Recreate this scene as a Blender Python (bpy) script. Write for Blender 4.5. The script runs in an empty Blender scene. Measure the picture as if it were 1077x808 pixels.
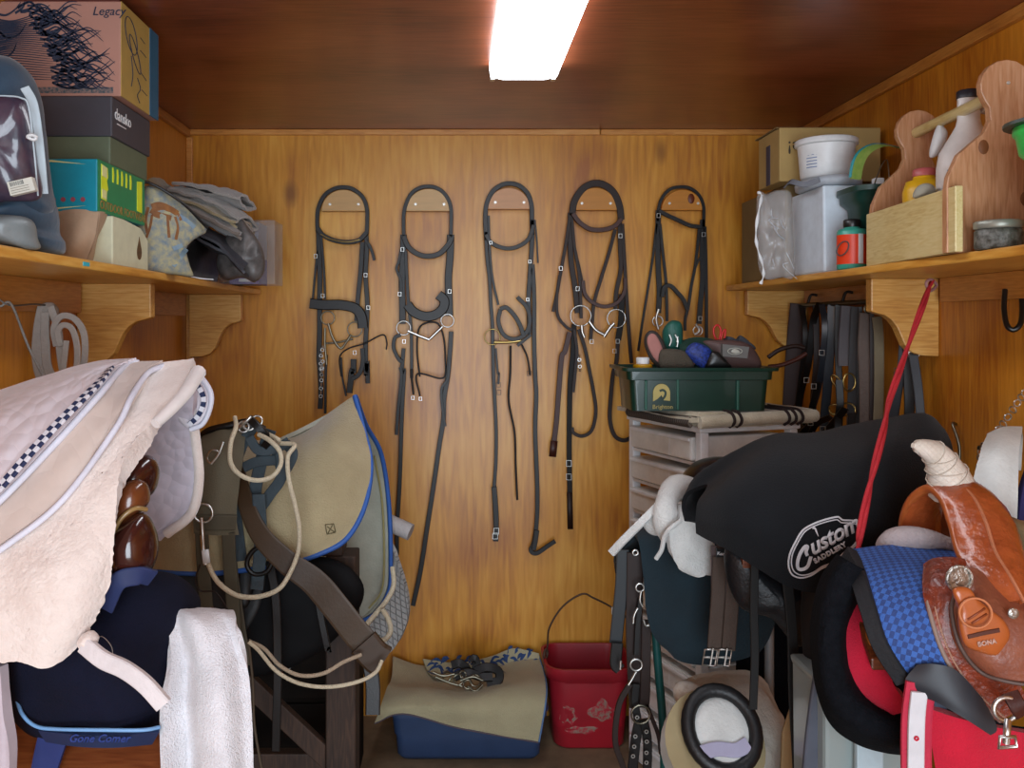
import bpy, bmesh, math, random
from mathutils import Vector, Matrix, noise as mn
from mathutils.bvhtree import BVHTree
random.seed(7)
S = bpy.context.scene; COL = S.collection; PI = math.pi
# ---------------------------------------------------------------- camera, world, light, exposure
cd = bpy.data.cameras.new('camera'); cam = bpy.data.objects.new('camera', cd); COL.objects.link(cam)
cam.location = (0, 0, 1.5); cam.rotation_euler = (PI/2, 0, 0)
cd.sensor_width = 36; cd.lens = 950/1077*36; cd.shift_x = 59.5/1077; cd.shift_y = -64/1077
cd.clip_start = .05
S.camera = cam
w = bpy.data.worlds.new('daylight'); S.world = w; w.use_nodes = True
w.node_tree.nodes['Background'].inputs[0].default_value = (.80, .90, 1, 1)
w.node_tree.nodes['Background'].inputs[1].default_value = 1.0
ld = bpy.data.lights.new('doorway_daylight', 'AREA'); lo = bpy.data.objects.new('doorway_daylight', ld)
COL.objects.link(lo); ld.shape = 'RECTANGLE'; ld.size = 1.5; ld.size_y = 1.95
ld.energy = 56; ld.color = (.80, .90, 1)
lo.location = (.1, -1.15, 1.12); lo.rotation_euler = (PI/2, 0, 0)
LAMP = 7.0
S.view_settings.view_transform = 'Standard'; S.view_settings.look = 'None'
S.view_settings.gamma = 1; S.view_settings.use_curve_mapping = False
S.view_settings.exposure = 0.52

# ---------------------------------------------------------------- helpers
def P(x, y, d): return Vector(((x-479)*d/950, d, 1.5-(y-340)*d/950))
def C(ox, oy, s): return lambda x, y, d: P(ox+x/s, oy+y/s, d)
def hexc(h):
    h = h.lstrip('#'); v = [int(h[i:i+2], 16)/255 for i in (0, 2, 4)]
    return tuple((c/12.92 if c <= .04045 else ((c+.055)/1.055)**2.4) for c in v)+(1,)
def nnode(m, t, **k):
    n = m.node_tree.nodes.new(t)
    for a, b in k.items():
        if a.startswith('_'): n.inputs[a[1:].replace('_', ' ')].default_value = b
        else: setattr(n, a, b)
    return n
def mat(name, col, rough=.6, metal=0, col2=None, nscale=20, vary=.5, bump=0, bscale=150, sheen=0,
        coat=0, stretch=None, alpha=1, trans=0, pattern=None, pcol=None, pscale=60, pbump=0, prot=0, emit=0, spec=.5):
    m = bpy.data.materials.new(name); m.use_nodes = True; L = m.node_tree.links
    b = m.node_tree.nodes['Principled BSDF']
    b.inputs['Roughness'].default_value = rough; b.inputs['Metallic'].default_value = metal
    b.inputs['Sheen Weight'].default_value = sheen; b.inputs['Coat Weight'].default_value = coat
    b.inputs['Transmission Weight'].default_value = trans; b.inputs['Alpha'].default_value = alpha
    b.inputs['Specular IOR Level'].default_value = spec
    c1 = hexc(col)
    c2 = hexc(col2) if col2 else tuple(x*.78 for x in c1[:3])+(1,)
    tc = nnode(m, 'ShaderNodeTexCoord')
    mp = nnode(m, 'ShaderNodeMapping')
    L.new(tc.outputs['Object'], mp.inputs[0])
    if stretch: mp.inputs['Scale'].default_value = stretch
    n = nnode(m, 'ShaderNodeTexNoise', _Scale=nscale, _Detail=5.0, _Roughness=.6)
    L.new(mp.outputs[0], n.inputs['Vector'])
    rp = nnode(m, 'ShaderNodeValToRGB')
    rp.color_ramp.elements[0].position = .5-.25/max(vary, .05)*.5; rp.color_ramp.elements[1].position = .5+.25/max(vary, .05)*.5
    rp.color_ramp.elements[0].color = c2; rp.color_ramp.elements[1].color = c1
    L.new(n.outputs['Fac'], rp.inputs[0]); cout = rp.outputs[0]
    h = None
    if pattern:
        if pattern == 'check':
            t = nnode(m, 'ShaderNodeTexChecker', _Scale=pscale); f = t.outputs['Fac']
        elif pattern == 'brick':
            t = nnode(m, 'ShaderNodeTexBrick', _Scale=pscale); t.offset = 0; t.inputs['Mortar Size'].default_value = .06
            t.inputs['Brick Width'].default_value = .5; t.inputs['Row Height'].default_value = .5; t.inputs['Mortar Smooth'].default_value = 1.0
            f = t.outputs['Fac']
        elif pattern == 'voronoi':
            t = nnode(m, 'ShaderNodeTexVoronoi', _Scale=pscale); f = t.outputs['Distance']
        elif pattern == 'wave':
            t = nnode(m, 'ShaderNodeTexWave', _Scale=pscale, _Distortion=1.0); f = t.outputs['Fac']
        mr = nnode(m, 'ShaderNodeMapping'); mr.inputs['Rotation'].default_value = (0, 0, prot); L.new(tc.outputs['UV'], mr.inputs[0])
        L.new(mr.outputs[0], t.inputs['Vector'])
        if pcol:
            mx = nnode(m, 'ShaderNodeMix', data_type='RGBA')
            rr = nnode(m, 'ShaderNodeValToRGB'); rr.color_ramp.elements[0].position = .35; rr.color_ramp.elements[1].position = .5
            L.new(f, rr.inputs[0]); L.new(rr.outputs[0], mx.inputs['Factor'])
            L.new(cout, mx.inputs[6]); mx.inputs[7].default_value = hexc(pcol); cout = mx.outputs[2]
        h = f
    L.new(cout, b.inputs['Base Color'])
    if bump:
        n2 = nnode(m, 'ShaderNodeTexNoise', _Scale=bscale, _Detail=3.0); L.new(mp.outputs[0], n2.inputs['Vector'])
        bp = nnode(m, 'ShaderNodeBump', _Strength=bump, _Distance=.004); L.new(n2.outputs['Fac'], bp.inputs['Height'])
        nm = bp.outputs[0]
        L.new(nm, b.inputs['Normal'])
    if pbump and h:
        bq = nnode(m, 'ShaderNodeBump', _Strength=abs(pbump), _Distance=.008); bq.invert = pbump < 0
        L.new(h, bq.inputs['Height'])
        if bump: L.new(bp.outputs[0], bq.inputs['Normal'])
        L.new(bq.outputs[0], b.inputs['Normal'])
    if emit:
        b.inputs['Emission Color'].default_value = c1; b.inputs['Emission Strength'].default_value = emit
    return m
def wood(name, dark, mid, light, axis='z', scale=1.0, rough=.38, knots=True, contrast=1.0, coat=.15):
    m = bpy.data.materials.new(name); m.use_nodes = True; L = m.node_tree.links
    b = m.node_tree.nodes['Principled BSDF']; b.inputs['Roughness'].default_value = rough
    b.inputs['Coat Weight'].default_value = coat; b.inputs['Coat Roughness'].default_value = .3
    tc = nnode(m, 'ShaderNodeTexCoord'); mp = nnode(m, 'ShaderNodeMapping'); L.new(tc.outputs['Object'], mp.inputs[0])
    k = {'x': (.1, 1, 1), 'y': (1, .1, 1), 'z': (1, 1, .1)}[axis]
    mp.inputs['Scale'].default_value = tuple(v*scale for v in k)
    n1 = nnode(m, 'ShaderNodeTexNoise', _Scale=4.5, _Detail=4.0, _Roughness=.55); L.new(mp.outputs[0], n1.inputs['Vector'])
    # growth rings: contour lines of the broad noise give the wavy plywood figure
    mu = nnode(m, 'ShaderNodeMath', operation='MULTIPLY'); mu.inputs[1].default_value = 16.0; L.new(n1.outputs['Fac'], mu.inputs[0])
    sn = nnode(m, 'ShaderNodeMath', operation='SINE'); mu2 = nnode(m, 'ShaderNodeMath', operation='MULTIPLY'); mu2.inputs[1].default_value = 6.28
    L.new(mu.outputs[0], mu2.inputs[0]); L.new(mu2.outputs[0], sn.inputs[0])
    n2 = nnode(m, 'ShaderNodeTexNoise', _Scale=70.0, _Detail=3.0); L.new(mp.outputs[0], n2.inputs['Vector'])
    n3 = nnode(m, 'ShaderNodeTexNoise', _Scale=2.2, _Detail=2.0); L.new(tc.outputs['Object'], n3.inputs['Vector'])
    def ma(a, k_, b_, op='MULTIPLY_ADD'):
        q = nnode(m, 'ShaderNodeMath', operation=op); L.new(a, q.inputs[0]); q.inputs[1].default_value = k_
        if isinstance(b_, float): q.inputs[2].default_value = b_
        else: L.new(b_, q.inputs[2])
        return q.outputs[0]
    v = ma(sn.outputs[0], .055*contrast, .0)
    v = ma(n2.outputs['Fac'], .45*contrast, v)
    v = ma(n3.outputs['Fac'], .75, v)
    v = ma(n1.outputs['Fac'], .35, v)
    rp = nnode(m, 'ShaderNodeValToRGB'); cr_ = rp.color_ramp
    cr_.elements[0].position = .50; cr_.elements[0].color = hexc(dark); cr_.elements[1].position = 1.02; cr_.elements[1].color = hexc(light)
    e = cr_.elements.new(.74); e.color = hexc(mid)
    L.new(v, rp.inputs[0]); co = rp.outputs[0]
    if knots:
        vo = nnode(m, 'ShaderNodeTexVoronoi', _Scale=2.6); mk = nnode(m, 'ShaderNodeMapping'); L.new(tc.outputs['Object'], mk.inputs[0])
        mk.inputs['Scale'].default_value = {'x': (.7, 1, 1.4), 'y': (1, .7, 1), 'z': (1.3, 1, .7)}[axis]
        L.new(mk.outputs[0], vo.inputs['Vector'])
        kr = nnode(m, 'ShaderNodeValToRGB'); kr.color_ramp.elements[0].position = .035; kr.color_ramp.elements[1].position = .12
        kr.color_ramp.elements[0].color = (.75, .75, .75, 1); kr.color_ramp.elements[1].color = (0, 0, 0, 1)
        L.new(vo.outputs['Distance'], kr.inputs[0])
        mx = nnode(m, 'ShaderNodeMix', data_type='RGBA'); L.new(kr.outputs[0], mx.inputs['Factor']); L.new(co, mx.inputs[6])
        mx.inputs[7].default_value = tuple(x*.45 for x in hexc(dark)[:3])+(1,); co = mx.outputs[2]
    L.new(co, b.inputs['Base Color'])
    bp = nnode(m, 'ShaderNodeBump', _Strength=.15, _Distance=.002); L.new(n2.outputs['Fac'], bp.inputs['Height']); L.new(bp.outputs[0], b.inputs['Normal'])
    return m

def cr(pts, n=8, closed=False):
    """Catmull-Rom through pts, n samples per span"""
    pts = [Vector(p) for p in pts]; N = len(pts); out = []
    if N < 2: return pts
    def g(i):
        if closed: return pts[i % N]
        if i < 0: return pts[0]*2-pts[1]
        if i >= N: return pts[-1]*2-pts[-2]
        return pts[i]
    for i in range(N if closed else N-1):
        a, b, c, d = g(i-1), g(i), g(i+1), g(i+2)
        for k in range(n):
            t = k/n
            out.append(.5*((2*b)+(c-a)*t+(2*a-5*b+4*c-d)*t*t+(3*b-a-3*c+d)*t**3))
    if not closed: out.append(pts[-1].copy())
    return out
LOC = {}
def obj(name, bm, m, parent=None, smooth=True, kind=None, bevel=0):
    bmesh.ops.recalc_face_normals(bm, faces=bm.faces[:])
    me = bpy.data.meshes.new(name)
    if smooth:
        for e_ in bm.edges:
            if len(e_.link_faces) == 2 and e_.calc_face_angle(0) > math.radians(62): e_.smooth = False
    vs = bm.verts
    xs = [v.co.x for v in vs]; ys = [v.co.y for v in vs]; zs = [v.co.z for v in vs]
    o0 = Vector(((min(xs)+max(xs))/2, (min(ys)+max(ys))/2, min(zs)))
    for v in vs: v.co -= o0
    bm.to_mesh(me); bm.free()
    if smooth:
        for p in me.polygons: p.use_smooth = True
    ms = m if isinstance(m, (list, tuple)) else [m]
    for q in ms: me.materials.append(q)
    o = bpy.data.objects.new(name, me); COL.objects.link(o); LOC[o.name] = o0
    if parent: o.parent = parent; o.location = o0-LOC[parent.name]
    else: o.location = o0
    if kind: o['kind'] = kind
    if bevel:
        bv = o.modifiers.new('bevel', 'BEVEL'); bv.width = bevel; bv.segments = 2; bv.limit_method = 'ANGLE'
    return o
def thing(name, label, cat, loc, group=None):
    o = bpy.data.objects.new(name, None); COL.objects.link(o); o.empty_display_size = .05
    o.location = loc; LOC[o.name] = Vector(loc); o['label'] = label; o['category'] = cat
    if group: o['group'] = group
    return o
def tag(o, label, cat, group=None, kind=None):
    o['label'] = label; o['category'] = cat
    if group: o['group'] = group
    if kind: o['kind'] = kind
    return o
def lab(o, l): o['label'] = l; return o
def dup(root, delta, label, group=None):
    r = root.copy(); COL.objects.link(r); r.location = Vector(root.location)+Vector(delta); r['label'] = label
    LOC[r.name] = LOC[root.name]+Vector(delta)
    if group: r['group'] = group
    for ch in list(root.children):
        c = ch.copy(); COL.objects.link(c); c.parent = r
        for g in ch.children:
            d = g.copy(); COL.objects.link(d); d.parent = c
    return r
def NB():
    bm = bmesh.new(); bm.loops.layers.uv.new('UVMap'); return bm
def box(bm, a, b, M=None):
    a = Vector(a); b = Vector(b); vs = []
    for z in (a.z, b.z):
        for x, y in ((a.x, a.y), (b.x, a.y), (b.x, b.y), (a.x, b.y)):
            v = Vector((x, y, z)); vs.append(bm.verts.new(M @ v if M else v))
    for f in ((3, 2, 1, 0), (4, 5, 6, 7), (0, 1, 5, 4), (1, 2, 6, 5), (2, 3, 7, 6), (3, 0, 4, 7)):
        bm.faces.new([vs[i] for i in f])
    return bm
def frames(pts, closed=False):
    n = len(pts); T = []
    for i in range(n):
        a = pts[(i-1) % n] if closed or i > 0 else pts[0]; b = pts[(i+1) % n] if closed or i < n-1 else pts[-1]
        t = b-a; T.append(t.normalized() if t.length > 1e-9 else Vector((0, 0, 1)))
    up = Vector((0, 1, 0)) if abs(T[0].y) < .9 else Vector((0, 0, 1))
    N = [(up-T[0]*up.dot(T[0])).normalized()]
    for i in range(1, n):
        v = N[-1]-T[i]*N[-1].dot(T[i]); N.append(v.normalized() if v.length > 1e-6 else N[-1])
    return T, N
def tube(bm, pts, r, seg=8, closed=False, n=6, smooth=True, flat=1.0):
    pts = cr(pts, n, closed) if smooth and len(pts) > 2 else [Vector(p) for p in pts]
    T, N = frames(pts, closed); rings = []; L = len(pts)
    for i, p in enumerate(pts):
        rr = r(i/(L-1)) if callable(r) else r
        B = T[i].cross(N[i]); rings.append([bm.verts.new(p+N[i]*rr*flat*math.cos(a)+B*rr*math.sin(a)) for a in [2*PI*k/seg for k in range(seg)]])
    for i in range(L if closed else L-1):
        A, Bq = rings[i], rings[(i+1) % L]
        for k in range(seg): bm.faces.new((A[k], A[(k+1) % seg], Bq[(k+1) % seg], Bq[k]))
    if not closed: bm.faces.new(rings[0][::-1]); bm.faces.new(rings[-1])
    return bm
def ring(bm, c, R, r, n=(0, 1, 0), seg=20, rs=6, sx=1, sz=1):
    n = Vector(n).normalized(); u = n.orthogonal().normalized() if abs(n.y) < .9 else Vector((1, 0, 0)); v = n.cross(u)
    return tube(bm, [c+u*R*sx*math.cos(2*PI*k/seg)+v*R*sz*math.sin(2*PI*k/seg) for k in range(seg)], r, rs, True, smooth=False)
def strap(bm, pts, w, t=.004, n=(0, -1, 0), k=6, closed=False):
    """flat strap: width w lies across both the path and the facing direction n; w may vary along it"""
    pts = cr(pts, k, closed) if len(pts) > 2 else [Vector(p) for p in pts]
    n = Vector(n).normalized(); T, _ = frames(pts, closed); rings = []; L = len(pts)
    uv = bm.loops.layers.uv.active; acc = [0]
    for i in range(1, L): acc.append(acc[-1]+(pts[i]-pts[i-1]).length)
    prev = None
    for i, p in enumerate(pts):
        ww = w(i/(L-1)) if callable(w) else w
        s = T[i].cross(n)
        if s.length < .15: s = prev if prev else Vector((1, 0, 0))
        s = s.normalized(); prev = s; nn = s.cross(T[i]).normalized()
        if nn.dot(n) < 0: nn = -nn
        q = []
        for a, b in ((-.5, .3), (-.42, .5), (.42, .5), (.5, .3), (.5, -.5), (-.5, -.5)): q.append(bm.verts.new(p+s*a*ww+nn*b*t))
        rings.append(q)
    for i in range(L if closed else L-1):
        A, B = rings[i], rings[(i+1) % L]
        for k_ in range(6):
            f = bm.faces.new((A[k_], A[(k_+1) % 6], B[(k_+1) % 6], B[k_]))
            for e_ in f.edges:
                if (e_.verts[0] in A) != (e_.verts[1] in A): e_.smooth = False
            if uv:
                us = [0, .1, .9, 1, 1, 0, 0]; ww = w if not callable(w) else .02
                v1 = acc[i]; v2 = acc[i+1] if i+1 < L else acc[i]+.01
                for lp, (a, b) in zip(f.loops, ((us[k_]*ww, v1), (us[k_+1]*ww, v1), (us[k_+1]*ww, v2), (us[k_]*ww, v2))): lp[uv].uv = (a, b)
    if not closed: bm.faces.new(rings[0][::-1]); bm.faces.new(rings[-1])
    return bm
def sheet(bm, rows, th=.012, nu=8, nv=8, amp=0, freq=12, seed=0, fuzz=0, keep=None):
    """rows of control points -> smooth cloth surface with real thickness; returns top grid"""
    R = [cr(r, nu) for r in rows]; W = len(R[0]); colsv = [cr([r[i] for r in R], nv) for i in range(W)]
    H = len(colsv[0]); G = [[colsv[i][j].copy() for i in range(W)] for j in range(H)]
    def nor(G, j, i):
        a = G[min(j+1, H-1)][i]-G[max(j-1, 0)][i]; b = G[j][min(i+1, W-1)]-G[j][max(i-1, 0)]
        c = a.cross(b); return c.normalized() if c.length > 1e-12 else Vector((0, -1, 0))
    NN = [[nor(G, j, i) for i in range(W)] for j in range(H)]
    o = Vector((seed*3.1, seed*1.7, seed))
    if amp or fuzz:
        for j in range(H):
            for i in range(W):
                p = G[j][i]; k_ = min(1, .15+min(i, W-1-i, j, H-1-j)/4); d = amp*mn.noise(p*freq+o)+amp*.5*mn.noise(p*freq*2.3+o)
                d *= 1 if not fuzz else k_
                if fuzz: d += k_*fuzz*mn.noise(p*120+o)
                G[j][i] = p+NN[j][i]*d
        NN = [[nor(G, j, i) for i in range(W)] for j in range(H)]
    U = [[0]*W for _ in range(H)]; V = [[0]*W for _ in range(H)]
    for j in range(H):
        for i in range(W):
            if i: U[j][i] = U[j][i-1]+(G[j][i]-G[j][i-1]).length
            if j: V[j][i] = V[j-1][i]+(G[j][i]-G[j-1][i]).length
    A = [[bm.verts.new(G[j][i]+NN[j][i]*th/2) for i in range(W)] for j in range(H)]
    B = [[bm.verts.new(G[j][i]-NN[j][i]*th/2) for i in range(W)] for j in range(H)]
    uv = bm.loops.layers.uv.active
    def f4(vs, ij):
        try: f = bm.faces.new(vs)
        except ValueError: return
        if uv:
            for lp, (j, i) in zip(f.loops, ij): lp[uv].uv = (U[j][i], V[j][i])
    for j in range(H-1):
        for i in range(W-1):
            q = [(j, i), (j, i+1), (j+1, i+1), (j+1, i)]
            f4([A[a][b] for a, b in q], q); f4([B[a][b] for a, b in q[::-1]], q[::-1])
    bd = [(0, i) for i in range(W)]+[(j, W-1) for j in range(1, H)]+[(H-1, i) for i in range(W-2, -1, -1)]+[(j, 0) for j in range(H-2, 0, -1)]
    for k in range(len(bd)):
        a, b = bd[k], bd[(k+1) % len(bd)]; f4([A[a[0]][a[1]], B[a[0]][a[1]], B[b[0]][b[1]], A[b[0]][b[1]]], [a, a, b, b])
    return G
def drape(cols, yr, back=1.0, yc=1.0):
    """columns hem->ridge; add the far half mirrored about depth yr (hem raised/lowered by factor back)"""
    out = []
    for c in cols:
        c = [Vector(p) for p in c]
        m = [Vector((p.x, yr+(yr-p.y)*yc, c[-1].z+(p.z-c[-1].z)*back)) for p in c[:-1]]
        out.append(c+m[::-1])
    return out
def pillow(bm, pts, n, t, e=2.0, K=7, k=6, closed=True, smooth=True, amp=0, freq=15, seed=0, c=None, back=1.0):
    """inflated body with the given (star-shaped) outline, thickness t along n; high e = slab with round rim"""
    O = cr(pts, k, True) if smooth else [Vector(p) for p in pts]
    n = Vector(n).normalized(); N = len(O)
    c = Vector(c) if c else sum(O, Vector())/N
    so = Vector((seed*2.3, seed, 1)); uv = bm.loops.layers.uv.active
    def lay(sgn, f):
        rs = []
        for q in range(1, K+1):
            s = math.cos(PI/2*q/K); h = (max(0, 1-s**e))**.5*sgn*t/2*f; row = []
            for p in O:
                x = c+(p-c)*s+n*h
                if amp: x = x+n*sgn*amp*(mn.noise(x*freq+so)+.5*mn.noise(x*freq*2.2+so))*(1-s**6 if q < K else 1)
                row.append(x)
            rs.append(row)
        return rs
    base = [bm.verts.new(p) for p in O]; g = n.orthogonal().normalized(); g2 = n.cross(g)
    for sgn, f in ((1, 1), (-1, back)):
        prev = base
        L = lay(sgn, f)
        for row in L[:-1]:
            cur = [bm.verts.new(x) for x in row]
            for i in range(N): bm.faces.new((prev[i], prev[(i+1) % N], cur[(i+1) % N], cur[i]))
            prev = cur
        cv = bm.verts.new(sum(L[-1], Vector())/N)
        for i in range(N): bm.faces.new((prev[i], prev[(i+1) % N], cv))
    if uv:
        for f_ in bm.faces:
            for lp in f_.loops: lp[uv].uv = (lp.vert.co.dot(g), lp.vert.co.dot(g2))
    return bm
def prism(bm, pts, n, t, k=0, M=None):
    """extrude a closed planar outline by t along n"""
    O = cr(pts, k, True) if k else [Vector(p) for p in pts]
    n = Vector(n).normalized(); a = [bm.verts.new(p) for p in O]; b = [bm.verts.new(p+n*t) for p in O]
    N = len(O); bm.faces.new(a[::-1]); bm.faces.new(b)
    for i in range(N): bm.faces.new((a[i], a[(i+1) % N], b[(i+1) % N], b[i]))
    return bm
def lathe(bm, c, prof, seg=24, M=None, sx=1, sy=1, sq=0):
    """prof: (radius, z) list around a vertical axis at c; sq squares the section"""
    c = Vector(c); rings = []
    for r, z in prof:
        row = []
        for k in range(seg):
            a = 2*PI*k/seg; x, y = math.cos(a), math.sin(a)
            if sq: f = (abs(x)**sq+abs(y)**sq)**(-1/sq); x *= f; y *= f
            v = Vector((x*r*sx, y*r*sy, z)); v = M @ v if M else v
            row.append(bm.verts.new(c+v))
        rings.append(row)
    for i in range(len(rings)-1):
        A, B = rings[i], rings[i+1]
        for k in range(seg): bm.faces.new((A[k], A[(k+1) % seg], B[(k+1) % seg], B[k]))
    bm.faces.new(rings[0][::-1]); bm.faces.new(rings[-1])
    return bm
def loft(bm, rings, caps=True):
    R = [[bm.verts.new(p) for p in r] for r in rings]; N = len(R[0])
    for i in range(len(R)-1):
        for k in range(N): bm.faces.new((R[i][k], R[i][(k+1) % N], R[i+1][(k+1) % N], R[i+1][k]))
    if caps: bm.faces.new(R[0][::-1]); bm.faces.new(R[-1])
    return bm
def text(name, s, org, right, up, h, m, parent, shear=0, ext=.0008, bold=0, hit=None, spacing=1.0, out=None):
    cu = bpy.data.curves.new(name, 'FONT'); cu.body = s; cu.size = h; cu.shear = shear; cu.extrude = 0; cu.offset = bold; cu.space_character = spacing
    cu.resolution_u = 3
    to = bpy.data.objects.new(name+'_src', cu); COL.objects.link(to)
    dg = bpy.context.evaluated_depsgraph_get(); me = bpy.data.meshes.new_from_object(to.evaluated_get(dg))
    bpy.data.objects.remove(to)
    right = Vector(right).normalized(); up = Vector(up).normalized(); n = right.cross(up).normalized()
    bm = bmesh.new(); bm.from_mesh(me); bpy.data.meshes.remove(me)
    g = bmesh.ops.extrude_face_region(bm, geom=bm.faces[:]); new = {v for v in g['geom'] if isinstance(v, bmesh.types.BMVert)}
    org = Vector(org)
    for v in bm.verts:
        p = org+right*v.co.x+up*v.co.y
        lift = ext if v in new else 0
        if hit: p = hit(p)
        v.co = p+n*(lift+.0004)
    return obj(name, bm, m, parent, smooth=False)
def surf_hit(o, off=.0015):
    """project points along +Y onto an already built object"""
    me = o.data; l0 = LOC[o.name]
    bvh = BVHTree.FromPolygons([v.co+l0 for v in me.vertices], [tuple(p.vertices) for p in me.polygons])
    def f(p):
        e = Vector((0, 0, 1.5)); v = (Vector(p)-e).normalized(); a, b, c, d = bvh.ray_cast(e, v)
        return a-v*off if a else Vector(p)
    return f

# ---------------------------------------------------------------- materials
PLY = wood('honey plywood', '#a25c10', '#cc8a26', '#e6ae4a', 'z', 1.0, contrast=.75)
PLYD = wood('side plywood', '#a0560e', '#c88020', '#de983a', 'z', 1.6, contrast=.7)
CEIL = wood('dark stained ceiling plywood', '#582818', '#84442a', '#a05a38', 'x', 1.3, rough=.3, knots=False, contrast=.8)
PINE = wood('varnished pine', '#a8681e', '#cf9238', '#e2b058', 'y', 2.0)
PINEX = wood('pine board', '#b0702a', '#d09a4c', '#e6bc74', 'x', 2.5)
PINEZ = wood('pine upright', '#a8682a', '#cc9450', '#dfb070', 'z', 2.5)
TRIM = wood('trim pine', '#a86428', '#cc8a40', '#dca058', 'x', 3, knots=False)
TRIMY = wood('trim pine lengthwise', '#8c4c1c', '#b0702c', '#c88840', 'y', 3, knots=False)
DARKW = wood('old dark wood', '#1e120c', '#35241a', '#4c3526', 'z', 3, rough=.7, coat=0)
REDW = wood('red brown rack wood', '#4c200c', '#6e3618', '#824824', 'x', 3)
CADDY = wood('caddy pine', '#946038', '#b88660', '#cca280', 'z', 3)
CADDYF = wood('caddy pale pine', '#b89a58', '#d0bc80', '#dccc98', 'y', 3, knots=False)
BLK = mat('black leather', '#0e0a09', .42, bump=.1, bscale=300, spec=.4)
BLK2 = mat('worn black leather', '#171514', .6, bump=.1, bscale=300, spec=.3)
BRN = mat('dark brown leather', '#26150f', .5, bump=.1, bscale=300, spec=.35)
BRN2 = mat('red brown leather', '#40190f', .45, bump=.1, bscale=300, spec=.4)
STEEL = mat('steel', '#dcdcd8', .36, 1)
BRASS = mat('brass', '#a89058', .3, 1)
OLDM = mat('dull steel', '#8c8878', .35, 1)
SCREW = mat('zinc screw', '#d8d8d0', .4, .6)
WHT = mat('white plastic', '#e4e6e6', .4)
BLKP = mat('black plastic', '#141414', .35)
# ---------------------------------------------------------------- room shell
XL, XR, YB, YF, ZC = -1.025, 1.32, 3.45, -1.0, 2.238
def struct(n, bm, m, parent=None, **k):
    o = obj(n, bm, m, parent, **k)
    o['kind'] = 'structure'
    return o
FLOORM = mat('dusty concrete floor', '#8c7458', .85, col2='#5e4c38', nscale=6, bump=.3, bscale=60)
struct('floor', box(NB(), (XL-.1, YF-.6, -.08), (XR+.1, YB+.1, 0)), FLOORM, smooth=False)
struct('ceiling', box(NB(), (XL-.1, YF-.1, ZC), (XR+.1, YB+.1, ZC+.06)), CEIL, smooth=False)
bm = NB()
xs = .064
box(bm, (XL-.05, YB, 0), (xs-.0022, YB+.05, ZC)); box(bm, (xs+.0022, YB, 0), (XR+.05, YB+.05, ZC))
box(bm, (xs-.01, YB+.006, 0), (xs+.01, YB+.06, ZC))
struct('wall_back', bm, PLY, smooth=False)
struct('wall_left', box(NB(), (XL-.05, YF, 0), (XL, YB, ZC)), PLYD, smooth=False)
struct('wall_right', box(NB(), (XR, YF, 0), (XR+.05, YB, ZC)), PLYD, smooth=False)
bm = NB()                                   # the wall behind the camera with its open doorway
box(bm, (XL, YF-.05, 0), (-.7, YF, ZC)); box(bm, (.9, YF-.05, 0), (XR, YF, ZC)); box(bm, (-.7, YF-.05, 2.1), (.9, YF, ZC))
struct('wall_front', bm, PLYD, smooth=False)
struct('trim_1', box(NB(), (XL, YB-.016, ZC-.021), (.55, YB, ZC)), TRIM, smooth=False, bevel=.003)
struct('trim_2', box(NB(), (.553, YB-.016, ZC-.021), (XR, YB, ZC)), TRIM, smooth=False, bevel=.003)
struct('trim_3', box(NB(), (XR-.018, YF, ZC-.032), (XR, YB-.017, ZC)), TRIMY, smooth=False, bevel=.003)
struct('trim_4', box(NB(), (XL, YF, ZC-.03), (XL+.018, YB-.017, ZC)), TRIMY, smooth=False, bevel=.003)
struct('trim_5', box(NB(), (XL, YB-.014, 0), (XL+.024, YB, ZC-.03)), TRIM, smooth=False, bevel=.003)
# ---------------------------------------------------------------- ceiling light
t = thing('ceiling_light', 'long fluorescent ceiling light with a glowing white cover', 'ceiling light', (.19, 2.0, ZC))
LWM = mat('lamp diffuser', '#f4f8ff', .5, emit=LAMP)
LH = mat('lamp housing', '#e8ecf0', .4)
obj('housing', box(NB(), (.105, 1.38, ZC-.02), (.285, 2.6, ZC)), LH, t, smooth=False)
bm = NB(); prof = [(-.098, 0), (-.095, -.028), (-.06, -.036), (.06, -.036), (.095, -.028), (.098, 0)]
loft(bm, [[Vector((.195+a, y, ZC-.005+b)) for a, b in prof] for y in (1.39, 2.585)])
obj('diffuser', bm, LWM, t, smooth=False)
for x in (.105, .28):
    obj('end_clip', box(NB(), (x-.006, 2.58, ZC-.042), (x+.008, 2.605, ZC-.01)), STEEL, t, smooth=False, bevel=.002)
# ---------------------------------------------------------------- shelves with brackets
def bracket(name, x0, sx, y, zt, L, H, label, th=.035, m=PINEX, group=None):
    """ogee shelf bracket; x0 = wall plane, sx = direction into the room"""
    pr = [(0, 0), (L, 0), (L, -.42*H)]
    for u, v in ((.90, -.45), (.80, -.47), (.70, -.53), (.62, -.62), (.56, -.74), (.50, -.86), (.40, -.95), (.25, -.99), (.0, -1)): pr.append((L*u, H*v))
    bm = NB(); prism(bm, [Vector((x0+sx*a, y-th/2, zt+b)) for a, b in pr], (0, 1, 0), th)
    return tag(obj(name, bm, m, smooth=False, bevel=.003), label, 'shelf bracket', group)
ZL, ZR = 1.628, 1.642
SL, SR = -.738, 1.02
t = thing('wall_shelf', 'left varnished pine shelf holding boxes and the plastic-bagged blanket', 'shelf', (XL+.14, 2.2, ZL-.02))
obj('board', box(NB(), (XL+.002, .6, ZL-.02), (SL, YB-.018, ZL)), PINE, t, smooth=False, bevel=.004)
obj('cleat', box(NB(), (XL+.002, .62, ZL-.10), (XL+.022, 2.42, ZL-.021)), TRIMY, t, smooth=False)
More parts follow.
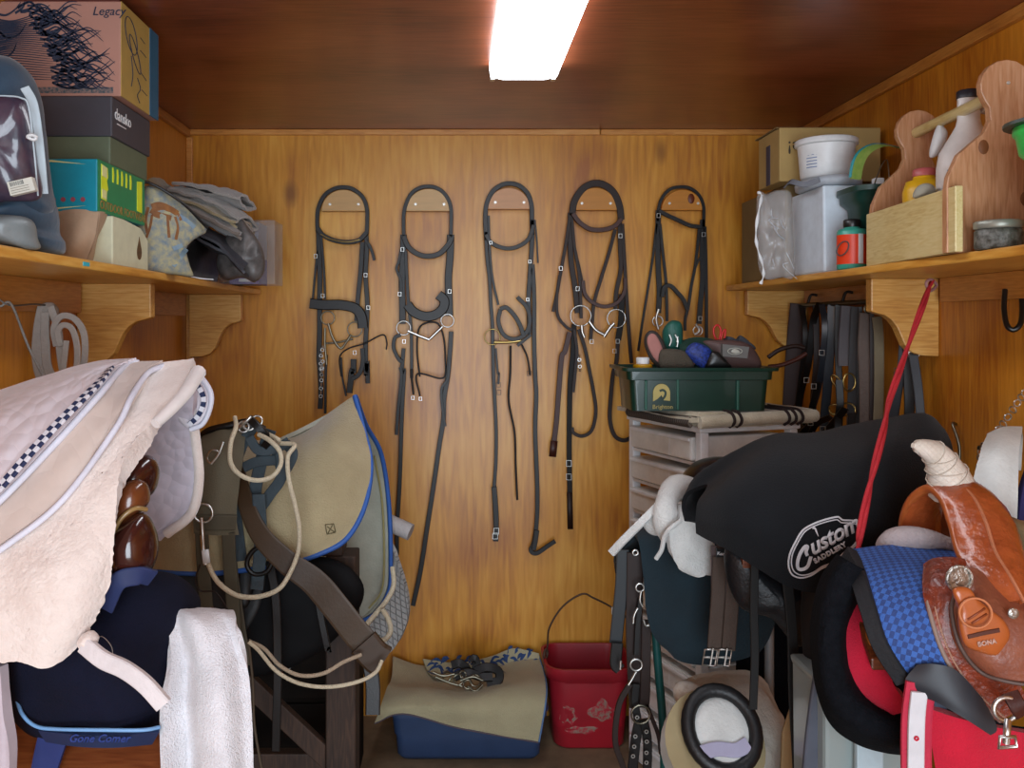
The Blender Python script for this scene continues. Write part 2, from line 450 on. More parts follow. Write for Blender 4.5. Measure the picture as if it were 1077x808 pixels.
obj('cleat', box(NB(), (XL+.002, 2.50, ZL-.10), (XL+.022, 3.36, ZL-.021)), TRIMY, t, smooth=False)
obj('price_sticker', box(NB(), (SL-.0005, 1.79, ZL-.014), (SL+.0012, 1.82, ZL-.006)), mat('cyan sticker', '#38b8c8', .5), t, smooth=False)
t = thing('wall_shelf', 'right varnished pine shelf holding tubs, bottles and the wooden caddy', 'shelf', (1.17, 2.2, ZR-.02))
bm = NB(); prism(bm, [Vector((XR-.002, .6, ZR-.02)), Vector((SR, .6, ZR-.02)), Vector((SR, YB-.05, ZR-.02)), Vector((SR+.02, YB-.02, ZR-.02)), Vector((XR-.002, YB-.018, ZR-.02))], (0, 0, 1), .02)
obj('board', bm, PINE, t, smooth=False, bevel=.004)
obj('cleat', box(NB(), (XR-.022, .62, ZR-.085), (XR-.002, 2.42, ZR-.021)), TRIMY, t, smooth=False)
obj('cleat', box(NB(), (XR-.022, 2.53, ZR-.085), (XR-.002, 3.36, ZR-.021)), TRIMY, t, smooth=False)
bracket('shelf_bracket', XL+.001, 1, 2.46, ZL-.0205, .20, .22, 'scrolled pine bracket beside the white rope coil under left shelf')
bracket('shelf_bracket', XL+.025, 1, 3.405, ZL-.0205, .195, .235, 'scrolled pine bracket in the far corner under left shelf')
bracket('shelf_bracket', XR-.001, -1, 2.48, ZR-.0205, .185, .212, 'scrolled pine bracket behind the red rope under right shelf')
bracket('shelf_bracket', XR-.001, -1, 3.40, ZR-.0205, .225, .215, 'scrolled pine bracket beside the green tote under right shelf')
# ---------------------------------------------------------------- bridle hangers
hang = [(361, 222, 24, '#d0a468', 0), (451, 222, 25, '#d8b078', 0), (535, 220, 24, '#d8a070', 0), (626, 221, 25, '#c88428', 0), (718, 221, 23, '#c88020', 1)]
hl = ['leftmost half-round pine hanger, holding the bridle with beaded browband', 'half-round pine hanger second from left on back wall', 'pinkish half-round pine hanger in the middle of the back wall row',
      'orange half-round pine hanger holding the brown bridle with large bit rings', 'half-round pine hanger with a dark knot, rightmost of the row']
for (hx, hy, hr, hc, kn), l_ in zip(hang, hl):
    d = YB-.04; q = hexc(hc)
    t = thing('bridle_hanger', l_, 'bridle hanger', P(hx, hy, YB-.001))
    m_ = mat('hanger wood '+str(hx), hc, .45, nscale=8, stretch=(1, 1, 6), col2=None, vary=.6)
    bm = NB(); R_ = (hr-1)*d/950
    pts = [P(hx, hy, d)+Vector((R_*math.cos(a), 0, R_*.98*math.sin(a))) for a in [PI*k/20 for k in range(21)]]
    prism(bm, pts, (0, 1, 0), .039); obj('board', bm, m_, t, smooth=False, bevel=.002)
    for sx_ in (-15, 15):
        bm = NB(); lathe(bm, P(hx+sx_+1, hy-7, d-.001), [(.005, 0), (.005, .003)], 10, Matrix.Rotation(PI/2, 3, 'X')); obj('screw', bm, SCREW, t)
    if kn:
        bm = NB(); lathe(bm, P(hx+9, hy-12, d-.0005), [(.013, 0), (.012, .001)], 12, Matrix.Rotation(PI/2, 3, 'X'), sy=1.5); lab(obj('knot', bm, mat('knot', '#6a2c10', .5), t), 'dark red wood knot')
# ---------------------------------------------------------------- bridles on the back wall
def bridle(label, F, parts, defm, d0=3.415, loc=None, name='bridle'):
    """parts: (name, material, kind, pts, size, layer)"""
    t = thing(name, label, 'bridle', loc)
    for nm, m_, kd, pts, sz, ly in parts:
        d = d0-ly*.006; bm = NB(); q = [F(x, y, d) for x, y in pts]; mm = m_ or defm
        if kd == 's': strap(bm, q, sz/F.s*d/950, .0045)
        elif kd == 'p': strap(bm, q, sz/F.s*d/950, .012)
        elif kd == 't': tube(bm, q, sz/F.s*d/950/2, 7)
        elif kd == 'r': ring(bm, q[0], sz/F.s*d/950, .0026)
        elif kd == 'b':
            for i_, p in enumerate(q):
                if i_: obj(nm, bm, mm, t); bm = NB()
                h = sz/F.s*d/950; tube(bm, [p+Vector((-h*.5, -.005, -h*.6)), p+Vector((h*.5, -.005, -h*.6)), p+Vector((h*.5, -.005, h*.6)), p+Vector((-h*.5, -.005, h*.6))], .0013, 5, True, smooth=False)
        elif kd == 'c':
            qq = cr(q, 8)
            acc = 0
            last = qq[0]; i = 0
            for p in qq:
                if (p-last).length > .009 or p is qq[0]:
                    ring(bm, p, .0062, .0015, (0, 1, 0) if i % 2 else (1, .35, 0), 8, 5); last = p; i += 1
        obj(nm, bm, mm, t)
    return t
def FF(ox, oy, s):
    f = C(ox, oy, s)
    def g(x, y, d): return f(x, y, d)
    g.s = s; return g
A = FF(310, 170, 3.513)     # crop frames the strap runs were read off in
def lo(x, y): return ((x)/2.993*3.513, (200+y/2.993)*3.513)   # lower crop -> upper crop frame
bridle('black bridle with beaded browband on the leftmost hanger, short curb chain hanging', A, [
    ('crownpiece', None, 's', [(85, 262), (83, 215), (88, 170), (110, 125), (145, 101), (180, 95), (215, 102), (250, 130), (266, 170), (268, 215), (266, 268)], 15, 1),
    ('browband', None, 'p', [(84, 246), (105, 272), (145, 291), (195, 298), (238, 290), (266, 262)], 17, 3),
    ('browband_beads', BRASS, 't', [(96, 268), (130, 286), (195, 297), (240, 288)], 5, 5),
    ('cheekpiece', None, 's', [(88, 250), (90, 340), (93, 430), (92, 520), (92, 620), (90, 720), lo(80, 60), lo(82, 130), lo(80, 180)], 19, 1),
    ('cheekpiece', None, 's', [(264, 262), (266, 330), (262, 420), (268, 520), (266, 600), (262, 680), (264, 790), lo(228, 30), lo(230, 100)], 17, 1),
    ('noseband_strap', None, 's', [(96, 262), (104, 350), (110, 440), (112, 510)], 9, 2),
    ('noseband_strap', None, 's', [(250, 298), (244, 400), (234, 500), (228, 590)], 17, 2),
    ('throat_lash', None, 's', [(84, 330), (74, 430), (66, 520)], 8, 1),
    ('strap_end', None, 's', [(262, 290), (276, 310), (288, 340), (294, 365)], 11, 3),
    ('noseband', None, 'p', [(56, 524), (110, 530), (170, 530), (222, 542), (246, 572), (252, 615)], 38, 4),
    ('buckle', STEEL, 'b', [(78, 350), (104, 496), (272, 540), (222, 706), (262, 420)], 11, 4),
    ('bit_ring', OLDM, 'r', [(122, 578)], 25, 2), ('bit_ring', OLDM, 'r', [(222, 620)], 27, 2),
    ('bit_mouthpiece', OLDM, 't', [(124, 598), (140, 650), (168, 690), (190, 668), (208, 640)], 9, 4),
    ('bit_shank', OLDM, 't', [(112, 615), (112, 680), (118, 750)], 9, 4), ('bit_shank', OLDM, 't', [(110, 672), (160, 668), (215, 655)], 8, 3),
    ('curb_chain', STEEL, 'c', [(104, 685), (96, 730), (100, 790), lo(88, 30), lo(84, 90), lo(82, 140)], 8, 3),
    ('rein', None, 't', [(172, 795), (166, 725), (196, 692), (258, 672), (325, 640), (340, 668), (338, 695)], 6, 5),
    ('rein', None, 's', [(218, 730), (216, 780), lo(180, 60), lo(172, 130)], 22, 2),
    ('rein', None, 's', [(250, 690), (252, 740), (238, 785), (210, 805)], 16, 3),
    ('rein', None, 's', [lo(146, 18), lo(150, 80), lo(162, 140)], 7, 2),
    ('rein', None, 's', [lo(100, 10), lo(97, 90), lo(96, 195)], 10, 1)], BLK, loc=P(361, 200, 3.40))
bridle('black bridle with plain padded browband and jointed bit, second from left, long reins', A, [
    ('crownpiece', None, 's', [(404, 290), (402, 230), (406, 175), (428, 122), (460, 98), (492, 92), (525, 98), (556, 122), (576, 165), (578, 230), (576, 290)], 14, 1),
    ('browband', None, 'p', [(402, 275), (420, 315), (455, 342), (495, 350), (535, 340), (565, 310), (580, 282)], 19, 3),
    ('cheekpiece', None, 's', [(402, 270), (400, 360), (396, 450), (398, 540), (398, 600)], 24, 1),
    ('cheekpiece', None, 's', [(576, 270), (574, 350), (568, 430), (570, 510), (572, 570)], 27, 1),
    ('throat_lash', None, 's', [(394, 320), (384, 370), (376, 398), (392, 440), (392, 490)], 10, 2),
    ('noseband_strap', None, 's', [(410, 330), (414, 420), (420, 520), (430, 620), (432, 720), (432, 800)], 12, 2),
    ('noseband', None, 'p', [(416, 528), (440, 556), (480, 572), (520, 566), (548, 542), (552, 512), (530, 492)], 36, 4),
    ('buckle', STEEL, 'b', [(388, 490), (572, 480), (404, 665), (398, 325)], 11, 4),
    ('bit_ring', STEEL, 'r', [(402, 615)], 26, 3), ('bit_ring', STEEL, 'r', [(564, 588)], 24, 2),
    ('bit_mouthpiece', STEEL, 't', [(418, 626), (460, 644), (496, 658)], 11, 5), ('bit_mouthpiece', STEEL, 't', [(496, 658), (520, 635), (546, 610)], 11, 5),
    ('curb_strap', None, 't', [(462, 795), (452, 700), (458, 620), (490, 595), (530, 600), (550, 650), (556, 730), (548, 800), lo(386, 70), lo(394, 140)], 7, 3),
    ('curb_strap', None, 't', [(436, 780), lo(366, 60), lo(374, 135)], 8, 3),
    ('buckle', STEEL, 'b', [lo(372, 145), lo(396, 148)], 10, 3),
    ('rein_loop', None, 'p', [(392, 640), (370, 652), (366, 690), (384, 730), (398, 740)], 14, 3),
    ('rein', None, 's', [(402, 690), (396, 780), lo(344, 60), lo(338, 180), lo(334, 300), lo(331, 400), lo(326, 490), lo(322, 560), lo(322, 640)], 15, 1),
    ('rein', None, 's', [(390, 760), lo(336, 80), lo(326, 180), lo(320, 262)], 12, 2),
    ('rein', None, 's', [(578, 628), (574, 700), (566, 790), lo(470, 150), lo(468, 215), lo(456, 290), lo(436, 430), lo(416, 560), lo(396, 690), lo(372, 800)], 17, 1),
    ('rein', None, 's', [(574, 720), (566, 800), lo(462, 120), lo(468, 200), lo(474, 235)], 10, 2)], BLK, loc=P(451, 200, 3.40))
B_ = FF(490, 170, 3.513)
def lb(x, y): return (x, y+200*3.513)      # the lower crop of the same scale
bridle('thin black bridle with a looped noseband on the middle hanger, two buckled rein ends', B_, [
    ('crownpiece', None, 's', [(76, 290), (72, 220), (76, 160), (98, 112), (130, 88), (162, 81), (198, 90), (228, 118), (242, 160), (244, 220), (246, 270)], 17, 1),
    ('browband', None, 'p', [(74, 270), (92, 298), (125, 316), (165, 321), (205, 308), (234, 282), (250, 235)], 15, 3),
    ('cheekpiece', None, 's', [(74, 260), (78, 350), (88, 440), (92, 520), (98, 600), (100, 690), (102, 790), lb(106, 160), lb(112, 300), lb(110, 420), lb(104, 520), lb(108, 640)], 13, 1),
    ('cheekpiece', None, 's', [(246, 215), (244, 300), (238, 400), (232, 500), (234, 600), (232, 640)], 17, 1),
    ('noseband_strap', None, 's', [(84, 200), (88, 320), (98, 430), (120, 530)], 9, 2),
    ('throat_lash', None, 's', [(255, 215), (262, 290), (266, 375)], 6, 2),
    ('noseband', None, 'p', [(128, 545), (120, 590), (140, 640), (180, 656), (220, 636), (236, 590), (226, 540), (195, 506), (190, 500)], 15, 4),
    ('noseband', None, 'p', [(126, 545), (150, 540), (180, 570), (200, 605), (212, 640)], 16, 5),
    ('buckle', STEEL, 'b', [(92, 300), (236, 370), (228, 510)], 9, 4),
    ('bit_ring', BRASS, 'r', [(98, 648)], 29, 3), ('bit_mouthpiece', BRASS, 't', [(104, 668), (160, 668), (205, 662)], 10, 4), ('bit_shank', BLK, 'p', [(190, 680), (215, 660), (240, 640)], 12, 5),
    ('rein', None, 's', [(110, 690), (118, 780), lb(122, 80), lb(120, 120)], 8, 2), ('buckle', BLK, 'b', [lb(120, 122), lb(122, 150), lb(234, 80)], 14, 2),
    ('curb_strap', None, 't', [(165, 680), (164, 780), lb(158, 180), lb(180, 300), lb(184, 420), lb(190, 548)], 8, 2),
    ('curb_strap', None, 't', [(205, 675), (226, 720), (236, 780), lb(234, 85)], 7, 3),
    ('rein', None, 's', [(246, 380), (252, 500), (252, 650), (256, 790), lb(260, 160), lb(256, 280), lb(260, 400), lb(264, 520), lb(262, 620), lb(252, 700), lb(240, 735), lb(262, 745), lb(300, 720), lb(330, 700)], 16, 1),
    ('rein_end', None, 'p', [lb(104, 500), lb(110, 580), lb(112, 640), lb(110, 700)], 20, 2), ('rein_end', None, 'p', [lb(262, 660), lb(256, 700), lb(250, 732)], 18, 2),
    ('buckle', STEEL, 'b', [lb(112, 662), lb(108, 680)], 18, 4)], BLK, loc=P(535, 200, 3.40))
bridle('brown bridle with large silver bit rings and looped brown reins, fourth from left', B_, [
    ('crownpiece', None, 's', [(392, 200), (400, 150), (425, 108), (455, 86), (488, 80), (522, 92), (550, 120), (568, 165), (574, 215)], 25, 1),
    ('browband', BRN2, 'p', [(395, 192), (420, 225), (460, 250), (510, 252), (550, 238), (574, 212)], 17, 3),
    ('cheekpiece', None, 's', [(386, 190), (386, 300), (390, 380), (404, 470), (412, 560)], 20, 1),
    ('cheekpiece', None, 's', [(568, 210), (570, 320), (572, 400), (556, 480), (552, 545)], 16, 1),
    ('noseband_strap', None, 's', [(392, 215), (402, 320), (420, 400), (436, 480)], 11, 2),
    ('noseband', BRN2, 'p', [(432, 440), (440, 490), (470, 522), (515, 536), (560, 520), (586, 478), (588, 430)], 14, 3),
    ('throat_lash', None, 's', [(384, 205), (370, 300), (352, 400), (334, 500), (322, 555)], 12, 2),
    ('throat_lash', None, 's', [(346, 420), (336, 500), (340, 570), (370, 610), (392, 622)], 11, 3),
    ('cross_strap', None, 's', [(552, 250), (528, 340), (500, 430), (474, 520), (466, 600), (460, 660)], 13, 2),
    ('cross_strap', None, 's', [(404, 330), (420, 430), (424, 520), (426, 580)], 12, 3),
    ('buckle', STEEL, 'b', [(570, 275), (350, 395), (412, 470), (560, 664), (548, 700), (464, 665)], 12, 5),
    ('bit_ring', STEEL, 'r', [(424, 570)], 38, 5), ('bit_ring', STEEL, 'r', [(556, 580)], 34, 3),
    ('bit_mouthpiece', STEEL, 't', [(455, 590), (480, 622), (510, 640)], 13, 6), ('bit_mouthpiece', STEEL, 't', [(510, 648), (530, 618), (548, 598)], 12, 6),
    ('bit_shank', STEEL, 't', [(428, 605), (430, 630), (438, 650)], 12, 6),
    ('rein', BRN2, 's', [(384, 630), (366, 700), lb(354, 20), lb(344, 130), lb(334, 260), lb(320, 375)], 19, 2),
    ('rein_end', BRN2, 'p', [lb(326, 330), lb(320, 388)], 26, 3),
    ('rein', BLK2, 's', [(400, 600), (396, 700), (388, 780), lb(384, 160), lb(382, 300), lb(382, 400), lb(384, 520), lb(386, 650)], 19, 1),
    ('rein_end', BRN, 'p', [lb(383, 520), lb(386, 655)], 20, 2), ('buckle', STEEL, 'b', [lb(380, 412), lb(380, 462)], 18, 3),
    ('rein', None, 's', [(416, 620), (440, 690), (456, 770), lb(470, 140), lb(480, 220), lb(465, 290), lb(430, 312), lb(398, 300), lb(392, 280)], 13, 3),
    ('rein', None, 's', [(400, 620), (410, 700), lb(405, 60), lb(396, 150)], 12, 3),
    ('rein', BLK2, 's', [(576, 490), (574, 580), (562, 660)], 22, 3), ('rein', None, 's', [(562, 660), (556, 740), lb(544, 80), lb(536, 160), lb(532, 250), lb(550, 310), lb(585, 328), lb(620, 310), lb(640, 290)], 15, 2),
    ('rein', None, 's', [(578, 230), (588, 400), (596, 540), (606, 680), (612, 745)], 13, 1),
    ('buckle', STEEL, 'c', [(418, 720), (422, 770)], 8, 4)], BRN, loc=P(626, 200, 3.40))
D_ = FF(640, 170, 3.513)
bridle('black bridle with slack sloping browband on the rightmost hanger above the green tote', D_, [
    ('crownpiece', None, 's', [(182, 220), (184, 180), (196, 138), (225, 104), (262, 94), (300, 98), (332, 122), (350, 160), (352, 210), (350, 250)], 12, 1),
    ('browband', None, 'p', [(186, 182), (220, 200), (260, 218), (300, 236), (340, 242)], 15, 3),
    ('cheekpiece', None, 's', [(184, 180), (182, 290), (184, 400), (188, 480), (184, 560)], 20, 1),
    ('cheekpiece', None, 's', [(348, 215), (346, 330), (348, 430), (340, 520), (334, 600)], 19, 1),
    ('noseband_strap', None, 's', [(190, 230), (200, 330), (212, 440), (215, 520), (216, 590)], 11, 2),
    ('noseband_strap', None, 's', [(336, 240), (326, 340), (318, 400), (306, 460), (296, 530), (284, 580), (282, 625)], 11, 2),
    ('noseband', None, 'p', [(198, 500), (206, 464), (230, 460), (256, 486), (276, 510), (292, 548)], 15, 4),
    ('noseband_strap', None, 's', [(318, 400), (330, 370), (342, 350)], 8, 3),
    ('buckle', STEEL, 'b', [(184, 200), (350, 270), (338, 580)], 12, 4),
    ('bit_ring', STEEL, 'r', [(182, 590)], 19, 3), ('bit_ring', STEEL, 'r', [(330, 625)], 17, 3),
    ('bit_shank', STEEL, 't', [(186, 545), (176, 580), (184, 620)], 10, 5), ('bit_shank', STEEL, 't', [(322, 600), (336, 625), (318, 640)], 9, 5),
    ('rein', None, 's', [(178, 230), (164, 350), (146, 470), (126, 590), (110, 700)], 9, 1),
    ('rein', None, 's', [(356, 240), (360, 380), (362, 520), (362, 660)], 12, 1)], BLK, loc=P(718, 200, 3.40))
# ---------------------------------------------------------------- things on the left shelf
def mbox(name, a, b, m, parent, bevel=.003): return obj(name, box(NB(), a, b), m, parent, smooth=False, bevel=bevel)
# tan paper-wrapped box and the white carton below the shoe boxes
t = thing('wrapped_box', 'tan fabric-wrapped box under the teal shoe box, its top corner folded', 'box', (-.86, 2.0, ZL))
TANF = mat('tan canvas', '#b89c80', .8, bump=.4, bscale=40)
bm = NB(); sheet(bm, [[P(52, 223, 1.93), P(80, 221, 1.92), P(104, 222, 1.93)], [P(50, 250, 1.91), P(80, 249, 1.89), P(99, 250, 1.92)], [P(48, 275, 1.91), P(72, 273, 1.90), P(90, 273, 1.93)]], .006, amp=.004, freq=14)
obj('canvas_wrap', bm, TANF, t)
bm = NB(); sheet(bm, [[P(104, 222, 1.93), P(112, 223, 1.98), P(111, 225, 2.02)], [P(100, 250, 1.94), P(103, 249, 1.99), P(104, 250, 2.04)], [P(91, 273, 1.95), P(98, 274, 2.0), P(103, 275, 2.06)]], .005, amp=.003, freq=14, seed=3)
lab(obj('side_fold', bm, TANF, t), 'folded canvas side')
mbox('box_body', (-.97, 1.95, ZL), (-.80, 2.05, ZL+.108), TANF, t)
t = thing('white_carton', 'cream carton with a small brown horse-head drop printed on it, under shoe boxes', 'box', (-.80, 2.12, ZL))
CREAM = mat('cream card', '#d8d8b8', .6)
bm = NB(); prism(bm, [Vector((-.755, y, z)) for y, z in ((1.99, ZL), (2.22, ZL), (2.22, ZL+.075), (2.17, ZL+.1), (2.06, ZL+.109), (1.99, ZL+.109))], (-1, 0, 0), .2)
obj('carton_body', bm, CREAM, t, smooth=False, bevel=.003)
bm = NB(); O = [Vector((-.7545, 2.155+.016*math.sin(a)*(1 if math.cos(a) < 0 else max(.05, 1-math.cos(a))), ZL+.045+.022*math.cos(a)*(1 if math.cos(a) < 0 else 1.5))) for a in [2*PI*k/18 for k in range(18)]]
prism(bm, O, (1, 0, 0), .001); obj('printed_drop', bm, mat('brown print', '#7a5830', .6, col2='#3c2c1c', nscale=80), t, smooth=False)
# teal / green shoe box
t = thing('shoe_box', 'teal and green shoe box with yellow panels on its end', 'shoe box', (-.9, 2.05, 1.738))
TEAL = mat('teal print', '#0894ac', .45); GRN = mat('green print', '#1c8a58', .45); YEL = mat('yellow print', '#e2f030', .5); PYEL = mat('pale yellow print', '#e8e8a0', .5)
RED_ = mat('faded red print', '#a04858', .5)
mbox('box_body', (-1.02, 1.921, 1.738), (-.7615, 2.21, 1.85), TEAL, t)
mbox('end_panel', (-.762, 1.9225, 1.7385), (-.76, 2.208, 1.8495), GRN, t, 0)
def onx(name, ys, m, x=-.76, par=None, e=.001):   # small flat prints on a +X facing end
    bm = NB(); prism(bm, [Vector((x, y, z)) for y, z in ys], (1, 0, 0), e); return obj(name, bm, m, par, smooth=False)
onx('yellow_panel', [(1.937, 1.768), (1.965, 1.765), (1.968, 1.785), (1.975, 1.792), (1.968, 1.81), (1.975, 1.818), (1.972, 1.838), (1.937, 1.842)], YEL, par=t)
onx('pale_panel', [(1.940, 1.817), (1.966, 1.815), (1.966, 1.838), (1.940, 1.840)], PYEL, x=-.759, par=t)
onx('pale_panel', [(1.940, 1.770), (1.964, 1.768), (1.964, 1.787), (1.940, 1.789)], PYEL, x=-.759, par=t)
onx('yellow_panel', [(2.155, 1.768), (2.188, 1.766), (2.188, 1.842), (2.155, 1.838)], YEL, par=t)
for k in range(5):
    y = 2.0+k*.027; onx('yellow_bar', [(y, 1.812), (y+.008, 1.812), (y+.010, 1.83), (y+.006, 1.845), (y, 1.845)], YEL, par=t)
text('lettering', 'OUTDOOR FOOTWEAR', (-.76, 1.93, 1.746), (0, 1, 0), (0, 0, 1), .026, mat('ochre print', '#9a8040', .5), t, bold=.0004)
for z0, s_ in ((1.838, 1), (1.750, -1)):
    bm = NB(); prism(bm, [Vector((x, 1.9205, z)) for x, z in ((-.92, z0), (-.86, z0+.005*s_), (-.785, z0), (-.86, z0+.009*s_))], (0, -1, 0), .001); obj('gold_band', bm, PYEL, t, smooth=False)
for k in range(5):
    bm = NB(); lathe(bm, Vector((-.876+k*.021, 1.9205, 1.763)), [(.0052, 0), (.0052, .001)], 10, Matrix.Rotation(PI/2, 3, 'X')); obj('red_dot', bm, RED_, t, smooth=False)
# black/olive clog box
t = thing('shoe_box', 'dark charcoal lidded shoe box with olive base, between the teal box and horse carton', 'shoe box', (-.9, 2.1, 1.851))
DK = mat('charcoal card', '#3e3c44', .55); OLV = mat('olive card', '#5e6850', .6)
mbox('box_base', (-1.015, 1.995, 1.851), (-.7625, 2.235, 1.92), OLV, t); mbox('lid', (-1.02, 1.99, 1.912), (-.757, 2.24, 2.001), DK, t)
LW = mat('white print', '#e8e8e8', .5)
text('lettering', 'dansko', (-.757, 2.005, 1.955), (0, 1, 0), (0, 0, 1), .036, LW, t, bold=.0003)
mbox('lettering_rule', (-.757, 2.02, 1.945), (-.7562, 2.075, 1.947), LW, t, 0)
# horse carton
t = thing('cardboard_box', 'large salmon carton printed with a dark blue flowing horse mane, top of the stack', 'box', (-.9, 2.1, 2.0025))
SAL = mat('salmon card', '#b08070', .6, nscale=5); KR = mat('kraft card', '#b09048', .6); NVY = mat('dark blue print', '#1e2c44', .5); BLU = mat('blue card', '#1e5a78', .5)
mbox('box_body', (-1.02, 2.001, 2.003), (-.741, 2.245, 2.214), SAL, t)
mbox('end_panel', (-.742, 2.002, 2.0035), (-.740, 2.185, 2.2135), KR, t, 0)
mbox('end_stripe', (-.742, 2.185, 2.0035), (-.7385, 2.246, 2.2145), BLU, t, 0)
mbox('top_flap', (-1.0, 2.005, 2.2141), (-.745, 2.24, 2.217), mat('dark red card', '#5a2018', .6), t, 0)
text('lettering', 'Legacy', P(97, 16, 2.0), (1, 0, 0), (0, 0, 1), .027, NVY, t, shear=.25)
rs = random.Random(4); yy = 1.9995
# printed horse: neck, muzzle and curling mane locks, engraved-line style
def pstroke(bm, pts, w0):
    q = [Vector((p.x, yy, p.z)) for p in [P(x, y, 2.0) for x, y in pts]]
    strap(bm, q, lambda u: w0*(1-u)**.6+.0006, .0008, k=5)
bm = NB()
for k in range(74):
    u = k/73; x0 = 22+38*math.sin(u*1.7)+rs.uniform(-6, 6); y0 = 6+84*u; L = rs.uniform(35, 66)*(1-.25*abs(u-.5)); ph = rs.uniform(0, 6)
    pts = [(x0+L*v, y0+6*math.sin(ph+v*7)*(.4+v)+8*v*(u-.4)+2*v) for v in (0, .2, .4, .6, .8, 1)]
    pts = [(min(x, 121), max(2, min(y, 93))) for x, y in pts]; pstroke(bm, pts, .0042)
obj('printed_mane', bm, NVY, t, smooth=False)
bm = NB()
for k in range(30):
    u = k/29; pstroke(bm, [(-6+rs.uniform(-3, 3), 20+60*u), (14+4*math.sin(u*5), 22+60*u-6*math.sin(u*PI)), (40+16*math.sin(u*2), 14+70*u)], .0034)
for pts in ([(-4, 14), (6, 16), (16, 10), (22, 2)], [(0, 34), (8, 40), (20, 36), (28, 24)], [(-4, 56), (6, 60), (14, 54), (18, 44)], [(16, 14), (24, 8), (26, 1)]): pstroke(bm, pts, .005)
obj('printed_neck', bm, NVY, t, smooth=False)
mbox('printed_border', (P(30, 93, 2.0).x, 2.0, P(0, 98, 2.0).z), (P(119, 90, 2.0).x, 2.0008, P(0, 91.5, 2.0).z), mat('teal border print', '#1e4450', .5, col2='#8a7068', nscale=180, vary=.9), t, 0)
bm = NB()
for yc, zc, a, b in ((2.06, 2.155, .03, .045), (2.085, 2.12, .016, .05)): ring(bm, Vector((-.7393, yc, zc)), a, .0012, (1, 0, 0), 22, 4, 1, b/a)
for pts in ([(2.06, 2.11), (2.07, 2.07), (2.06, 2.04)], [(2.10, 2.07), (2.12, 2.05), (2.10, 2.03), (2.115, 2.015)], [(2.12, 2.17), (2.15, 2.165)], [(2.12, 2.14), (2.16, 2.135)], [(2.12, 2.09), (2.16, 2.08)], [(2.13, 2.05), (2.165, 2.045)]):
    tube(bm, [Vector((-.7393, y, z)) for y, z in pts], .0011, 4)
obj('printed_emblem', bm, NVY, t)
# zipped clear-front blanket bag
t = thing('blanket_bag', 'dark blanket packed in a clear-fronted zip bag with barcode sticker, left shelf end', 'bag', (-.83, 1.68, ZL))
NAVT = mat('slate blue nylon', '#2c4a60', .6, col2='#1c3044', nscale=14, bump=.5, bscale=30, sheen=.3)
BAGD = mat('dark blanket seen through film', '#242638', .35, col2='#4a3848', nscale=9, vary=1.2, bump=.8, bscale=18, coat=.6)
bm = NB(); pillow(bm, [P(-60, 70, 1.62), P(-10, 60, 1.62), P(14, 62, 1.62), P(34, 84, 1.63), P(42, 130, 1.64), P(50, 200, 1.65), P(48, 226, 1.65), P(-10, 236, 1.63), P(-60, 240, 1.63)], (0, -1, 0), .16, 2.6, amp=.014, freq=11)
obj('fabric_body', bm, NAVT, t)
bm = NB(); pillow(bm, [P(-50, 108, 1.545), P(0, 100, 1.54), P(22, 103, 1.545), P(30, 116, 1.55), P(38, 170, 1.56), P(42, 208, 1.57), P(6, 212, 1.55), P(-50, 216, 1.55)], (0, -1, 0), .06, 3, amp=.006, freq=22, seed=2)
lab(obj('clear_window', bm, BAGD, t), 'glossy clear window over dark blanket')
PIP = mat('white piping', '#b8c8d0', .5)
bm = NB(); strap(bm, [P(26, 92, 1.555), P(35, 110, 1.56), P(41, 150, 1.57), P(46, 204, 1.585)], .015, .004, n=(.5, -1, 0)); obj('white_edge', bm, PIP, t)
bm = NB(); tube(bm, [P(-6, 101, 1.53), P(8, 101, 1.53), P(22, 103, 1.53), P(30, 112, 1.535), P(36, 160, 1.545), P(40, 206, 1.555)], .0016, 5); obj('piping', bm, PIP, t)
bm = NB(); tube(bm, [P(29, 144, 1.525), P(33, 142, 1.525), P(38, 144, 1.53), P(36, 147, 1.53)], .003, 6, True); obj('zip_pull', bm, WHT, t)
bm = NB(); q = [P(7, 192, 1.508), P(33, 186, 1.508), P(37, 200, 1.508), P(11, 206, 1.508)]; prism(bm, q, (0, 1, 0), .012); st = obj('barcode_sticker', bm, mat('sticker white', '#d8d8cc', .6), t, smooth=False)
r_, u_ = (q[1]-q[0]).normalized(), (q[0]-q[3]).normalized()
bm = NB(); x = 0
for k in range(15):
    x += rs.choice((.8, 1.2, 1.6)); o_ = q[0]+r_*(.0025+x*.0012)-u_*.0015+Vector((0, -.0004, 0)); wd = .0006
    prism(bm, [o_, o_+r_*wd, o_+r_*wd-u_*.007, o_-u_*.007], (0, 1, 0), .0006)
obj('barcode', bm, BLKP, st, smooth=False)
bm = NB()
for k in range(3): prism(bm, [q[3]+r_*(.003)+u_*(.003+.004*k)+Vector((0, -.0004, 0)), q[3]+r_*.034+u_*(.003+.004*k)+Vector((0, -.0004, 0)), q[3]+r_*.034+u_*(.0038+.004*k)+Vector((0, -.0004, 0)), q[3]+r_*.003+u_*(.0038+.004*k)+Vector((0, -.0004, 0))], (0, 1, 0), .0006)
obj('print_lines', bm, OLDM, st, smooth=False)
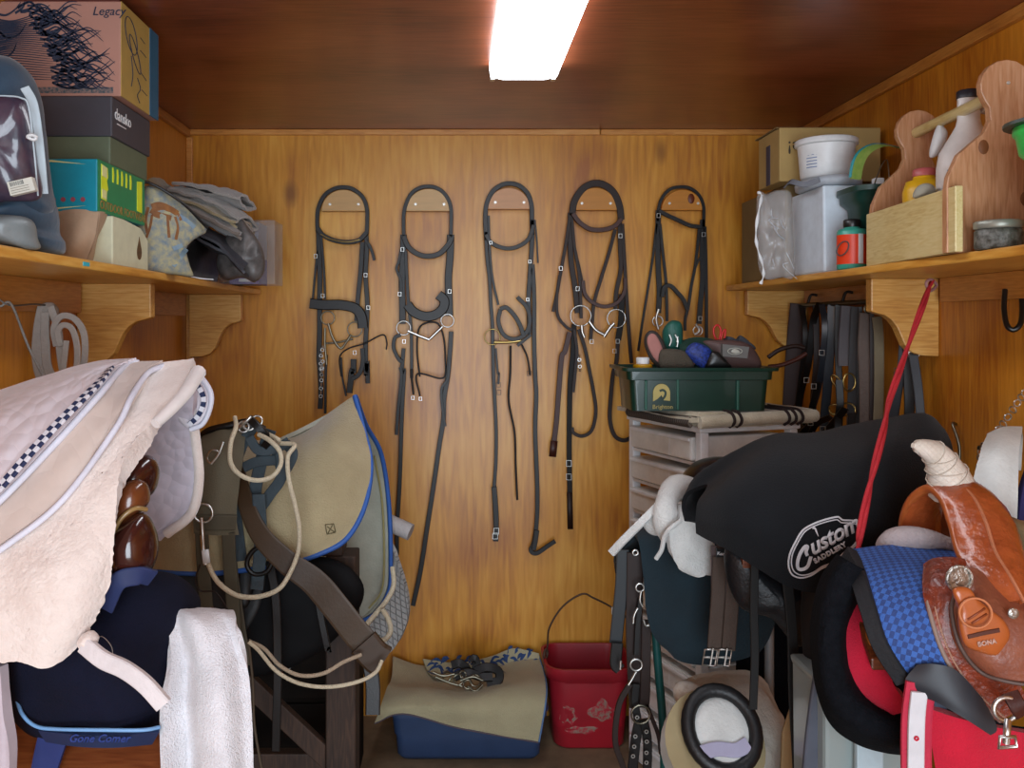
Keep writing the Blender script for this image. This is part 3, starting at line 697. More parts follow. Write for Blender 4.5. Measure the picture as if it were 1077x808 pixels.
# slate blue blanket roll under it, grey plastic sheet
bm = NB(); pillow(bm, [P(-70, 216, 1.72), P(0, 210, 1.7), P(48, 208, 1.68), P(58, 225, 1.68), P(60, 245, 1.7), P(66, 256, 1.7), P(62, 268, 1.72), P(30, 268, 1.72), P(-70, 262, 1.72)], (0, -1, 0), .24, 2.5, amp=.014, freq=12, seed=5, back=.6)
tag(obj('folded_blanket', bm, NAVT), 'slate blue nylon blanket end slumped on the left shelf under the clear bag', 'blanket')
bm = NB(); pillow(bm, [P(-60, 224, 1.56), P(0, 226, 1.55), P(30, 230, 1.55), P(36, 250, 1.56), P(38, 262, 1.57), P(10, 260, 1.56), P(-60, 252, 1.56)], (0, -1, 0), .12, 2.2, amp=.012, freq=16, seed=8)
tag(obj('plastic_bag', bm, mat('grey film', '#7c8688', .45, bump=.9, bscale=30, coat=.15)), 'crumpled grey plastic bag at the left shelf edge', 'plastic bag')
# horse-print bag
t = thing('horse_print_bag', 'cream and blue zipped bag printed with a brown horse, beside the cream carton', 'bag', (-.79, 2.4, ZL))
HP = mat('tapestry print cream', '#aca47c', .75, col2='#6c7c88', nscale=60, vary=.7, bump=.3)
o_ = [P(138, 283, 2.26), P(139, 262, 2.27), P(144, 236, 2.28), P(149, 204, 2.3), P(160, 196, 2.31), P(190, 214, 2.36), P(218, 240, 2.42), P(204, 252, 2.38), P(196, 262, 2.35), P(200, 280, 2.36), P(203, 291, 2.36), P(185, 289, 2.32)]
bm = NB(); pillow(bm, o_, (.35, -1, 0), .05, 4, amp=.004, freq=14, k=3); hb = obj('fabric_body', bm, HP, t)
HH = surf_hit(hb, .001)
def hstrokes(name, L, mm):
    bm = NB()
    for pts, wd in L: strap(bm, [HH(P(x, y, 2.3)) for x, y in pts], wd, .0012, n=(.35, -1, 0), k=4)
    obj(name, bm, mm, t)
HB = mat('chestnut print', '#643a1a', .7, col2='#94602e', nscale=60)
hstrokes('printed_horse', [([(160, 219), (168, 217), (178, 221), (186, 226)], .022), ([(158, 222), (166, 226), (180, 230)], .016), ([(156, 218), (153, 232), (155, 245)], .007), ([(160, 226), (158, 238), (154, 250)], .006), ([(176, 226), (177, 240), (178, 250)], .007), ([(184, 228), (187, 240), (185, 252)], .007), ([(186, 224), (190, 232)], .009)], HB)
hstrokes('printed_sky', [([(188, 228), (196, 233), (204, 240)], .016), ([(196, 262), (190, 270), (182, 280)], .012), ([(182, 262), (192, 258)], .012)], mat('blue print', '#5878a0', .7, col2='#8c9c98', nscale=50))
bm = NB(); tube(bm, [P(140, 262, 2.24), P(148, 206, 2.27), P(155, 192, 2.29), P(190, 212, 2.33), P(218, 240, 2.39)], .004, 6); obj('zip_edge', bm, BLKP, t)
# black tote with snaps
t = thing('tote_bag', 'open black vinyl tote bag beside the horse-print bag on left shelf', 'bag', (-.80, 2.62, ZL))
VIN = mat('black vinyl', '#101212', .35, bump=.5, bscale=18, coat=.2, spec=.4)
cs = [(-.97, 2.38), (-.80, 2.36), (-.765, 2.45), (-.760, 2.85), (-.79, 2.95), (-.97, 2.95)]
bm = NB(); q = cr([Vector((x, y, 0)) for x, y in cs], 5, True)
R_ = []
for z, s in ((0, .96), (.03, 1.0), (.09, .97), (.13, .93), (.132, .88), (.09, .9), (.02, .92)):
    c_ = Vector((-.86, 2.65, 0)); R_.append([c_+(p-c_)*s+Vector((.006*mn.noise(p*20+Vector((0, 0, z*20))), 0, ZL+.001+z+(.02*math.sin(p.y*9) if z > .1 else 0))) for p in q])
loft(bm, R_); obj('bag_body', bm, VIN, t)
bm = NB(); tube(bm, [Vector((-.763, 2.40, ZL+.11)), Vector((-.755, 2.47, ZL+.08)), Vector((-.752, 2.56, ZL+.10)), Vector((-.76, 2.6, ZL+.125))], .006, 6); obj('handle', bm, VIN, t)
for y, z in ((2.5, .085), (2.5, .02)):
    bm = NB(); lathe(bm, Vector((-.757, y, ZL+z)), [(.007, 0), (.005, .004)], 10, Matrix.Rotation(PI/2, 3, 'Y')); obj('snap', bm, STEEL, t)
bm = NB(); strap(bm, [P(196, 290, 2.5), P(212, 293, 2.5), P(224, 294, 2.52)], .006, .003, n=(0, 0, 1)); obj('white_tag', bm, WHT, t)
# stack of grey wraps
WR = [mat('taupe fleece', '#7c7066', .9, bump=.4, bscale=60, sheen=.4), mat('grey cotton', '#9a948e', .9, bump=.4, bscale=60, sheen=.4), mat('charcoal film', '#44444a', .5, bump=.5, bscale=30), mat('beige fleece', '#9c8c6c', .9, bump=.4, sheen=.4)]
wl = ['lowest charcoal wrap slumping over the black tote on left shelf', 'taupe leg wrap sagging above the charcoal one, left shelf heap', 'beige leg wrap folded in the middle of the left shelf heap', 'grey ribbed wrap near the top of the left shelf heap', 'palest grey wrap lying on top of the left shelf heap']
for k, (mi, pts) in enumerate([(2, [(204, 240), (222, 252), (246, 266), (266, 286)]), (0, [(166, 204), (190, 216), (224, 232), (262, 252)]), (3, [(170, 196), (186, 212), (226, 224), (258, 240)]), (1, [(190, 206), (215, 211), (240, 222), (262, 236)]), (1, [(194, 200), (214, 203), (238, 208), (260, 214)])]):
    bm = NB(); L = [P(x, y, 2.78+.02*k) for x, y in pts]; hgt = (.05, .04, .035, .035, .035)[k]
    rows = []
    for s_ in (-1, -.5, 0, .5, 1):
        rows.append([p+Vector((0, s_*.13, hgt*.55*(1-s_*s_))) for p in L])
    low = [[p+Vector((0, s_*.13, -hgt*.5*(1-s_*s_))) for p in L] for s_ in (.8, .3, -.3, -.8)]
    sheet(bm, rows+low, .008, 6, 4, amp=.010, freq=17, seed=k)
    tag(obj('leg_wrap', bm, WR[mi]), wl[k], 'leg wrap', 'wraps heaped on the left shelf')
bm = NB(); pillow(bm, [P(250, 232, 2.75), P(262, 240, 2.75), P(276, 262, 2.75), P(278, 285, 2.75), P(268, 297, 2.75), P(255, 292, 2.75), P(235, 294, 2.75), P(228, 270, 2.75)], (.3, -1, 0), .12, 2.2, amp=.016, freq=16, seed=4)
tag(obj('plastic_wrap', bm, mat('cloudy film', '#6a6664', .5, col2='#3e3a38', vary=.9, bump=.7, bscale=30, coat=.1)), 'cloudy dark plastic wrapping bunched at the end of the wrap heap', 'plastic wrap')
t = thing('clear_box', 'clear plastic box with white and purple label at the end of left shelf', 'plastic box', (-.74, 3.05, ZL))
CLR = mat('clear plastic', '#b8b8b4', .2, alpha=.35, coat=.5)
mbox('box_body', (-.80, 3.0, ZL+.0005), (-.60, 3.14, ZL+.215), CLR, t)
t2 = mbox('label_card', (-.75, 3.004, ZL+.002), (-.655, 3.135, ZL+.208), mat('lilac white card', '#b4b4c8', .6), t, 0)
mbox('purple_band', (-.751, 3.003, ZL+.002), (-.654, 3.136, ZL+.09), mat('purple card', '#5a3090', .6), t, 0)
mbox('purple_print', (-.72, 3.0022, ZL+.010), (-.665, 3.0035, ZL+.02), LW, t, 0)
# coil of white rope hanging under the shelf
t = thing('rope_coil', 'off-white flat cotton rein coil hanging from a hook under left shelf', 'rope coil', P(62, 360, 2.15))
COT = mat('dirty white cotton', '#a8a098', .85, bump=.5, bscale=120)
F5 = FF(0, 180, 3.366)
for k, (pts, wd) in enumerate([([(150, 480), (135, 560), (130, 660), (150, 740), (200, 770)], 34), ([(160, 500), (160, 600), (170, 700), (215, 770)], 30), ([(180, 480), (205, 560), (215, 660), (235, 770)], 26), ([(200, 620), (190, 560), (215, 515), (260, 520), (295, 570), (300, 650), (285, 740), (260, 780)], 22), ([(215, 620), (205, 570), (225, 545), (255, 560), (272, 620), (270, 700), (250, 770)], 20), ([(235, 600), (225, 690), (215, 760)], 18)]):
    bm = NB(); strap(bm, [F5(x, y, 2.16-.012*k) for x, y in pts], wd/3.366*2.15/950, .006); obj('rope_strand', bm, COT, t)
bm = NB(); pillow(bm, [F5(x, y, 2.17) for x, y in ((140, 500), (150, 470), (185, 465), (208, 490), (200, 520), (160, 530))], (0, -1, 0), .03); obj('knot', bm, COT, t)
bm = NB(); tube(bm, [P(56, 322, 2.19), P(56, 326, 2.17), P(54, 332, 2.16)], .003, 6); obj('hook', bm, BLKP, t)
bm = NB(); tube(bm, [Vector((XL+.023, 1.95, 1.56)), P(0, 322, 1.95), P(12, 320, 1.95), P(30, 365, 1.93), P(50, 405, 1.9)], .0028, 6)
tag(obj('thin_cord', bm, mat('grey twisted cord', '#8a8680', .7, bump=.8, bscale=300)), 'thin grey twisted cord slanting down to the pads, left wall', 'cord')
bm = NB(); tube(bm, [Vector((XL+.023, 1.95, 1.565)), P(10, 321, 1.96), P(36, 320, 2.1), P(55, 322, 2.2)], .002, 6)
tag(obj('thin_cord', bm, mat('grey twine', '#6a6660', .7)), 'thin grey cord strung level under the left shelf', 'cord')
# ---------------------------------------------------------------- things on the right shelf
CB = mat('kraft cardboard', '#b4965c', .75, nscale=9); CBD = mat('dull cardboard', '#7e6840', .8, nscale=7)
t = thing('cardboard_box', 'dull brown cardboard box standing behind the clear plastic bag', 'box', (1.16, 3.02, ZR))
mbox('box_body', (1.03, 2.82, ZR+.0005), (1.30, 3.25, 1.932), CBD, t)
bm = NB(); prism(bm, [Vector((1.0295, y, z)) for y, z in ((3.1, 1.80), (3.05, 1.80), (3.075, 1.845))], (-1, 0, 0), .0008); obj('printed_mark', bm, mat('grey print', '#5a5038', .7), t, smooth=False)
t = thing('cardboard_box', 'kraft cardboard box with upside-down print, topmost behind the white tub', 'box', (1.14, 2.9, 1.9335))
mbox('box_body', (.99, 2.76, 1.9335), (1.30, 2.95, 2.098), CB, t)
mbox('lid_flap', (.985, 2.775, 2.099), (1.24, 2.97, 2.102), CBD, t, 0)
mbox('tape_mark', (.9885, 2.84, 1.935), (.9899, 2.875, 2.06), mat('dark print', '#3a3c50', .6), t, 0)
text('lettering', 'Sale!', (1.115, 2.7595, 2.055), (-1, 0, 0), (0, 0, -1), .055, mat('dark ink', '#3c3428', .7), t)
# styrofoam container
t = thing('foam_container', 'tall white foam container with grey lid, beside the orange bottle', 'container', (1.08, 2.63, ZR))
SF = mat('white foam', '#d4e0ea', .6)
bm = NB(); loft(bm, [[Vector((x, y, z)) for x, y in q] for z, q in ((ZR+.0005, ((1.035, 2.535), (1.14, 2.535), (1.14, 2.76), (1.035, 2.76))), (ZR+.245, ((1.03, 2.53), (1.15, 2.53), (1.15, 2.77), (1.03, 2.77))))])
obj('container_body', bm, SF, t, smooth=False, bevel=.006)
bm = NB(); lathe(bm, (1.09, 2.645, ZR+.246), [(.085, 0), (.098, .006), (.10, .02), (.09, .03), (.03, .034)], 28, sx=.85, sy=1.3); obj('lid', bm, mat('pale grey lid', '#b4bcc4', .45), t)
bm = NB(); strap(bm, [P(826, 196, 2.66), P(832, 191, 2.6), P(846, 194, 2.56), P(862, 189, 2.53)], .016, .004); obj('lid_strap', bm, mat('grey strap', '#70747c', .5), t)
# white tub
t = thing('plastic_tub', 'round white lidless plastic tub on the foam container', 'tub', (1.11, 2.66, ZR+.282))
bm = NB(); lathe(bm, (1.09, 2.655, ZR+.281), [(.068, 0), (.072, .004), (.080, .095), (.088, .098), (.088, .112), (.083, .115), (.078, .112), (.072, .02), (.0, .018)][:9], 32); obj('tub_body', bm, WHT, t)
bm = NB()
for k in range(5): strap(bm, [Vector((1.09+.0765*math.sin(a), 2.655-.0765*math.cos(a), ZR+.345-.009*k)) for a in (-1.15, -1.0, -.85, -.72)], .003, .001)
obj('printed_lines', bm, mat('blue grey print', '#8898b8', .6), t)
# clear bag
t = thing('clear_plastic_bag', 'crumpled clear plastic bag dangling its white drawstring over the right shelf edge', 'plastic bag', P(815, 295, 2.72))
PB = mat('crinkled clear film', '#dcdcdc', .12, alpha=.26, bump=.9, bscale=30, coat=1)
bm = NB(); pillow(bm, [P(x, y, 2.70) for x, y in ((797, 203), (806, 204), (818, 200), (832, 204), (835, 240), (835, 290), (822, 292), (806, 294), (798, 280), (796, 240))], (0, -1, 0), .07, 2.2, amp=.016, freq=24, k=8, K=10)
obj('film', bm, PB, t)
bm = NB(); tube(bm, [P(797, 202, 2.67), P(801, 206, 2.66), P(798, 222, 2.65), P(795, 245, 2.65), P(797, 262, 2.65), P(802, 278, 2.65), P(803, 290, 2.65), P(800, 299, 2.65)], lambda u: .0035+.002*math.sin(u*40), 6); obj('drawstring', bm, WHT, t)
rs = random.Random(2); CRM = mat('film creases', '#d8dce0', .2, alpha=.6)
for k in range(7):
    x = 800+rs.uniform(2, 30); y = 210+rs.uniform(0, 70); bm = NB(); tube(bm, [P(x, y, 2.662), P(x+rs.uniform(-6, 8), y+rs.uniform(3, 9), 2.655), P(x+rs.uniform(-4, 12), y+rs.uniform(8, 20), 2.66)], .0012, 4); obj('crease', bm, CRM, t)
# orange bottle
t = thing('small_bottle', 'small orange-red bottle with teal bands and black cap on right shelf', 'bottle', (1.06, 2.41, ZR))
c_ = Vector((1.058, 2.41, ZR+.0005))
bm = NB(); lathe(bm, c_, [(.036, 0), (.038, .003), (.038, .100), (.034, .107), (.021, .110), (.02, .113)], 24); obj('bottle_body', bm, mat('bottle teal', '#3c9c88', .35), t)
bm = NB(); lathe(bm, c_+Vector((0, 0, .014)), [(.0384, 0), (.0384, .078)], 24); obj('label_wrap', bm, mat('orange label', '#e03c14', .4), t)
bm = NB(); strap(bm, [c_+Vector((.0388*math.sin(a), -.0388*math.cos(a), .054)) for a in (.0, .12, .24, .36)], .078, .0008); obj('label_stripe', bm, WHT, t)
bm = NB(); lathe(bm, c_+Vector((0, 0, .113)), [(.021, 0), (.022, .003), (.022, .018), (.019, .021)], 20); obj('cap', bm, BLKP, t)
bm = NB(); ring(bm, c_+Vector((-.034, -.022, .055)), .014, .0018, (-.8, -.6, 0), 16, 5, 1, 1.5); obj('label_emblem', bm, mat('grey print 2', '#484848', .6), t)
# dark green tub
t = thing('green_tub', 'dark green plastic tub behind the caddy, holding the leaflet', 'tub', (1.15, 2.46, ZR))
GT = mat('dark green plastic', '#143c34', .4)
bm = NB(); lathe(bm, (1.145, 2.45, ZR+.0005), [(.055, 0), (.066, .17), (.082, .185), (.084, .205), (.090, .208), (.090, .222), (.083, .222), (.075, .19), (.02, .185)], 24, sq=5); obj('tub_body', bm, GT, t)
mbox('pump_head', (1.13, 2.43, ZR+.19), (1.155, 2.455, ZR+.25), WHT, t)
bm = NB(); tube(bm, [Vector((1.12, 2.42, ZR+.19)), Vector((1.13, 2.43, ZR+.24)), Vector((1.165, 2.44, ZR+.30)), Vector((1.18, 2.45, ZR+.2))], .002, 5); obj('wire_handle', bm, OLDM, t)
# leaflet
bm = NB(); q = [P(894, 188, 2.40), P(897, 172, 2.40), P(904, 160, 2.40), P(917, 153, 2.40), P(932, 153, 2.41), P(953, 158, 2.42)]
t = thing('leaflet', 'curled green and yellow leaflet sticking out of the dark green tub', 'leaflet', P(915, 188, 2.4))
sheet(bm, [q, [p+Vector((.038, .02, .0)) for p in q]], .001, 6, 3); obj('paper', bm, mat('green paper', '#78a848', .5, col2='#b8c868', nscale=30), t)
bm = NB(); strap(bm, [p+Vector((-.001, -.002, .003)) for p in q], .007, .001, n=(0, -.4, 1)); obj('teal_edge', bm, mat('teal paper', '#1c8890', .5), t)
# wooden caddy
t = thing('wooden_caddy', 'handmade wooden tool caddy with rounded ends and dowel handle', 'tool caddy', (1.13, 2.05, ZR))
def endprof(cx, cz0, top, w, y):
    pr = [(-w/2, 0), (-w/2, .13), (-w/2*.97, .155), (-w/2*.8, .20), (-.045, .245), (-.034, .27), (-.036, .295)]
    r = .054; zc = top-r
    for k in range(0, 13):
        a = math.radians(215-250*k/12); pr.append((r*math.cos(a), zc+r*math.sin(a)))
    pr += [(.036, .295), (.034, .27), (.045, .245), (w/2*.8, .20), (w/2*.97, .155), (w/2, .13), (w/2, 0)]
    return [Vector((cx+a, y, cz0+b)) for a, b in pr]
for y, cx, nm in ((1.83, 1.118, 'near'), (2.262, 1.16, 'far')):
    bm = NB(); prism(bm, endprof(cx, ZR+.0005, .392, .245 if nm == 'near' else .235, y), (0, 1, 0), .018); obj('end_board', bm, CADDY, t, smooth=False, bevel=.002)
bm = NB(); M_ = Matrix.Identity(4)
prism(bm, [Vector((.996, 1.80, ZR+.0005)), Vector((1.012, 1.80, ZR+.0005)), Vector((1.053, 2.28, ZR+.0005)), Vector((1.037, 2.28, ZR+.0005))], (0, 0, 1), .132); obj('side_board', bm, CADDYF, t, smooth=False, bevel=.002)
bm = NB(); prism(bm, [Vector((1.232, 1.85, ZR+.0005)), Vector((1.245, 1.85, ZR+.0005)), Vector((1.28, 2.26, ZR+.0005)), Vector((1.268, 2.26, ZR+.0005))], (0, 0, 1), .13); obj('side_board', bm, CADDYF, t, smooth=False, bevel=.002)
bm = NB(); prism(bm, [Vector((1.015, 1.85, ZR+.001)), Vector((1.23, 1.85, ZR+.001)), Vector((1.266, 2.26, ZR+.001)), Vector((1.055, 2.26, ZR+.001))], (0, 0, 1), .012); obj('bottom_board', bm, CADDY, t, smooth=False)
bm = NB(); tube(bm, [Vector((1.112, 1.845, ZR+.328)), Vector((1.155, 2.266, ZR+.335))], .013, 12, smooth=False); obj('handle', bm, CADDYF, t)
bm = NB(); lathe(bm, (1.12, 1.8295, ZR+.345), [(.004, 0), (.003, .002)], 8, Matrix.Rotation(PI/2, 3, 'X')); obj('screw', bm, SCREW, t)
for x, z in ((1.07, .215), (1.155, .11)):
    bm = NB(); lathe(bm, (x, 1.8302, ZR+z), [(.011, 0), (.010, .001)], 12, Matrix.Rotation(PI/2, 3, 'X'), sy=1.4); obj('knot', bm, mat('caddy knot', '#80502c', .6), t)
# bottles in the caddy
t = thing('yellow_bottle', 'yellow plastic bottle with pink cap standing in the wooden caddy', 'bottle', (1.11, 2.15, ZR+.013))
YB_ = mat('yellow plastic', '#e8b820', .35)
bm = NB(); lathe(bm, (1.106, 2.13, ZR+.0135), [(.044, 0), (.047, .01), (.047, .155), (.040, .178), (.026, .182), (.024, .19)], 24); obj('bottle_body', bm, YB_, t)
bm = NB(); lathe(bm, (1.106, 2.13, ZR+.204), [(.026, 0), (.026, .014), (.022, .018)], 20); obj('cap', bm, mat('pink cap', '#c06060', .4), t)
t = thing('white_jug', 'large white jug with dark cap and blue label in the wooden caddy', 'jug', (1.13, 2.02, ZR+.013))
bm = NB(); lathe(bm, (1.145, 2.015, ZR+.0135), [(.062, 0), (.068, .008), (.068, .19), (.062, .225), (.04, .262), (.027, .285), (.024, .30), (.024, .345)], 28, sx=1, sy=.8); obj('jug_body', bm, mat('white jug plastic', '#e4e0dc', .35), t)
bm = NB(); lathe(bm, (1.145, 2.015, ZR+.359), [(.025, 0), (.025, .016), (.022, .018)], 20); obj('cap', bm, mat('dark cap', '#2c2c34', .4), t)
bm = NB(); tube(bm, [Vector((1.172, 2.015, ZR+.335)), Vector((1.205, 2.02, ZR+.325)), Vector((1.215, 2.02, ZR+.28)), Vector((1.20, 2.02, ZR+.24))], .009, 8); obj('handle', bm, WHT, t)
bm = NB(); strap(bm, [Vector((1.145+.069*math.sin(a), 2.015-.0555*math.cos(a), ZR+.165)) for a in (-1.1, -.8, -.5, -.2, .1)], .062, .001); obj('label', bm, mat('blue label', '#1c90c8', .4), t)
bm = NB(); strap(bm, [Vector((1.145+.0695*math.sin(a), 2.015-.0562*math.cos(a), ZR+.142)) for a in (-.9, -.7, -.5)], .014, .001); obj('label_patch', bm, mat('lime label', '#a8d060', .4), t)
bm = NB(); pillow(bm, [P(x, y, 2.02) for x, y in ((962, 208), (966, 196), (974, 193), (981, 198), (982, 208))], (0, -1, 0), .05, 2.2, amp=.003); tag(obj('folded_sponge', bm, mat('pale sponge', '#b0b0a0', .8)), 'small pale grey sponge behind the caddy front board', 'sponge')
bm = NB(); pillow(bm, [P(x, y, 2.12) for x, y in ((978, 165), (983, 140), (988, 131), (996, 140), (990, 160))], (0, -1, 0), .03, 2, amp=.004); tag(obj('crumpled_tissue', bm, WHT), 'white crumpled tissue between dowel handle and jug', 'tissue')
# jar tin at the shelf edge
t = thing('shallow_jar', 'shallow clear jar of dark contents in front of the caddy', 'jar', (1.06, 1.74, ZR))
c_ = Vector((1.055, 1.755, ZR+.0005))
bm = NB(); lathe(bm, c_, [(.038, 0), (.042, .004), (.042, .036), (.038, .04)], 24); obj('dark_contents', bm, mat('dark contents', '#34322a', .5, col2='#70706a', nscale=90, vary=.8, bump=.6), t)
bm = NB(); lathe(bm, c_+Vector((0, 0, .040)), [(.041, 0), (.043, .002), (.043, .014), (.04, .016)], 24); obj('lid', bm, mat('dull lid', '#98988c', .4, .4), t)
# bright green bucket
t = thing('green_bucket', 'bright green plastic bucket cut by the right edge of the photo', 'bucket', (1.10, 1.62, ZR))
c_ = Vector((1.098, 1.615, ZR+.0005)); GB = mat('lime green plastic', '#38c858', .35)
bm = NB(); lathe(bm, c_, [(.045, 0), (.052, .004), (.068, .155), (.078, .165), (.083, .195), (.088, .2), (.088, .212)], 26); obj('bucket_body', bm, GB, t)
bm = NB(); lathe(bm, c_+Vector((0, 0, .2125)), [(.096, 0), (.096, .006), (.088, .009)], 26, sx=1.1); obj('lid', bm, mat('dark grey lid', '#38443c', .4), t)
bm = NB(); lathe(bm, c_+Vector((0, 0, .006)), [(.0535, 0), (.0575, .045)], 26); obj('checked_label', bm, mat('yellow green label', '#a8c820', .5, col2='#406818', nscale=120, vary=.8), t)
bm = NB(); ring(bm, c_+Vector((-.060, -.03, .085)), .010, .003, (-1, -.4, 0), 14, 6); obj('handle_lug', bm, WHT, t)
# ---------------------------------------------------------------- saddle racks and english saddles
def arm_rack(label, xw, x1, y, z, m, sx=1, brace=True):
    t = thing('saddle_rack', label, 'saddle rack', (xw, y, z-.1))
    a, b = sorted((xw, x1)); bm = NB()
    for s in (-1, 1): prism(bm, [Vector((a, y+s*.012, z)), Vector((a, y+s*.10, z-.085)), Vector((a, y+s*.10, z-.105)), Vector((a, y+s*.012, z-.02))], (1, 0, 0), b-a)
    obj('arm_board', bm, m, t, smooth=False, bevel=.003)
    obj('arm_beam', box(NB(), (a, y-.022, z-.11), (b-.02*sx, y+.022, z-.021)), m, t, smooth=False, bevel=.003)
    obj('wall_plate', box(NB(), (xw if sx > 0 else xw-.02, y-.05, z-.32), (xw+.02 if sx > 0 else xw, y+.05, z-.1)), m, t, smooth=False, bevel=.003)
    if brace:
        bm = NB(); prism(bm, [Vector((xw+sx*.02, y-.018, z-.32)), Vector((xw+sx*.02, y-.018, z-.25)), Vector((x1-sx*.18, y-.018, z-.11)), Vector((x1-sx*.10, y-.018, z-.11))], (0, 1, 0), .036)
        obj('brace', bm, m, t, smooth=False, bevel=.003)
    return t
def saddle(label, cx, cy, cz, f, m, mf=None, s=1.0, name='english_saddle'):
    """close-contact english saddle; f=+1 pommel towards +x; (cx,cy,cz) = deepest point of the seat"""
    t = thing(name, label, 'saddle', (cx, cy, cz-.42*s)); mf = mf or m
    L = lambda u, y, z: Vector((cx+f*u*s, cy+y*s, cz+z*s))
    st = [(-.25, .11, .075), (-.21, .15, .085), (-.13, .15, .03), (-.03, .12, .0), (.07, .085, .02), (.14, .065, .06), (.175, .05, .085)]
    rows = []
    for u, w_, z in st:
        rows.append([L(u, w_*math.sin(a)*1.0, z-(.10*(1-math.cos(a)))) for a in (-1.5, -1.0, -.5, 0, .5, 1.0, 1.5)])
    bm = NB(); sheet(bm, rows, .022*s, 4, 5); obj('seat', bm, m, t)
    bm = NB(); tube(bm, [L(.17, .085*math.sin(a), .085-.11*(1-math.cos(a))) for a in (-1.6, -1.1, -.55, 0, .55, 1.1, 1.6)], .014*s, 8); obj('pommel', bm, m, t)
    bm = NB(); tube(bm, [L(-.24+.03*(abs(a)/1.3), .13*math.sin(a), .082-.06*(1-math.cos(a))) for a in (-1.4, -.9, -.45, 0, .45, .9, 1.4)], .014*s, 8); obj('cantle', bm, m, t)
    for sd in (-1, 1):
        o_ = [(-.14, -.06), (-.02, -.05), (.12, -.02), (.17, -.07), (.20, -.17), (.19, -.29), (.12, -.38), (.0, -.40), (-.09, -.34), (-.13, -.2)]
        bm = NB(); pillow(bm, [L(u, sd*(.12+.14*min(1, (-z)/.3)), z) for u, z in o_], (0, sd, .2), .022*s, 8); fl = obj('flap', bm, mf, t)
        bm = NB(); pillow(bm, [L(u, sd*(.135+.14*min(1, (-z)/.3)), z) for u, z in ((.11, -.06), (.155, -.10), (.18, -.19), (.165, -.28), (.13, -.27), (.135, -.17))], (0, sd, .2), .05*s, 2.2); obj('knee_roll', bm, mf, t)
        bm = NB(); pillow(bm, [L(u, sd*(.125+.06*min(1, (-z)/.15)), z) for u, z in ((-.10, -.03), (.02, -.02), (.10, .0), (.13, -.05), (.08, -.12), (-.04, -.14), (-.11, -.09))], (0, sd, .4), .03*s, 5); obj('skirt', bm, m, t)
        bm = NB(); pillow(bm, [L(u, sd*(.08+.05*min(1, (-z)/.15)), z) for u, z in ((-.24, .05), (-.1, -.03), (.1, -.02), (.16, .03), (.15, -.08), (.0, -.16), (-.18, -.10), (-.25, -.02))], (0, sd, .3), .05*s, 2.5); obj('panel', bm, m, t)
    return t
SBR = mat('chestnut saddle leather', '#6c3a1e', .25, bump=.1, coat=.5); SDK = mat('oxblood leather', '#3c1a14', .22, coat=.6)
arm_rack('upper wooden saddle rack arm under the brown saddle, left wall', XL+.002, -.64, 1.55, 1.22, REDW, brace=False)
arm_rack('lower red-brown wooden saddle rack with diagonal brace, bottom left', XL+.002, -.46, 1.52, .835, REDW)
obj_l = saddle('brown leather english saddle under the sheepskin and quilted pads, left', -.78, 1.55, 1.30, 1, SBR, SDK, .8)
# extra rolls seen in the opening of the pads
FN = mat('sheepskin fleece', '#e8dcd4', .95, col2='#d4c2b8', nscale=14, bump=.45, bscale=220, sheen=.6)
QW = mat('white quilted cotton', '#e0dce4', .85, col2='#ccbcbe', nscale=7, vary=.4, pattern='voronoi', pscale=34, pbump=-.6, sheen=.3)
QP = mat('pinkish quilted suede', '#d4c4ba', .85, col2='#bca89c', nscale=6, vary=.5, pattern='voronoi', pscale=22, pbump=-.5, sheen=.4)
BIND = mat('lilac white binding', '#dcdce8', .8); CHK = mat('blue check braid', '#e0e0e8', .8, pattern='check', pcol='#202c50', pscale=110)
bm = NB(); pillow(bm, [P(x, y, 1.50) for x, y in ((118, 520), (132, 496), (148, 480), (160, 482), (166, 498), (160, 520), (140, 532), (122, 540))], (0, -1, 0), .10, 2.2); lab(obj('pommel_front', bm, SDK, obj_l), 'dark red-brown pommel front')
bm = NB(); pillow(bm, [P(x, y, 1.44) for x, y in ((122, 545), (124, 518), (138, 505), (152, 508), (156, 528), (142, 545), (128, 556))], (0, -1, 0), .07, 2.4); lab(obj('skirt_front', bm, SBR, obj_l), 'tan leather skirt edge')
bm = NB(); tube(bm, [P(118, 562, 1.40), P(128, 545, 1.40), (P(142, 535, 1.41)), P(154, 536, 1.43)], .004, 6); lab(obj('welt', bm, mat('pale tan welt', '#9c7c4c', .35, coat=.4), obj_l), 'pale tan welt')
bm = NB(); pillow(bm, [P(x, y, 1.42) for x, y in ((120, 600), (118, 565), (132, 548), (150, 540), (162, 560), (164, 585), (156, 603), (138, 606))], (0, -1, 0), .10, 2.0); lab(obj('flap_front', bm, SDK, obj_l), 'dark oxblood flap block')
# sheepskin pad (largest)
t = thing('sheepskin_pad', 'cream sheepskin saddle pad hanging over the brown saddle, left', 'saddle pad', (-.65, 1.55, .9))
rows = [[P(-70, 452, 1.60), P(40, 415, 1.60), P(120, 394, 1.60), P(206, 384, 1.60)],
        [P(-70, 480, 1.47), P(40, 455, 1.48), P(110, 438, 1.5), P(196, 412, 1.53)],
        [P(-70, 540, 1.40), P(20, 520, 1.40), P(90, 492, 1.41), P(163, 450, 1.47)],
        [P(-70, 600, 1.36), P(20, 580, 1.35), P(75, 550, 1.36), P(131, 498, 1.40)],
        [P(-70, 640, 1.33), P(20, 625, 1.32), P(75, 600, 1.32), P(120, 560, 1.36)],
        [P(-70, 668, 1.32), P(20, 660, 1.31), P(72, 645, 1.31), P(113, 612, 1.35)],
        [P(-70, 692, 1.32), P(20, 693, 1.31), P(52, 697, 1.31), P(90, 664, 1.34)]]
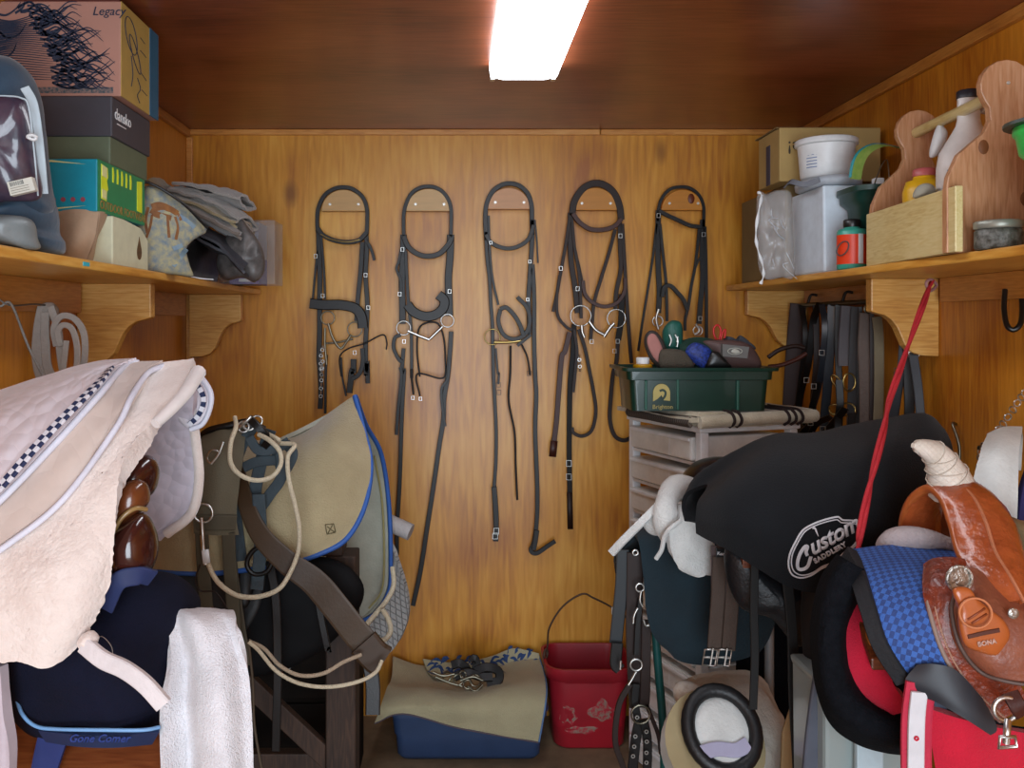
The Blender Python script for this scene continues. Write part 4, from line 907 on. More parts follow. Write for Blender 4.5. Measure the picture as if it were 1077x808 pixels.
bm = NB(); sheet(bm, rows, .03, 30, 18, amp=.004, freq=9, fuzz=.0014, seed=1); obj('fleece_panel', bm, FN, t)
rows = [[P(206, 384, 1.60), P(170, 398, 1.60), P(100, 402, 1.60)], [P(205, 430, 1.68), P(168, 430, 1.70), P(110, 440, 1.70)], [P(206, 470, 1.74), P(172, 470, 1.75), P(130, 480, 1.75)],
        [P(207, 510, 1.77), P(175, 510, 1.78), P(140, 510, 1.78)], [P(199, 545, 1.79), P(176, 548, 1.80), P(145, 560, 1.80)], [P(170, 566, 1.80), P(160, 570, 1.80), P(148, 590, 1.80)]]
bm = NB(); sheet(bm, rows, .018, 8, 8, amp=.002); lab(obj('far_flap', bm, mat('quilted lilac cotton', '#ccc4ce', .85, pattern='voronoi', pscale=40, pbump=-.6, col2='#c4b8c2', nscale=6), t), 'lilac-white quilted inner side')
bm = NB(); tube(bm, [P(200, 425, 1.68), P(206, 465, 1.73), P(209, 505, 1.76), P(201, 540, 1.78), P(175, 562, 1.79)], .010, 8, n=10); obj('fleece_edge', bm, FN, t)
bm = NB(); tube(bm, [P(209, 391, 1.56), P(196, 412, 1.50), P(180, 430, 1.46), P(163, 446, 1.43)], lambda u: .013-.004*u, 10); lab(obj('front_binding', bm, mat('white plush binding', '#e4dcd8', .9, sheen=.5), t), 'white rolled front edge')
bm = NB(); pillow(bm, [P(x, y, 1.31) for x, y in ((86, 668), (96, 664), (103, 672), (98, 682), (88, 684), (82, 676))], (0, -1, 0), .035, 2, amp=.006, freq=60); obj('fleece_tuft', bm, FN, t)
# girth strap hanging from the sheepskin
bm = NB(); strap(bm, [P(88, 678, 1.30), P(108, 694, 1.29), P(130, 704, 1.285), P(152, 720, 1.28), P(172, 742, 1.28)], .024, .010, n=(-.2, -1, .2)); obj('web_strap', bm, mat('white webbing', '#dcd4d4', .8, bump=.3), t)
# suede pad
t = thing('suede_saddle_pad', 'beige-pink quilted pad with pale piped edge, between sheepskin and checked pad', 'saddle pad', (-.7, 1.55, 1.2))
rows = [[P(-70, 446, 1.60), P(30, 408, 1.60), P(100, 388, 1.60), P(172, 384.5, 1.60)],
        [P(-70, 520, 1.42), P(20, 478, 1.43), P(85, 430, 1.46), P(155, 394, 1.55)],
        [P(-70, 580, 1.35), P(10, 530, 1.37), P(74, 480, 1.40), P(138, 418, 1.48)],
        [P(-70, 625, 1.33), P(5, 573, 1.34), P(66, 524, 1.37), P(122, 448, 1.44)]]
bm = NB(); sheet(bm, rows, .018, 12, 12, amp=.003, freq=10, seed=2); obj('pad_panel', bm, QP, t)
bm = NB(); tube(bm, [P(-70, 625, 1.325), P(5, 575, 1.33), P(66, 526, 1.355), P(122, 450, 1.425), P(138, 418, 1.465), P(155, 393, 1.54), P(172, 384.5, 1.59)], .005, 8, n=10); obj('piping', bm, BIND, t)
# checked white pad
t = thing('quilted_saddle_pad', 'white quilted saddle pad with blue checked braid, topmost on the left stack', 'saddle pad', (-.75, 1.55, 1.3))
rows = [[P(-70, 440, 1.60), P(0, 416, 1.60), P(60, 396, 1.60), P(100, 385, 1.60), P(144, 381, 1.60)],
        [P(-70, 480, 1.46), P(-5, 442, 1.48), P(50, 412, 1.51), P(95, 393, 1.54), P(136, 383, 1.585)],
        [P(-70, 540, 1.37), P(-8, 488, 1.40), P(48, 440, 1.44), P(94, 405, 1.50), P(128, 387, 1.57)],
        [P(-70, 590, 1.33), P(0, 526, 1.36), P(60, 464, 1.41), P(105, 414, 1.47), P(126, 390, 1.56)]]
bm = NB(); sheet(bm, rows, .016, 10, 10, amp=.003, freq=9, seed=3); qp = obj('pad_panel', bm, QW, t)
bm = NB(); tube(bm, [P(-70, 590, 1.325), P(0, 527, 1.355), P(60, 465, 1.40), P(105, 415, 1.46), P(122, 394, 1.53), P(136, 382, 1.59), P(146, 381.5, 1.6)], .0055, 8, n=10); obj('binding', bm, BIND, t)
bm = NB(); strap(bm, [P(-40, 548, 1.330), P(0, 512, 1.346), P(30, 478, 1.366), P(60, 446, 1.395), P(86, 420, 1.43), (P(106, 400, 1.475)), P(116, 387, 1.53)], .015, .004, n=(-.3, -1, .5), k=10); obj('checked_braid', bm, CHK, t)
bm = NB(); pillow(bm, [P(x, y, 1.70) for x, y in ((168, 388), (185, 384), (202, 389), (219, 408), (222, 424), (214, 444), (200, 452), (180, 430))], (.2, -1, 0), .02, 8); lab(obj('far_corner', bm, QW, t), 'far corner with checked braid')
bm = NB(); tube(bm, [P(176, 384, 1.69), P(200, 387, 1.69), P(219, 407, 1.69), P(222, 424, 1.69), P(214, 445, 1.69), P(200, 452, 1.69)], .005, 8); obj('corner_binding', bm, BIND, t)
bm = NB(); strap(bm, [P(176, 390, 1.685), P(192, 392, 1.685), P(206, 404, 1.68), P(214, 420, 1.68), P(209, 436, 1.68), P(199, 447, 1.685)], .010, .003, k=8); obj('corner_braid', bm, CHK, t)
# navy cover on the lower rack
t = thing('navy_saddle_cover', 'navy blue padded cover with light blue piping on the lower left rack', 'saddle cover', (-.66, 1.50, .8))
NV = mat('navy canvas', '#0e1126', .9, col2='#090a18', nscale=10, bump=.4, bscale=300, spec=.2); NV2 = mat('navy blue webbing', '#1c2a58', .7, pattern='check', pscale=200)
o_ = [(12, 640), (60, 622), (120, 606), (158, 604), (186, 612), (206, 634), (206, 652), (202, 672), (196, 712), (186, 740), (168, 764), (140, 771), (60, 769), (30, 755), (14, 730), (4, 700)]
bm = NB(); pillow(bm, [P(x, y, 1.50) for x, y in o_], (0, -1, 0), .25, 2.6, amp=.010, freq=9, k=6, K=10, back=1); cv = obj('cover_body', bm, NV, t)
LB = mat('light blue piping', '#78a8d8', .5)
bm = NB(); tube(bm, [P(17, 734, 1.40), P(24, 752, 1.385), P(38, 764, 1.38), P(60, 767, 1.375), P(110, 768, 1.37), P(150, 768, 1.375), P(168, 765, 1.39)], .003, 8, n=10); obj('piping', bm, LB, t)
bm = NB(); rr = [[P(42, 766, 1.39), P(80, 770, 1.38), P(120, 771, 1.38), P(168, 767, 1.39)], [P(50, 778, 1.40), P(84, 783, 1.39), P(120, 784, 1.39), P(160, 780, 1.41)]]
sheet(bm, rr, .01, 6, 3); bd = obj('lower_band', bm, mat('navy band', '#1c2c50', .6), t)
text('lettering', 'Gone Comer', P(72, 780.5, 1.372), (1, 0, .0), (0, 0, 1), .017, mat('blue embroidery', '#243c84', .7), t, shear=.4, bold=.0004)
bm = NB(); strap(bm, [P(110, 640, 1.385), P(124, 612, 1.37), P(146, 606, 1.38), P(160, 608, 1.40)], .028, .006); obj('carry_handle', bm, NV2, t)
bm = NB(); sheet(bm, [[P(42, 770, 1.43), P(70, 782, 1.43)], [P(36, 795, 1.43), P(62, 806, 1.43)], [P(30, 830, 1.43), P(52, 835, 1.43)]], .008, 4, 4, amp=.002); lab(obj('hanging_strap', bm, mat('bright navy webbing', '#1c2c68', .7, pattern='check', pscale=160), t), 'wide blue webbing strap')
bm = NB(); tube(bm, [P(100, 672, 1.36), P(108, 670, 1.35), P(117, 680, 1.35), P(119, 692, 1.35)], .0007, 4); obj('loose_thread', bm, COT, t)
# white wrap cut by the left edge
bm = NB(); sheet(bm, [[P(-30, 690, 1.36), P(4, 700, 1.35)], [P(-30, 740, 1.35), P(8, 745, 1.34)], [P(-30, 780, 1.35), P(13, 782, 1.34)], [P(-30, 830, 1.35), P(14, 830, 1.34)]], .02, 5, 5, amp=.003)
tag(obj('hanging_wrap', bm, mat('lilac cotton', '#c8bcc4', .9, pattern='wave', pscale=20, pbump=.2)), 'pale lilac cotton wrap cut by the left edge, bottom left corner', 'wrap')
# white towel
t = thing('towel', 'white terry towel hanging in folds over the lower left rack end', 'towel', P(215, 808, 1.5))
TW = mat('white terry', '#e8e6ea', .95, bump=1.0, bscale=330, sheen=.5)
rows = [[P(172, 652, 1.60), P(190, 650, 1.60), P(215, 650, 1.60), P(240, 652, 1.60)],
        [P(172, 644, 1.50), P(190, 643, 1.49), P(215, 643, 1.49), P(245, 645, 1.50)],
        [P(176, 655, 1.44), P(200, 655, 1.42), P(226, 655, 1.44), P(250, 662, 1.43)],
        [P(178, 700, 1.42), P(202, 700, 1.44), P(230, 700, 1.40), P(260, 700, 1.43)],
        [P(170, 750, 1.40), P(200, 750, 1.43), P(234, 750, 1.38), P(264, 750, 1.42)],
        [P(172, 820, 1.39), P(205, 820, 1.43), P(238, 820, 1.37), P(266, 820, 1.41)]]
for r in rows[2:]: r[1:1] = [(r[0]+r[1])/2+Vector((0, .012, 0))]; r[3:3] = [(r[2]+r[3])/2+Vector((0, -.016, 0))]; r[5:5] = [(r[4]+r[5])/2+Vector((0, .012, 0))]
for r in rows[:2]: r[1:1] = [(r[0]+r[1])/2]; r[3:3] = [(r[2]+r[3])/2]; r[5:5] = [(r[4]+r[5])/2]
bm = NB(); sheet(bm, rows, .010, 5, 8, amp=.003, freq=12, fuzz=.0012, seed=5); obj('cloth', bm, TW, t)
rg_ = []
for y, z in ((2.11, .095), (2.09, .36), (2.12, .56), (2.22, .61), (2.34, .57), (2.37, .095)): rg_.append([Vector((-1.0, y, z)), Vector((-.8, y-.01, z+.006)), Vector((-.58, y+.01, z))])
bm = NB(); sheet(bm, rg_, .02, 8, 8, amp=.006, freq=8)
tag(obj('added_dark_rug', bm, mat('black filler cloth', '#0c0c10', .95, spec=.1, bump=.4)), 'black cloth heap added to darken the space below the left saddle rack', 'rug')  # added heap, hides the bright wall so this corner stays dark
bm = NB(); pillow(bm, [P(x, y, 2.02) for x, y in ((122, 825), (128, 800), (134, 790), (150, 793), (168, 798), (180, 806), (185, 825))], (0, -1, 0), .10, 2.4, amp=.004); tag(obj('grey_cloth', bm, mat('grey green cloth', '#5c6258', .9)), 'grey cloth bundle at the bottom edge left of the towel', 'cloth')
# ---------------------------------------------------------------- second stand, tan pad
t = thing('saddle_stand', 'dark wooden floor saddle stand under the tan blue-edged pad', 'saddle stand', (-.55, 2.45, 0))
obj('beam', box(NB(), (-1.0, 2.40, .88), (-.30, 2.50, .96)), DARKW, t, smooth=False, bevel=.004)
obj('post', box(NB(), (-.345, 2.40, .0), (-.265, 2.50, .88)), DARKW, t, smooth=False, bevel=.004)
obj('post', box(NB(), (-.95, 2.40, .0), (-.87, 2.50, .88)), DARKW, t, smooth=False, bevel=.004)
obj('foot', box(NB(), (-.36, 2.15, .0), (-.25, 2.75, .09)), DARKW, t, smooth=False, bevel=.006)
obj('foot', box(NB(), (-.96, 2.15, .0), (-.85, 2.75, .09)), DARKW, t, smooth=False, bevel=.006)
obj('rail', box(NB(), (-.87, 2.43, .26), (-.345, 2.47, .34)), DARKW, t, smooth=False, bevel=.004)
bm = NB(); prism(bm, [Vector((-.60, 2.395, .55)), Vector((-.58, 2.395, .60)), Vector((-.345, 2.395, .38)), Vector((-.345, 2.395, .31))], (0, 1, 0), .03); obj('brace', bm, DARKW, t, smooth=False, bevel=.003)
saddle('black english saddle beneath the tan blue-edged pad, dark flaps showing', -.66, 2.45, 1.08, 1, BLK, mat('black saddle flap', '#0a0a0c', .55, bump=.2), .95)
bm = NB(); pillow(bm, [P(x, y, 2.28) for x, y in ((175, 598), (300, 588), (352, 588), (382, 615), (372, 650), (330, 690), (270, 712), (215, 690), (180, 640))], (0, -1, 0), .05, 6, amp=.004); tag(obj('black_saddle_flap', bm, mat('matt black flap', '#08080b', .7, spec=.2)), 'black leather girth guard hanging below the tan pad', 'saddle flap')
TAN = mat('tan wool pad', '#b0a27e', .95, col2='#8c7e5e', nscale=5, vary=.5, bump=.7, bscale=260, sheen=.4)
TBL = mat('blue binding', '#2c5ca8', .6)
t = thing('tan_saddle_pad', 'tan wool saddle pad with bright blue binding rising to a peak', 'saddle pad', (-.5, 2.4, 1.0))
rows = [[P(165, 500, 2.45), P(240, 470, 2.45), P(310, 462, 2.45), P(350, 435, 2.45), P(373, 418, 2.45)],
        [P(160, 520, 2.33), P(230, 490, 2.32), P(310, 476, 2.31), P(352, 452, 2.33), P(381, 445, 2.38)],
        [P(155, 550, 2.25), P(230, 530, 2.23), P(310, 510, 2.23), P(355, 495, 2.24), P(390, 486, 2.29)],
        [P(155, 578, 2.22), P(230, 570, 2.20), P(306, 552, 2.19), P(350, 540, 2.20), P(384, 530, 2.24)],
        [P(160, 600, 2.22), P(225, 602, 2.20), P(300, 592, 2.19), P(340, 580, 2.19), P(366, 564, 2.21)]]
bm = NB(); sheet(bm, rows, .014, 10, 10, amp=.004, freq=6, seed=6); tp = obj('near_flap', bm, TAN, t)
bm = NB(); tube(bm, [P(160, 601, 2.215), P(225, 603, 2.195), P(300, 593, 2.185), P(340, 581, 2.185), P(366, 565, 2.205), P(384, 531, 2.235), P(390, 487, 2.285), P(381, 446, 2.375), P(373, 417, 2.445)], .0068, 8, n=10); obj('blue_binding', bm, TBL, t)
OW = mat('off white felt lining', '#b0b0a0', .95, bump=.3)
rows = [[P(373, 418, 2.45), P(340, 440, 2.45), P(280, 470, 2.45)], [P(384, 447, 2.55), P(350, 460, 2.56), P(300, 490, 2.56)], [P(400, 478, 2.62), P(370, 490, 2.64), P(310, 520, 2.64)], [P(407, 530, 2.66), P(375, 540, 2.68), P(320, 560, 2.68)], [P(409, 590, 2.67), P(380, 590, 2.69), P(330, 600, 2.69)], [P(407, 622, 2.67), P(385, 640, 2.69), P(345, 640, 2.69)], [P(392, 645, 2.67), P(372, 655, 2.69), P(352, 640, 2.69)]]
bm = NB(); sheet(bm, rows, .012, 8, 8, amp=.002); lab(obj('far_flap', bm, OW, t), 'off-white lining of the far flap')
bm = NB(); tube(bm, [P(374, 417, 2.45), P(385, 447, 2.545), P(401, 478, 2.61), P(409, 530, 2.65), P(411, 590, 2.66), P(409, 622, 2.66), P(394, 646, 2.66), P(375, 656, 2.67)], .0068, 8, n=10); obj('blue_binding', bm, TBL, t)
bm = NB(); tube(bm, [P(394, 480, 2.60), P(402, 530, 2.635), P(404, 590, 2.645), P(401, 622, 2.645), P(388, 640, 2.645)], .003, 6, n=8); obj('inner_piping', bm, mat('olive piping', '#98905c', .7), t)
hh = surf_hit(tp, .0012); bm = NB()
for a, b in (((342, 552), (351, 551)), ((351, 551), (353, 560)), ((353, 560), (344, 562)), ((344, 562), (342, 552)), ((344, 554), (352, 560)), ((350, 552), (345, 561))): tube(bm, [hh(P(*a, 2.2)), hh(P(*b, 2.2))], .0013, 4, smooth=False)
obj('stitched_mark', bm, mat('tan stitching', '#6c6244', .8), t)
# grey quilted pad behind + the near piece under the flap
QG = mat('grey square quilting', '#a8a6a4', .85, pattern='brick', pscale=28, pbump=-.8, col2='#94928e')
t = thing('grey_quilted_pad', 'grey square-quilted saddle pad below the tan pad, beside the looped rope', 'saddle pad', (-.25, 2.7, .6))
rows = [[P(380, 560, 2.72), P(405, 565, 2.71), P(416, 580, 2.70)], [P(370, 600, 2.74), P(405, 605, 2.72), P(428, 620, 2.70)], [P(370, 640, 2.75), P(400, 645, 2.73), P(430, 648, 2.71)], [P(375, 675, 2.76), P(400, 680, 2.74), P(420, 674, 2.72)], [P(380, 690, 2.76), P(395, 692, 2.75), P(408, 686, 2.74)]]
bm = NB(); sheet(bm, rows, .016, 8, 8, amp=.002); obj('far_flap', bm, QG, t)
rows = [[P(300, 640, 2.35), P(326, 640, 2.34)], [P(296, 660, 2.34), P(332, 655, 2.33)], [P(288, 682, 2.33), P(322, 680, 2.32)], [P(280, 704, 2.33), P(305, 703, 2.33)]]
bm = NB(); sheet(bm, rows, .014, 8, 8, amp=.002); obj('near_flap', bm, QG, t)
bm = NB(); tube(bm, [P(380, 536, 2.76), P(405, 548, 2.74), P(432, 560, 2.72)], .026, 12); tag(obj('rack_arm_end', bm, mat('grey white pipe sleeve', '#b0aaa8', .8, bump=.5)), 'grey-white padded pipe end poking out past the tan pad', 'pipe')
t = thing('added_dark_crate', 'dark slatted crate added to darken the space under the saddle stand', 'crate', (-.66, 2.95, 0))  # crate is added, its near-black wood stands for the darkness under the stand
DKW = mat('dark filler wood', '#1c130d', .8, col2='#100b08', nscale=8, stretch=(1, 1, 6), spec=.2)
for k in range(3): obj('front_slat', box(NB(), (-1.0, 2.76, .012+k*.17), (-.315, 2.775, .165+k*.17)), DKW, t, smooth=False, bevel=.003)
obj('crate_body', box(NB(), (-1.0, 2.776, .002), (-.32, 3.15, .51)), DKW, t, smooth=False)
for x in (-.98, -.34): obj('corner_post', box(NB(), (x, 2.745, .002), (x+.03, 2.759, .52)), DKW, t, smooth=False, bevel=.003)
# girth with the brown leather end
t = thing('leather_girth', 'wide brown leather girth slanting across the black saddle', 'girth', P(330, 690, 2.1))
F6 = FF(180, 560, 3.257)
BL = mat('brown oiled leather', '#463421', .5, col2='#38281a', nscale=6, bump=.1, spec=.35)
bm = NB(); strap(bm, [P(246, 470, 2.25), P(256, 520, 2.14), P(272, 560, 2.11), P(300, 590, 2.10), P(330, 612, 2.10), P(354, 640, 2.09), P(376, 668, 2.09), P(400, 694, 2.09)], lambda u: .030+.035*min(1, u*1.6), .005, n=(-.2, -1, .25), k=8); obj('strap_body', bm, BL, t)
bm = NB(); strap(bm, [P(382, 676, 2.08), P(394, 690, 2.078), P(403, 696, 2.08)], .072, .016, n=(-.2, -1, .25)); lab(obj('leather_end', bm, mat('brown girth end', '#402e1e', .5, spec=.35), t), 'stitched darker leather end')
bm = NB(); strap(bm, [P(388, 695, 2.16), P(392, 720, 2.15), P(392, 752, 2.14)], .035, .006); obj('dark_tail', bm, BLK, t)
# black straps hanging in the opening
for lb_, pts, wd in (('narrow black strap hanging between the girth and grey quilted pad', [(330, 600), (336, 640), (344, 680), (347, 683)], .016), ('thin dark strap down the saddle front, left of the girth', [(283, 590), (290, 630), (292, 700), (290, 790)], .02), ('olive brown strap hanging straight below the breast collar', [(240, 560), (245, 610), (252, 660), (258, 700)], .028)):
    bm = NB(); strap(bm, [P(x, y, 2.17) for x, y in pts], wd, .005); tag(obj('hanging_strap', bm, BLK if 'olive' not in lb_ else mat('olive strap', '#48402e', .6)), lb_, 'strap')
bm = NB(); tube(bm, [P(262, 585, 2.12), P(272, 576, 2.12), P(288, 580, 2.12), P(282, 600, 2.12), P(268, 604, 2.12), P(260, 596, 2.12)], .006, 8, True); tag(obj('black_ring_strap', bm, BLK), 'black leather loop below the white rope end', 'strap')
# breast collar with hardware
t = thing('breast_collar', 'olive-brown padded breast collar with steel ring and buckle, hung on the left stand', 'breast collar', P(230, 590, 2.1))
OL = mat('olive nylon', '#5e5644', .8, col2='#56503e', nscale=12, bump=.3, bscale=300)
rows = [[P(217, 460, 2.20), P(236, 450, 2.20), P(258, 452, 2.22)], [P(207, 478, 2.13), P(232, 474, 2.12), P(256, 474, 2.14)], [P(207, 510, 2.10), P(230, 510, 2.09), P(250, 512, 2.11)], [P(206, 540, 2.09), P(228, 542, 2.08), P(247, 545, 2.10)], [P(206, 560, 2.09), P(230, 562, 2.08), P(250, 562, 2.10)]]
bm = NB(); sheet(bm, rows, .022, 8, 8, amp=.003, freq=12); obj('padded_body', bm, OL, t)
bm = NB(); strap(bm, [P(207, 550, 2.068), P(228, 550, 2.06), P(248, 550, 2.08)], .035, .008, n=(0, -1, 0)); lab(obj('cross_web', bm, mat('dark olive web', '#4c4636', .8), t), 'darker cross webbing')
for x in (212, 240): bm = NB(); strap(bm, [P(x, 560, 2.08), P(x+2, 600, 2.10), P(x+6, 650, 2.12), P(x+8, 700, 2.13)], .030, .006); obj('hanging_web', bm, mat('olive web '+str(x), '#4a4434', .8), t)
bm = NB(); ring(bm, P(214, 540, 2.05), .021, .0028, seg=24); obj('steel_ring', bm, STEEL, t)
bm = NB(); tube(bm, [P(218, 482, 2.07), P(222, 474, 2.06), P(230, 476, 2.06), P(222, 487, 2.055)], .002, 6, True); obj('buckle_frame', bm, STEEL, t)
bm = NB(); tube(bm, [P(222, 488, 2.05), P(230, 478, 2.05), P(235, 465, 2.05)], .003, 6); obj('snap', bm, STEEL, t)
bm = NB(); tube(bm, [P(212, 545, 2.04), P(213, 560, 2.03), P(214, 575, 2.03)], .004, 8); obj('snap', bm, STEEL, t)
bm = NB(); tube(bm, [P(207, 466, 2.22), P(218, 454, 2.19), P(240, 448, 2.18), P(262, 444, 2.19), P(278, 452, 2.2)], .009, 8); lab(obj('braided_edge', bm, BLK, t), 'black braided edge')
# blue-grey halter
t = thing('nylon_halter', 'dark blue-grey nylon halter bunched behind the white rope loop', 'halter', P(275, 560, 2.15))
NH = mat('blue grey nylon', '#34444c', .7, col2='#283238', bump=.3)
for k, (pts, wd) in enumerate([([(268, 446), (254, 470), (246, 500), (248, 540), (254, 590)], .026), ([(284, 452), (276, 480), (268, 520), (270, 560)], .030), ([(290, 470), (296, 500), (284, 520), (270, 540)], .026), ([(256, 492), (270, 486), (290, 484)], .024), ([(300, 466), (308, 478), (298, 500)], .024), ([(262, 460), (272, 474), (290, 472), (304, 464)], .022), ([(272, 520), (274, 570), (270, 620)], .03)]):
    bm = NB(); strap(bm, [P(x, y, 2.17-.008*k) for x, y in pts], wd, .006); obj('web_strap', bm, NH, t)
for c_ in ((262, 447), (270, 443), (256, 449)):
    bm = NB(); ring(bm, P(c_[0], c_[1], 2.12), .013, .0025, (.3, -1, .2)); obj('ring', bm, STEEL, t)
bm = NB(); tube(bm, [P(248, 452, 2.10), P(258, 444, 2.09), P(264, 438, 2.09)], .004, 8); obj('snap', bm, STEEL, t)
bm = NB(); strap(bm, [P(262, 440, 2.12), P(272, 450, 2.11), P(282, 462, 2.12), P(278, 470, 2.13)], .018, .01); obj('crown_knot', bm, BLK, t)
# white cotton lead ropes
RP = mat('white cotton cord', '#d8ccb0', .8, col2='#bcae94', nscale=200, bump=1.0, bscale=420)
def F5c(x, y): return (180+x/3.846, 400+y/3.846)
def F6c(x, y): return (180+x/3.257, 560+y/3.257)
def rope(label, pts, r=.0055, m=RP):
    t = NB(); tube(t, [P(x, y, d) for x, y, d in pts], r, 8, n=8); return tag(obj('cotton_rope', t, m), label, 'rope')
rope('short white cotton rope loop circling the blue-grey halter', [(*F5c(258, 150), 2.10), (*F5c(262, 190), 2.07), (*F5c(242, 250), 2.04), (*F5c(240, 330), 2.03), (*F5c(275, 380), 2.02), (*F5c(340, 405), 2.02), (*F5c(405, 392), 2.03), (*F5c(442, 345), 2.04), (*F5c(440, 290), 2.05), (*F5c(400, 245), 2.07), (*F5c(355, 220), 2.10)])
t_ = thing('cotton_rope', 'long white cotton lead rope dropping from the pad to a steel snap', 'rope', P(270, 630, 2.05))
bm = NB(); tube(bm, [P(x, y, d) for x, y, d in [(278, 455, 2.14), (292, 462, 2.10), (*F5c(440, 255), 2.12), (*F5c(500, 262), 2.10), (*F5c(472, 310), 2.08), (*F5c(476, 400), 2.07), (*F5c(500, 500), 2.07), (*F5c(518, 600), 2.07), (*F5c(512, 700), 2.07), (*F5c(470, 800), 2.06), (*F6c(360, 200), 2.05), (*F6c(290, 222), 2.05), (*F6c(220, 214), 2.05), (*F6c(160, 170), 2.05), (*F6c(128, 110), 2.05), (*F6c(118, 60), 2.05)]], .0055, 8, n=8); obj('cord', bm, RP, t_)
bm = NB(); tube(bm, [P(*F6c(118, 110), 2.04), P(*F6c(112, 70), 2.04), P(*F6c(106, 10), 2.04)], .005, 8); obj('snap', bm, STEEL, t_)
bm = NB(); strap(bm, [P(*F6c(116, 60), 2.035), P(*F6c(122, 105), 2.035)], .016, .006); lab(obj('clamp', bm, WHT, t_), 'white clamp')
rope('white cotton rope swinging low across the stand, nearest loop', [(*F6c(265, 375), 2.0), (*F6c(300, 405), 2.0), (*F6c(360, 475), 1.99), (*F6c(440, 518), 1.99), (*F6c(540, 530), 1.99), (*F6c(640, 512), 2.0), (*F6c(700, 480), 2.02), (*F6c(722, 440), 2.04)], .0045)
rope('tan rope looping just above the lowest white loop', [(*F6c(265, 372), 2.01), (*F6c(320, 400), 2.01), (*F6c(370, 455), 2.0), (*F6c(440, 490), 2.0), (*F6c(520, 484), 2.0), (*F6c(590, 445), 2.02), (*F6c(650, 420), 2.05)], .0045, mat('tan cotton cord', '#b09c84', .8, bump=1, bscale=400))
rope('white rope looped around the far side beside the grey quilted pad', [(*F6c(670, 315), 2.4), (*F6c(700, 280), 2.42), (*F6c(740, 230), 2.45), (*F6c(762, 180), 2.47), (*F6c(758, 120), 2.5)], .007)
rope('white rope bight hanging off the end of the brown girth', [(*F6c(722, 262), 2.4), (*F6c(742, 295), 2.4), (*F6c(752, 335), 2.38), (*F6c(735, 365), 2.35), (*F6c(705, 375), 2.3)], .007)
bm = NB(); tube(bm, [P(*F6c(100, 110), 2.08), P(*F6c(84, 160), 2.08), P(*F6c(100, 200), 2.08), P(*F6c(150, 205), 2.08), P(*F6c(185, 250), 2.07), P(*F6c(200, 275), 2.06)], .0018, 6); tag(obj('thin_cord', bm, BRN), 'thin brown cord looping below the steel snap', 'cord')
bm = NB(); tube(bm, [P(*F6c(265, 370), 2.0), P(*F6c(280, 520), 2.0), P(*F6c(285, 660), 2.0), P(*F6c(310, 810), 2.0), P(*F6c(315, 830), 2.0)], .003, 6); tag(obj('thin_cord', bm, mat('brown cord', '#4c4030', .7)), 'thin brown cord hanging down past the towel edge', 'cord')
# ---------------------------------------------------------------- blue storage bin with a cloth, red bucket
t = thing('storage_bin', 'blue plastic storage bin on the floor under a beige cloth', 'storage bin', (-.02, 3.22, 0))
BB = mat('blue plastic', '#304468', .5)
def rrect(cx, cy, hx, hy, z, r=.03, n=5):
    out = []
    for sx, sy, a0 in ((1, 1, 0), (-1, 1, 90), (-1, -1, 180), (1, -1, 270)):
        for k in range(n+1):
            a = math.radians(a0+90*k/n); out.append(Vector((cx+sx*(hx-r)+r*math.cos(a), cy+sy*(hy-r)+r*math.sin(a), z)))
    return out
bx, by = .045, 3.24
bm = NB(); prof = [(.235, .135, .002), (.245, .15, .02), (.25, .155, .09), (.255, .16, .092), (.262, .165, .155), (.268, .17, .157), (.268, .17, .175), (.255, .158, .175)]
loft(bm, [rrect(bx, by, a, b, z) for a, b, z in prof]); obj('tub', bm, BB, t)
bm = NB(); loft(bm, [rrect(bx, by, a, b, z) for a, b, z in ((.272, .174, .1755), (.274, .176, .183), (.26, .165, .192), (.25, .155, .192))]); obj('lid', bm, BB, t)
t = thing('beige_cloth', 'beige cloth with blue floral border draped over the blue bin', 'cloth', (0, 3.2, .2))
BG = mat('beige terry cloth', '#b0a684', .9, col2='#9c9272', nscale=7, bump=.8, bscale=260, sheen=.3)
F9 = FF(380, 600, 3.846)
def h(px, py, zz):   # point of the cloth with its height known
    d = (1.5-zz)*950/(py-340); return P(px, py, d)
rows = [[P(413, 692, 3.40), P(450, 702, 3.41), P(500, 706, 3.41), P(535, 690, 3.41), P(566, 690, 3.40)],
        [P(412, 712, 3.28), P(450, 718, 3.28), P(500, 716, 3.28), P(540, 708, 3.28), P(571, 706, 3.28)],
        [P(405, 730, 3.11), P(445, 728, 3.10), P(490, 730, 3.09), P(540, 724, 3.09), P(574, 724, 3.10)],
        [P(400, 745, 3.03), P(440, 741, 3.03), P(490, 744, 3.02), P(535, 744, 3.02), P(572, 745, 3.03)],
        [P(394, 760, 3.03), P(424, 750, 3.025), P(478, 764, 3.015), P(520, 772, 3.015), P(566, 780, 3.025)]]
bm = NB(); sheet(bm, rows, .008, 10, 8, amp=.006, freq=9, seed=9); cl = obj('cloth_body', bm, BG, t)
bm = NB(); tube(bm, [r[-1]+Vector((.003, -.003, 0)) for r in rows], .003, 6); obj('blue_hem', bm, mat('blue hem', '#5c7ca8', .8), t)
bm = NB(); tube(bm, [p+Vector((0, -.004, -.002)) for p in rows[-1]], .0026, 6); obj('dark_hem', bm, mat('mauve hem', '#5c5058', .8), t)
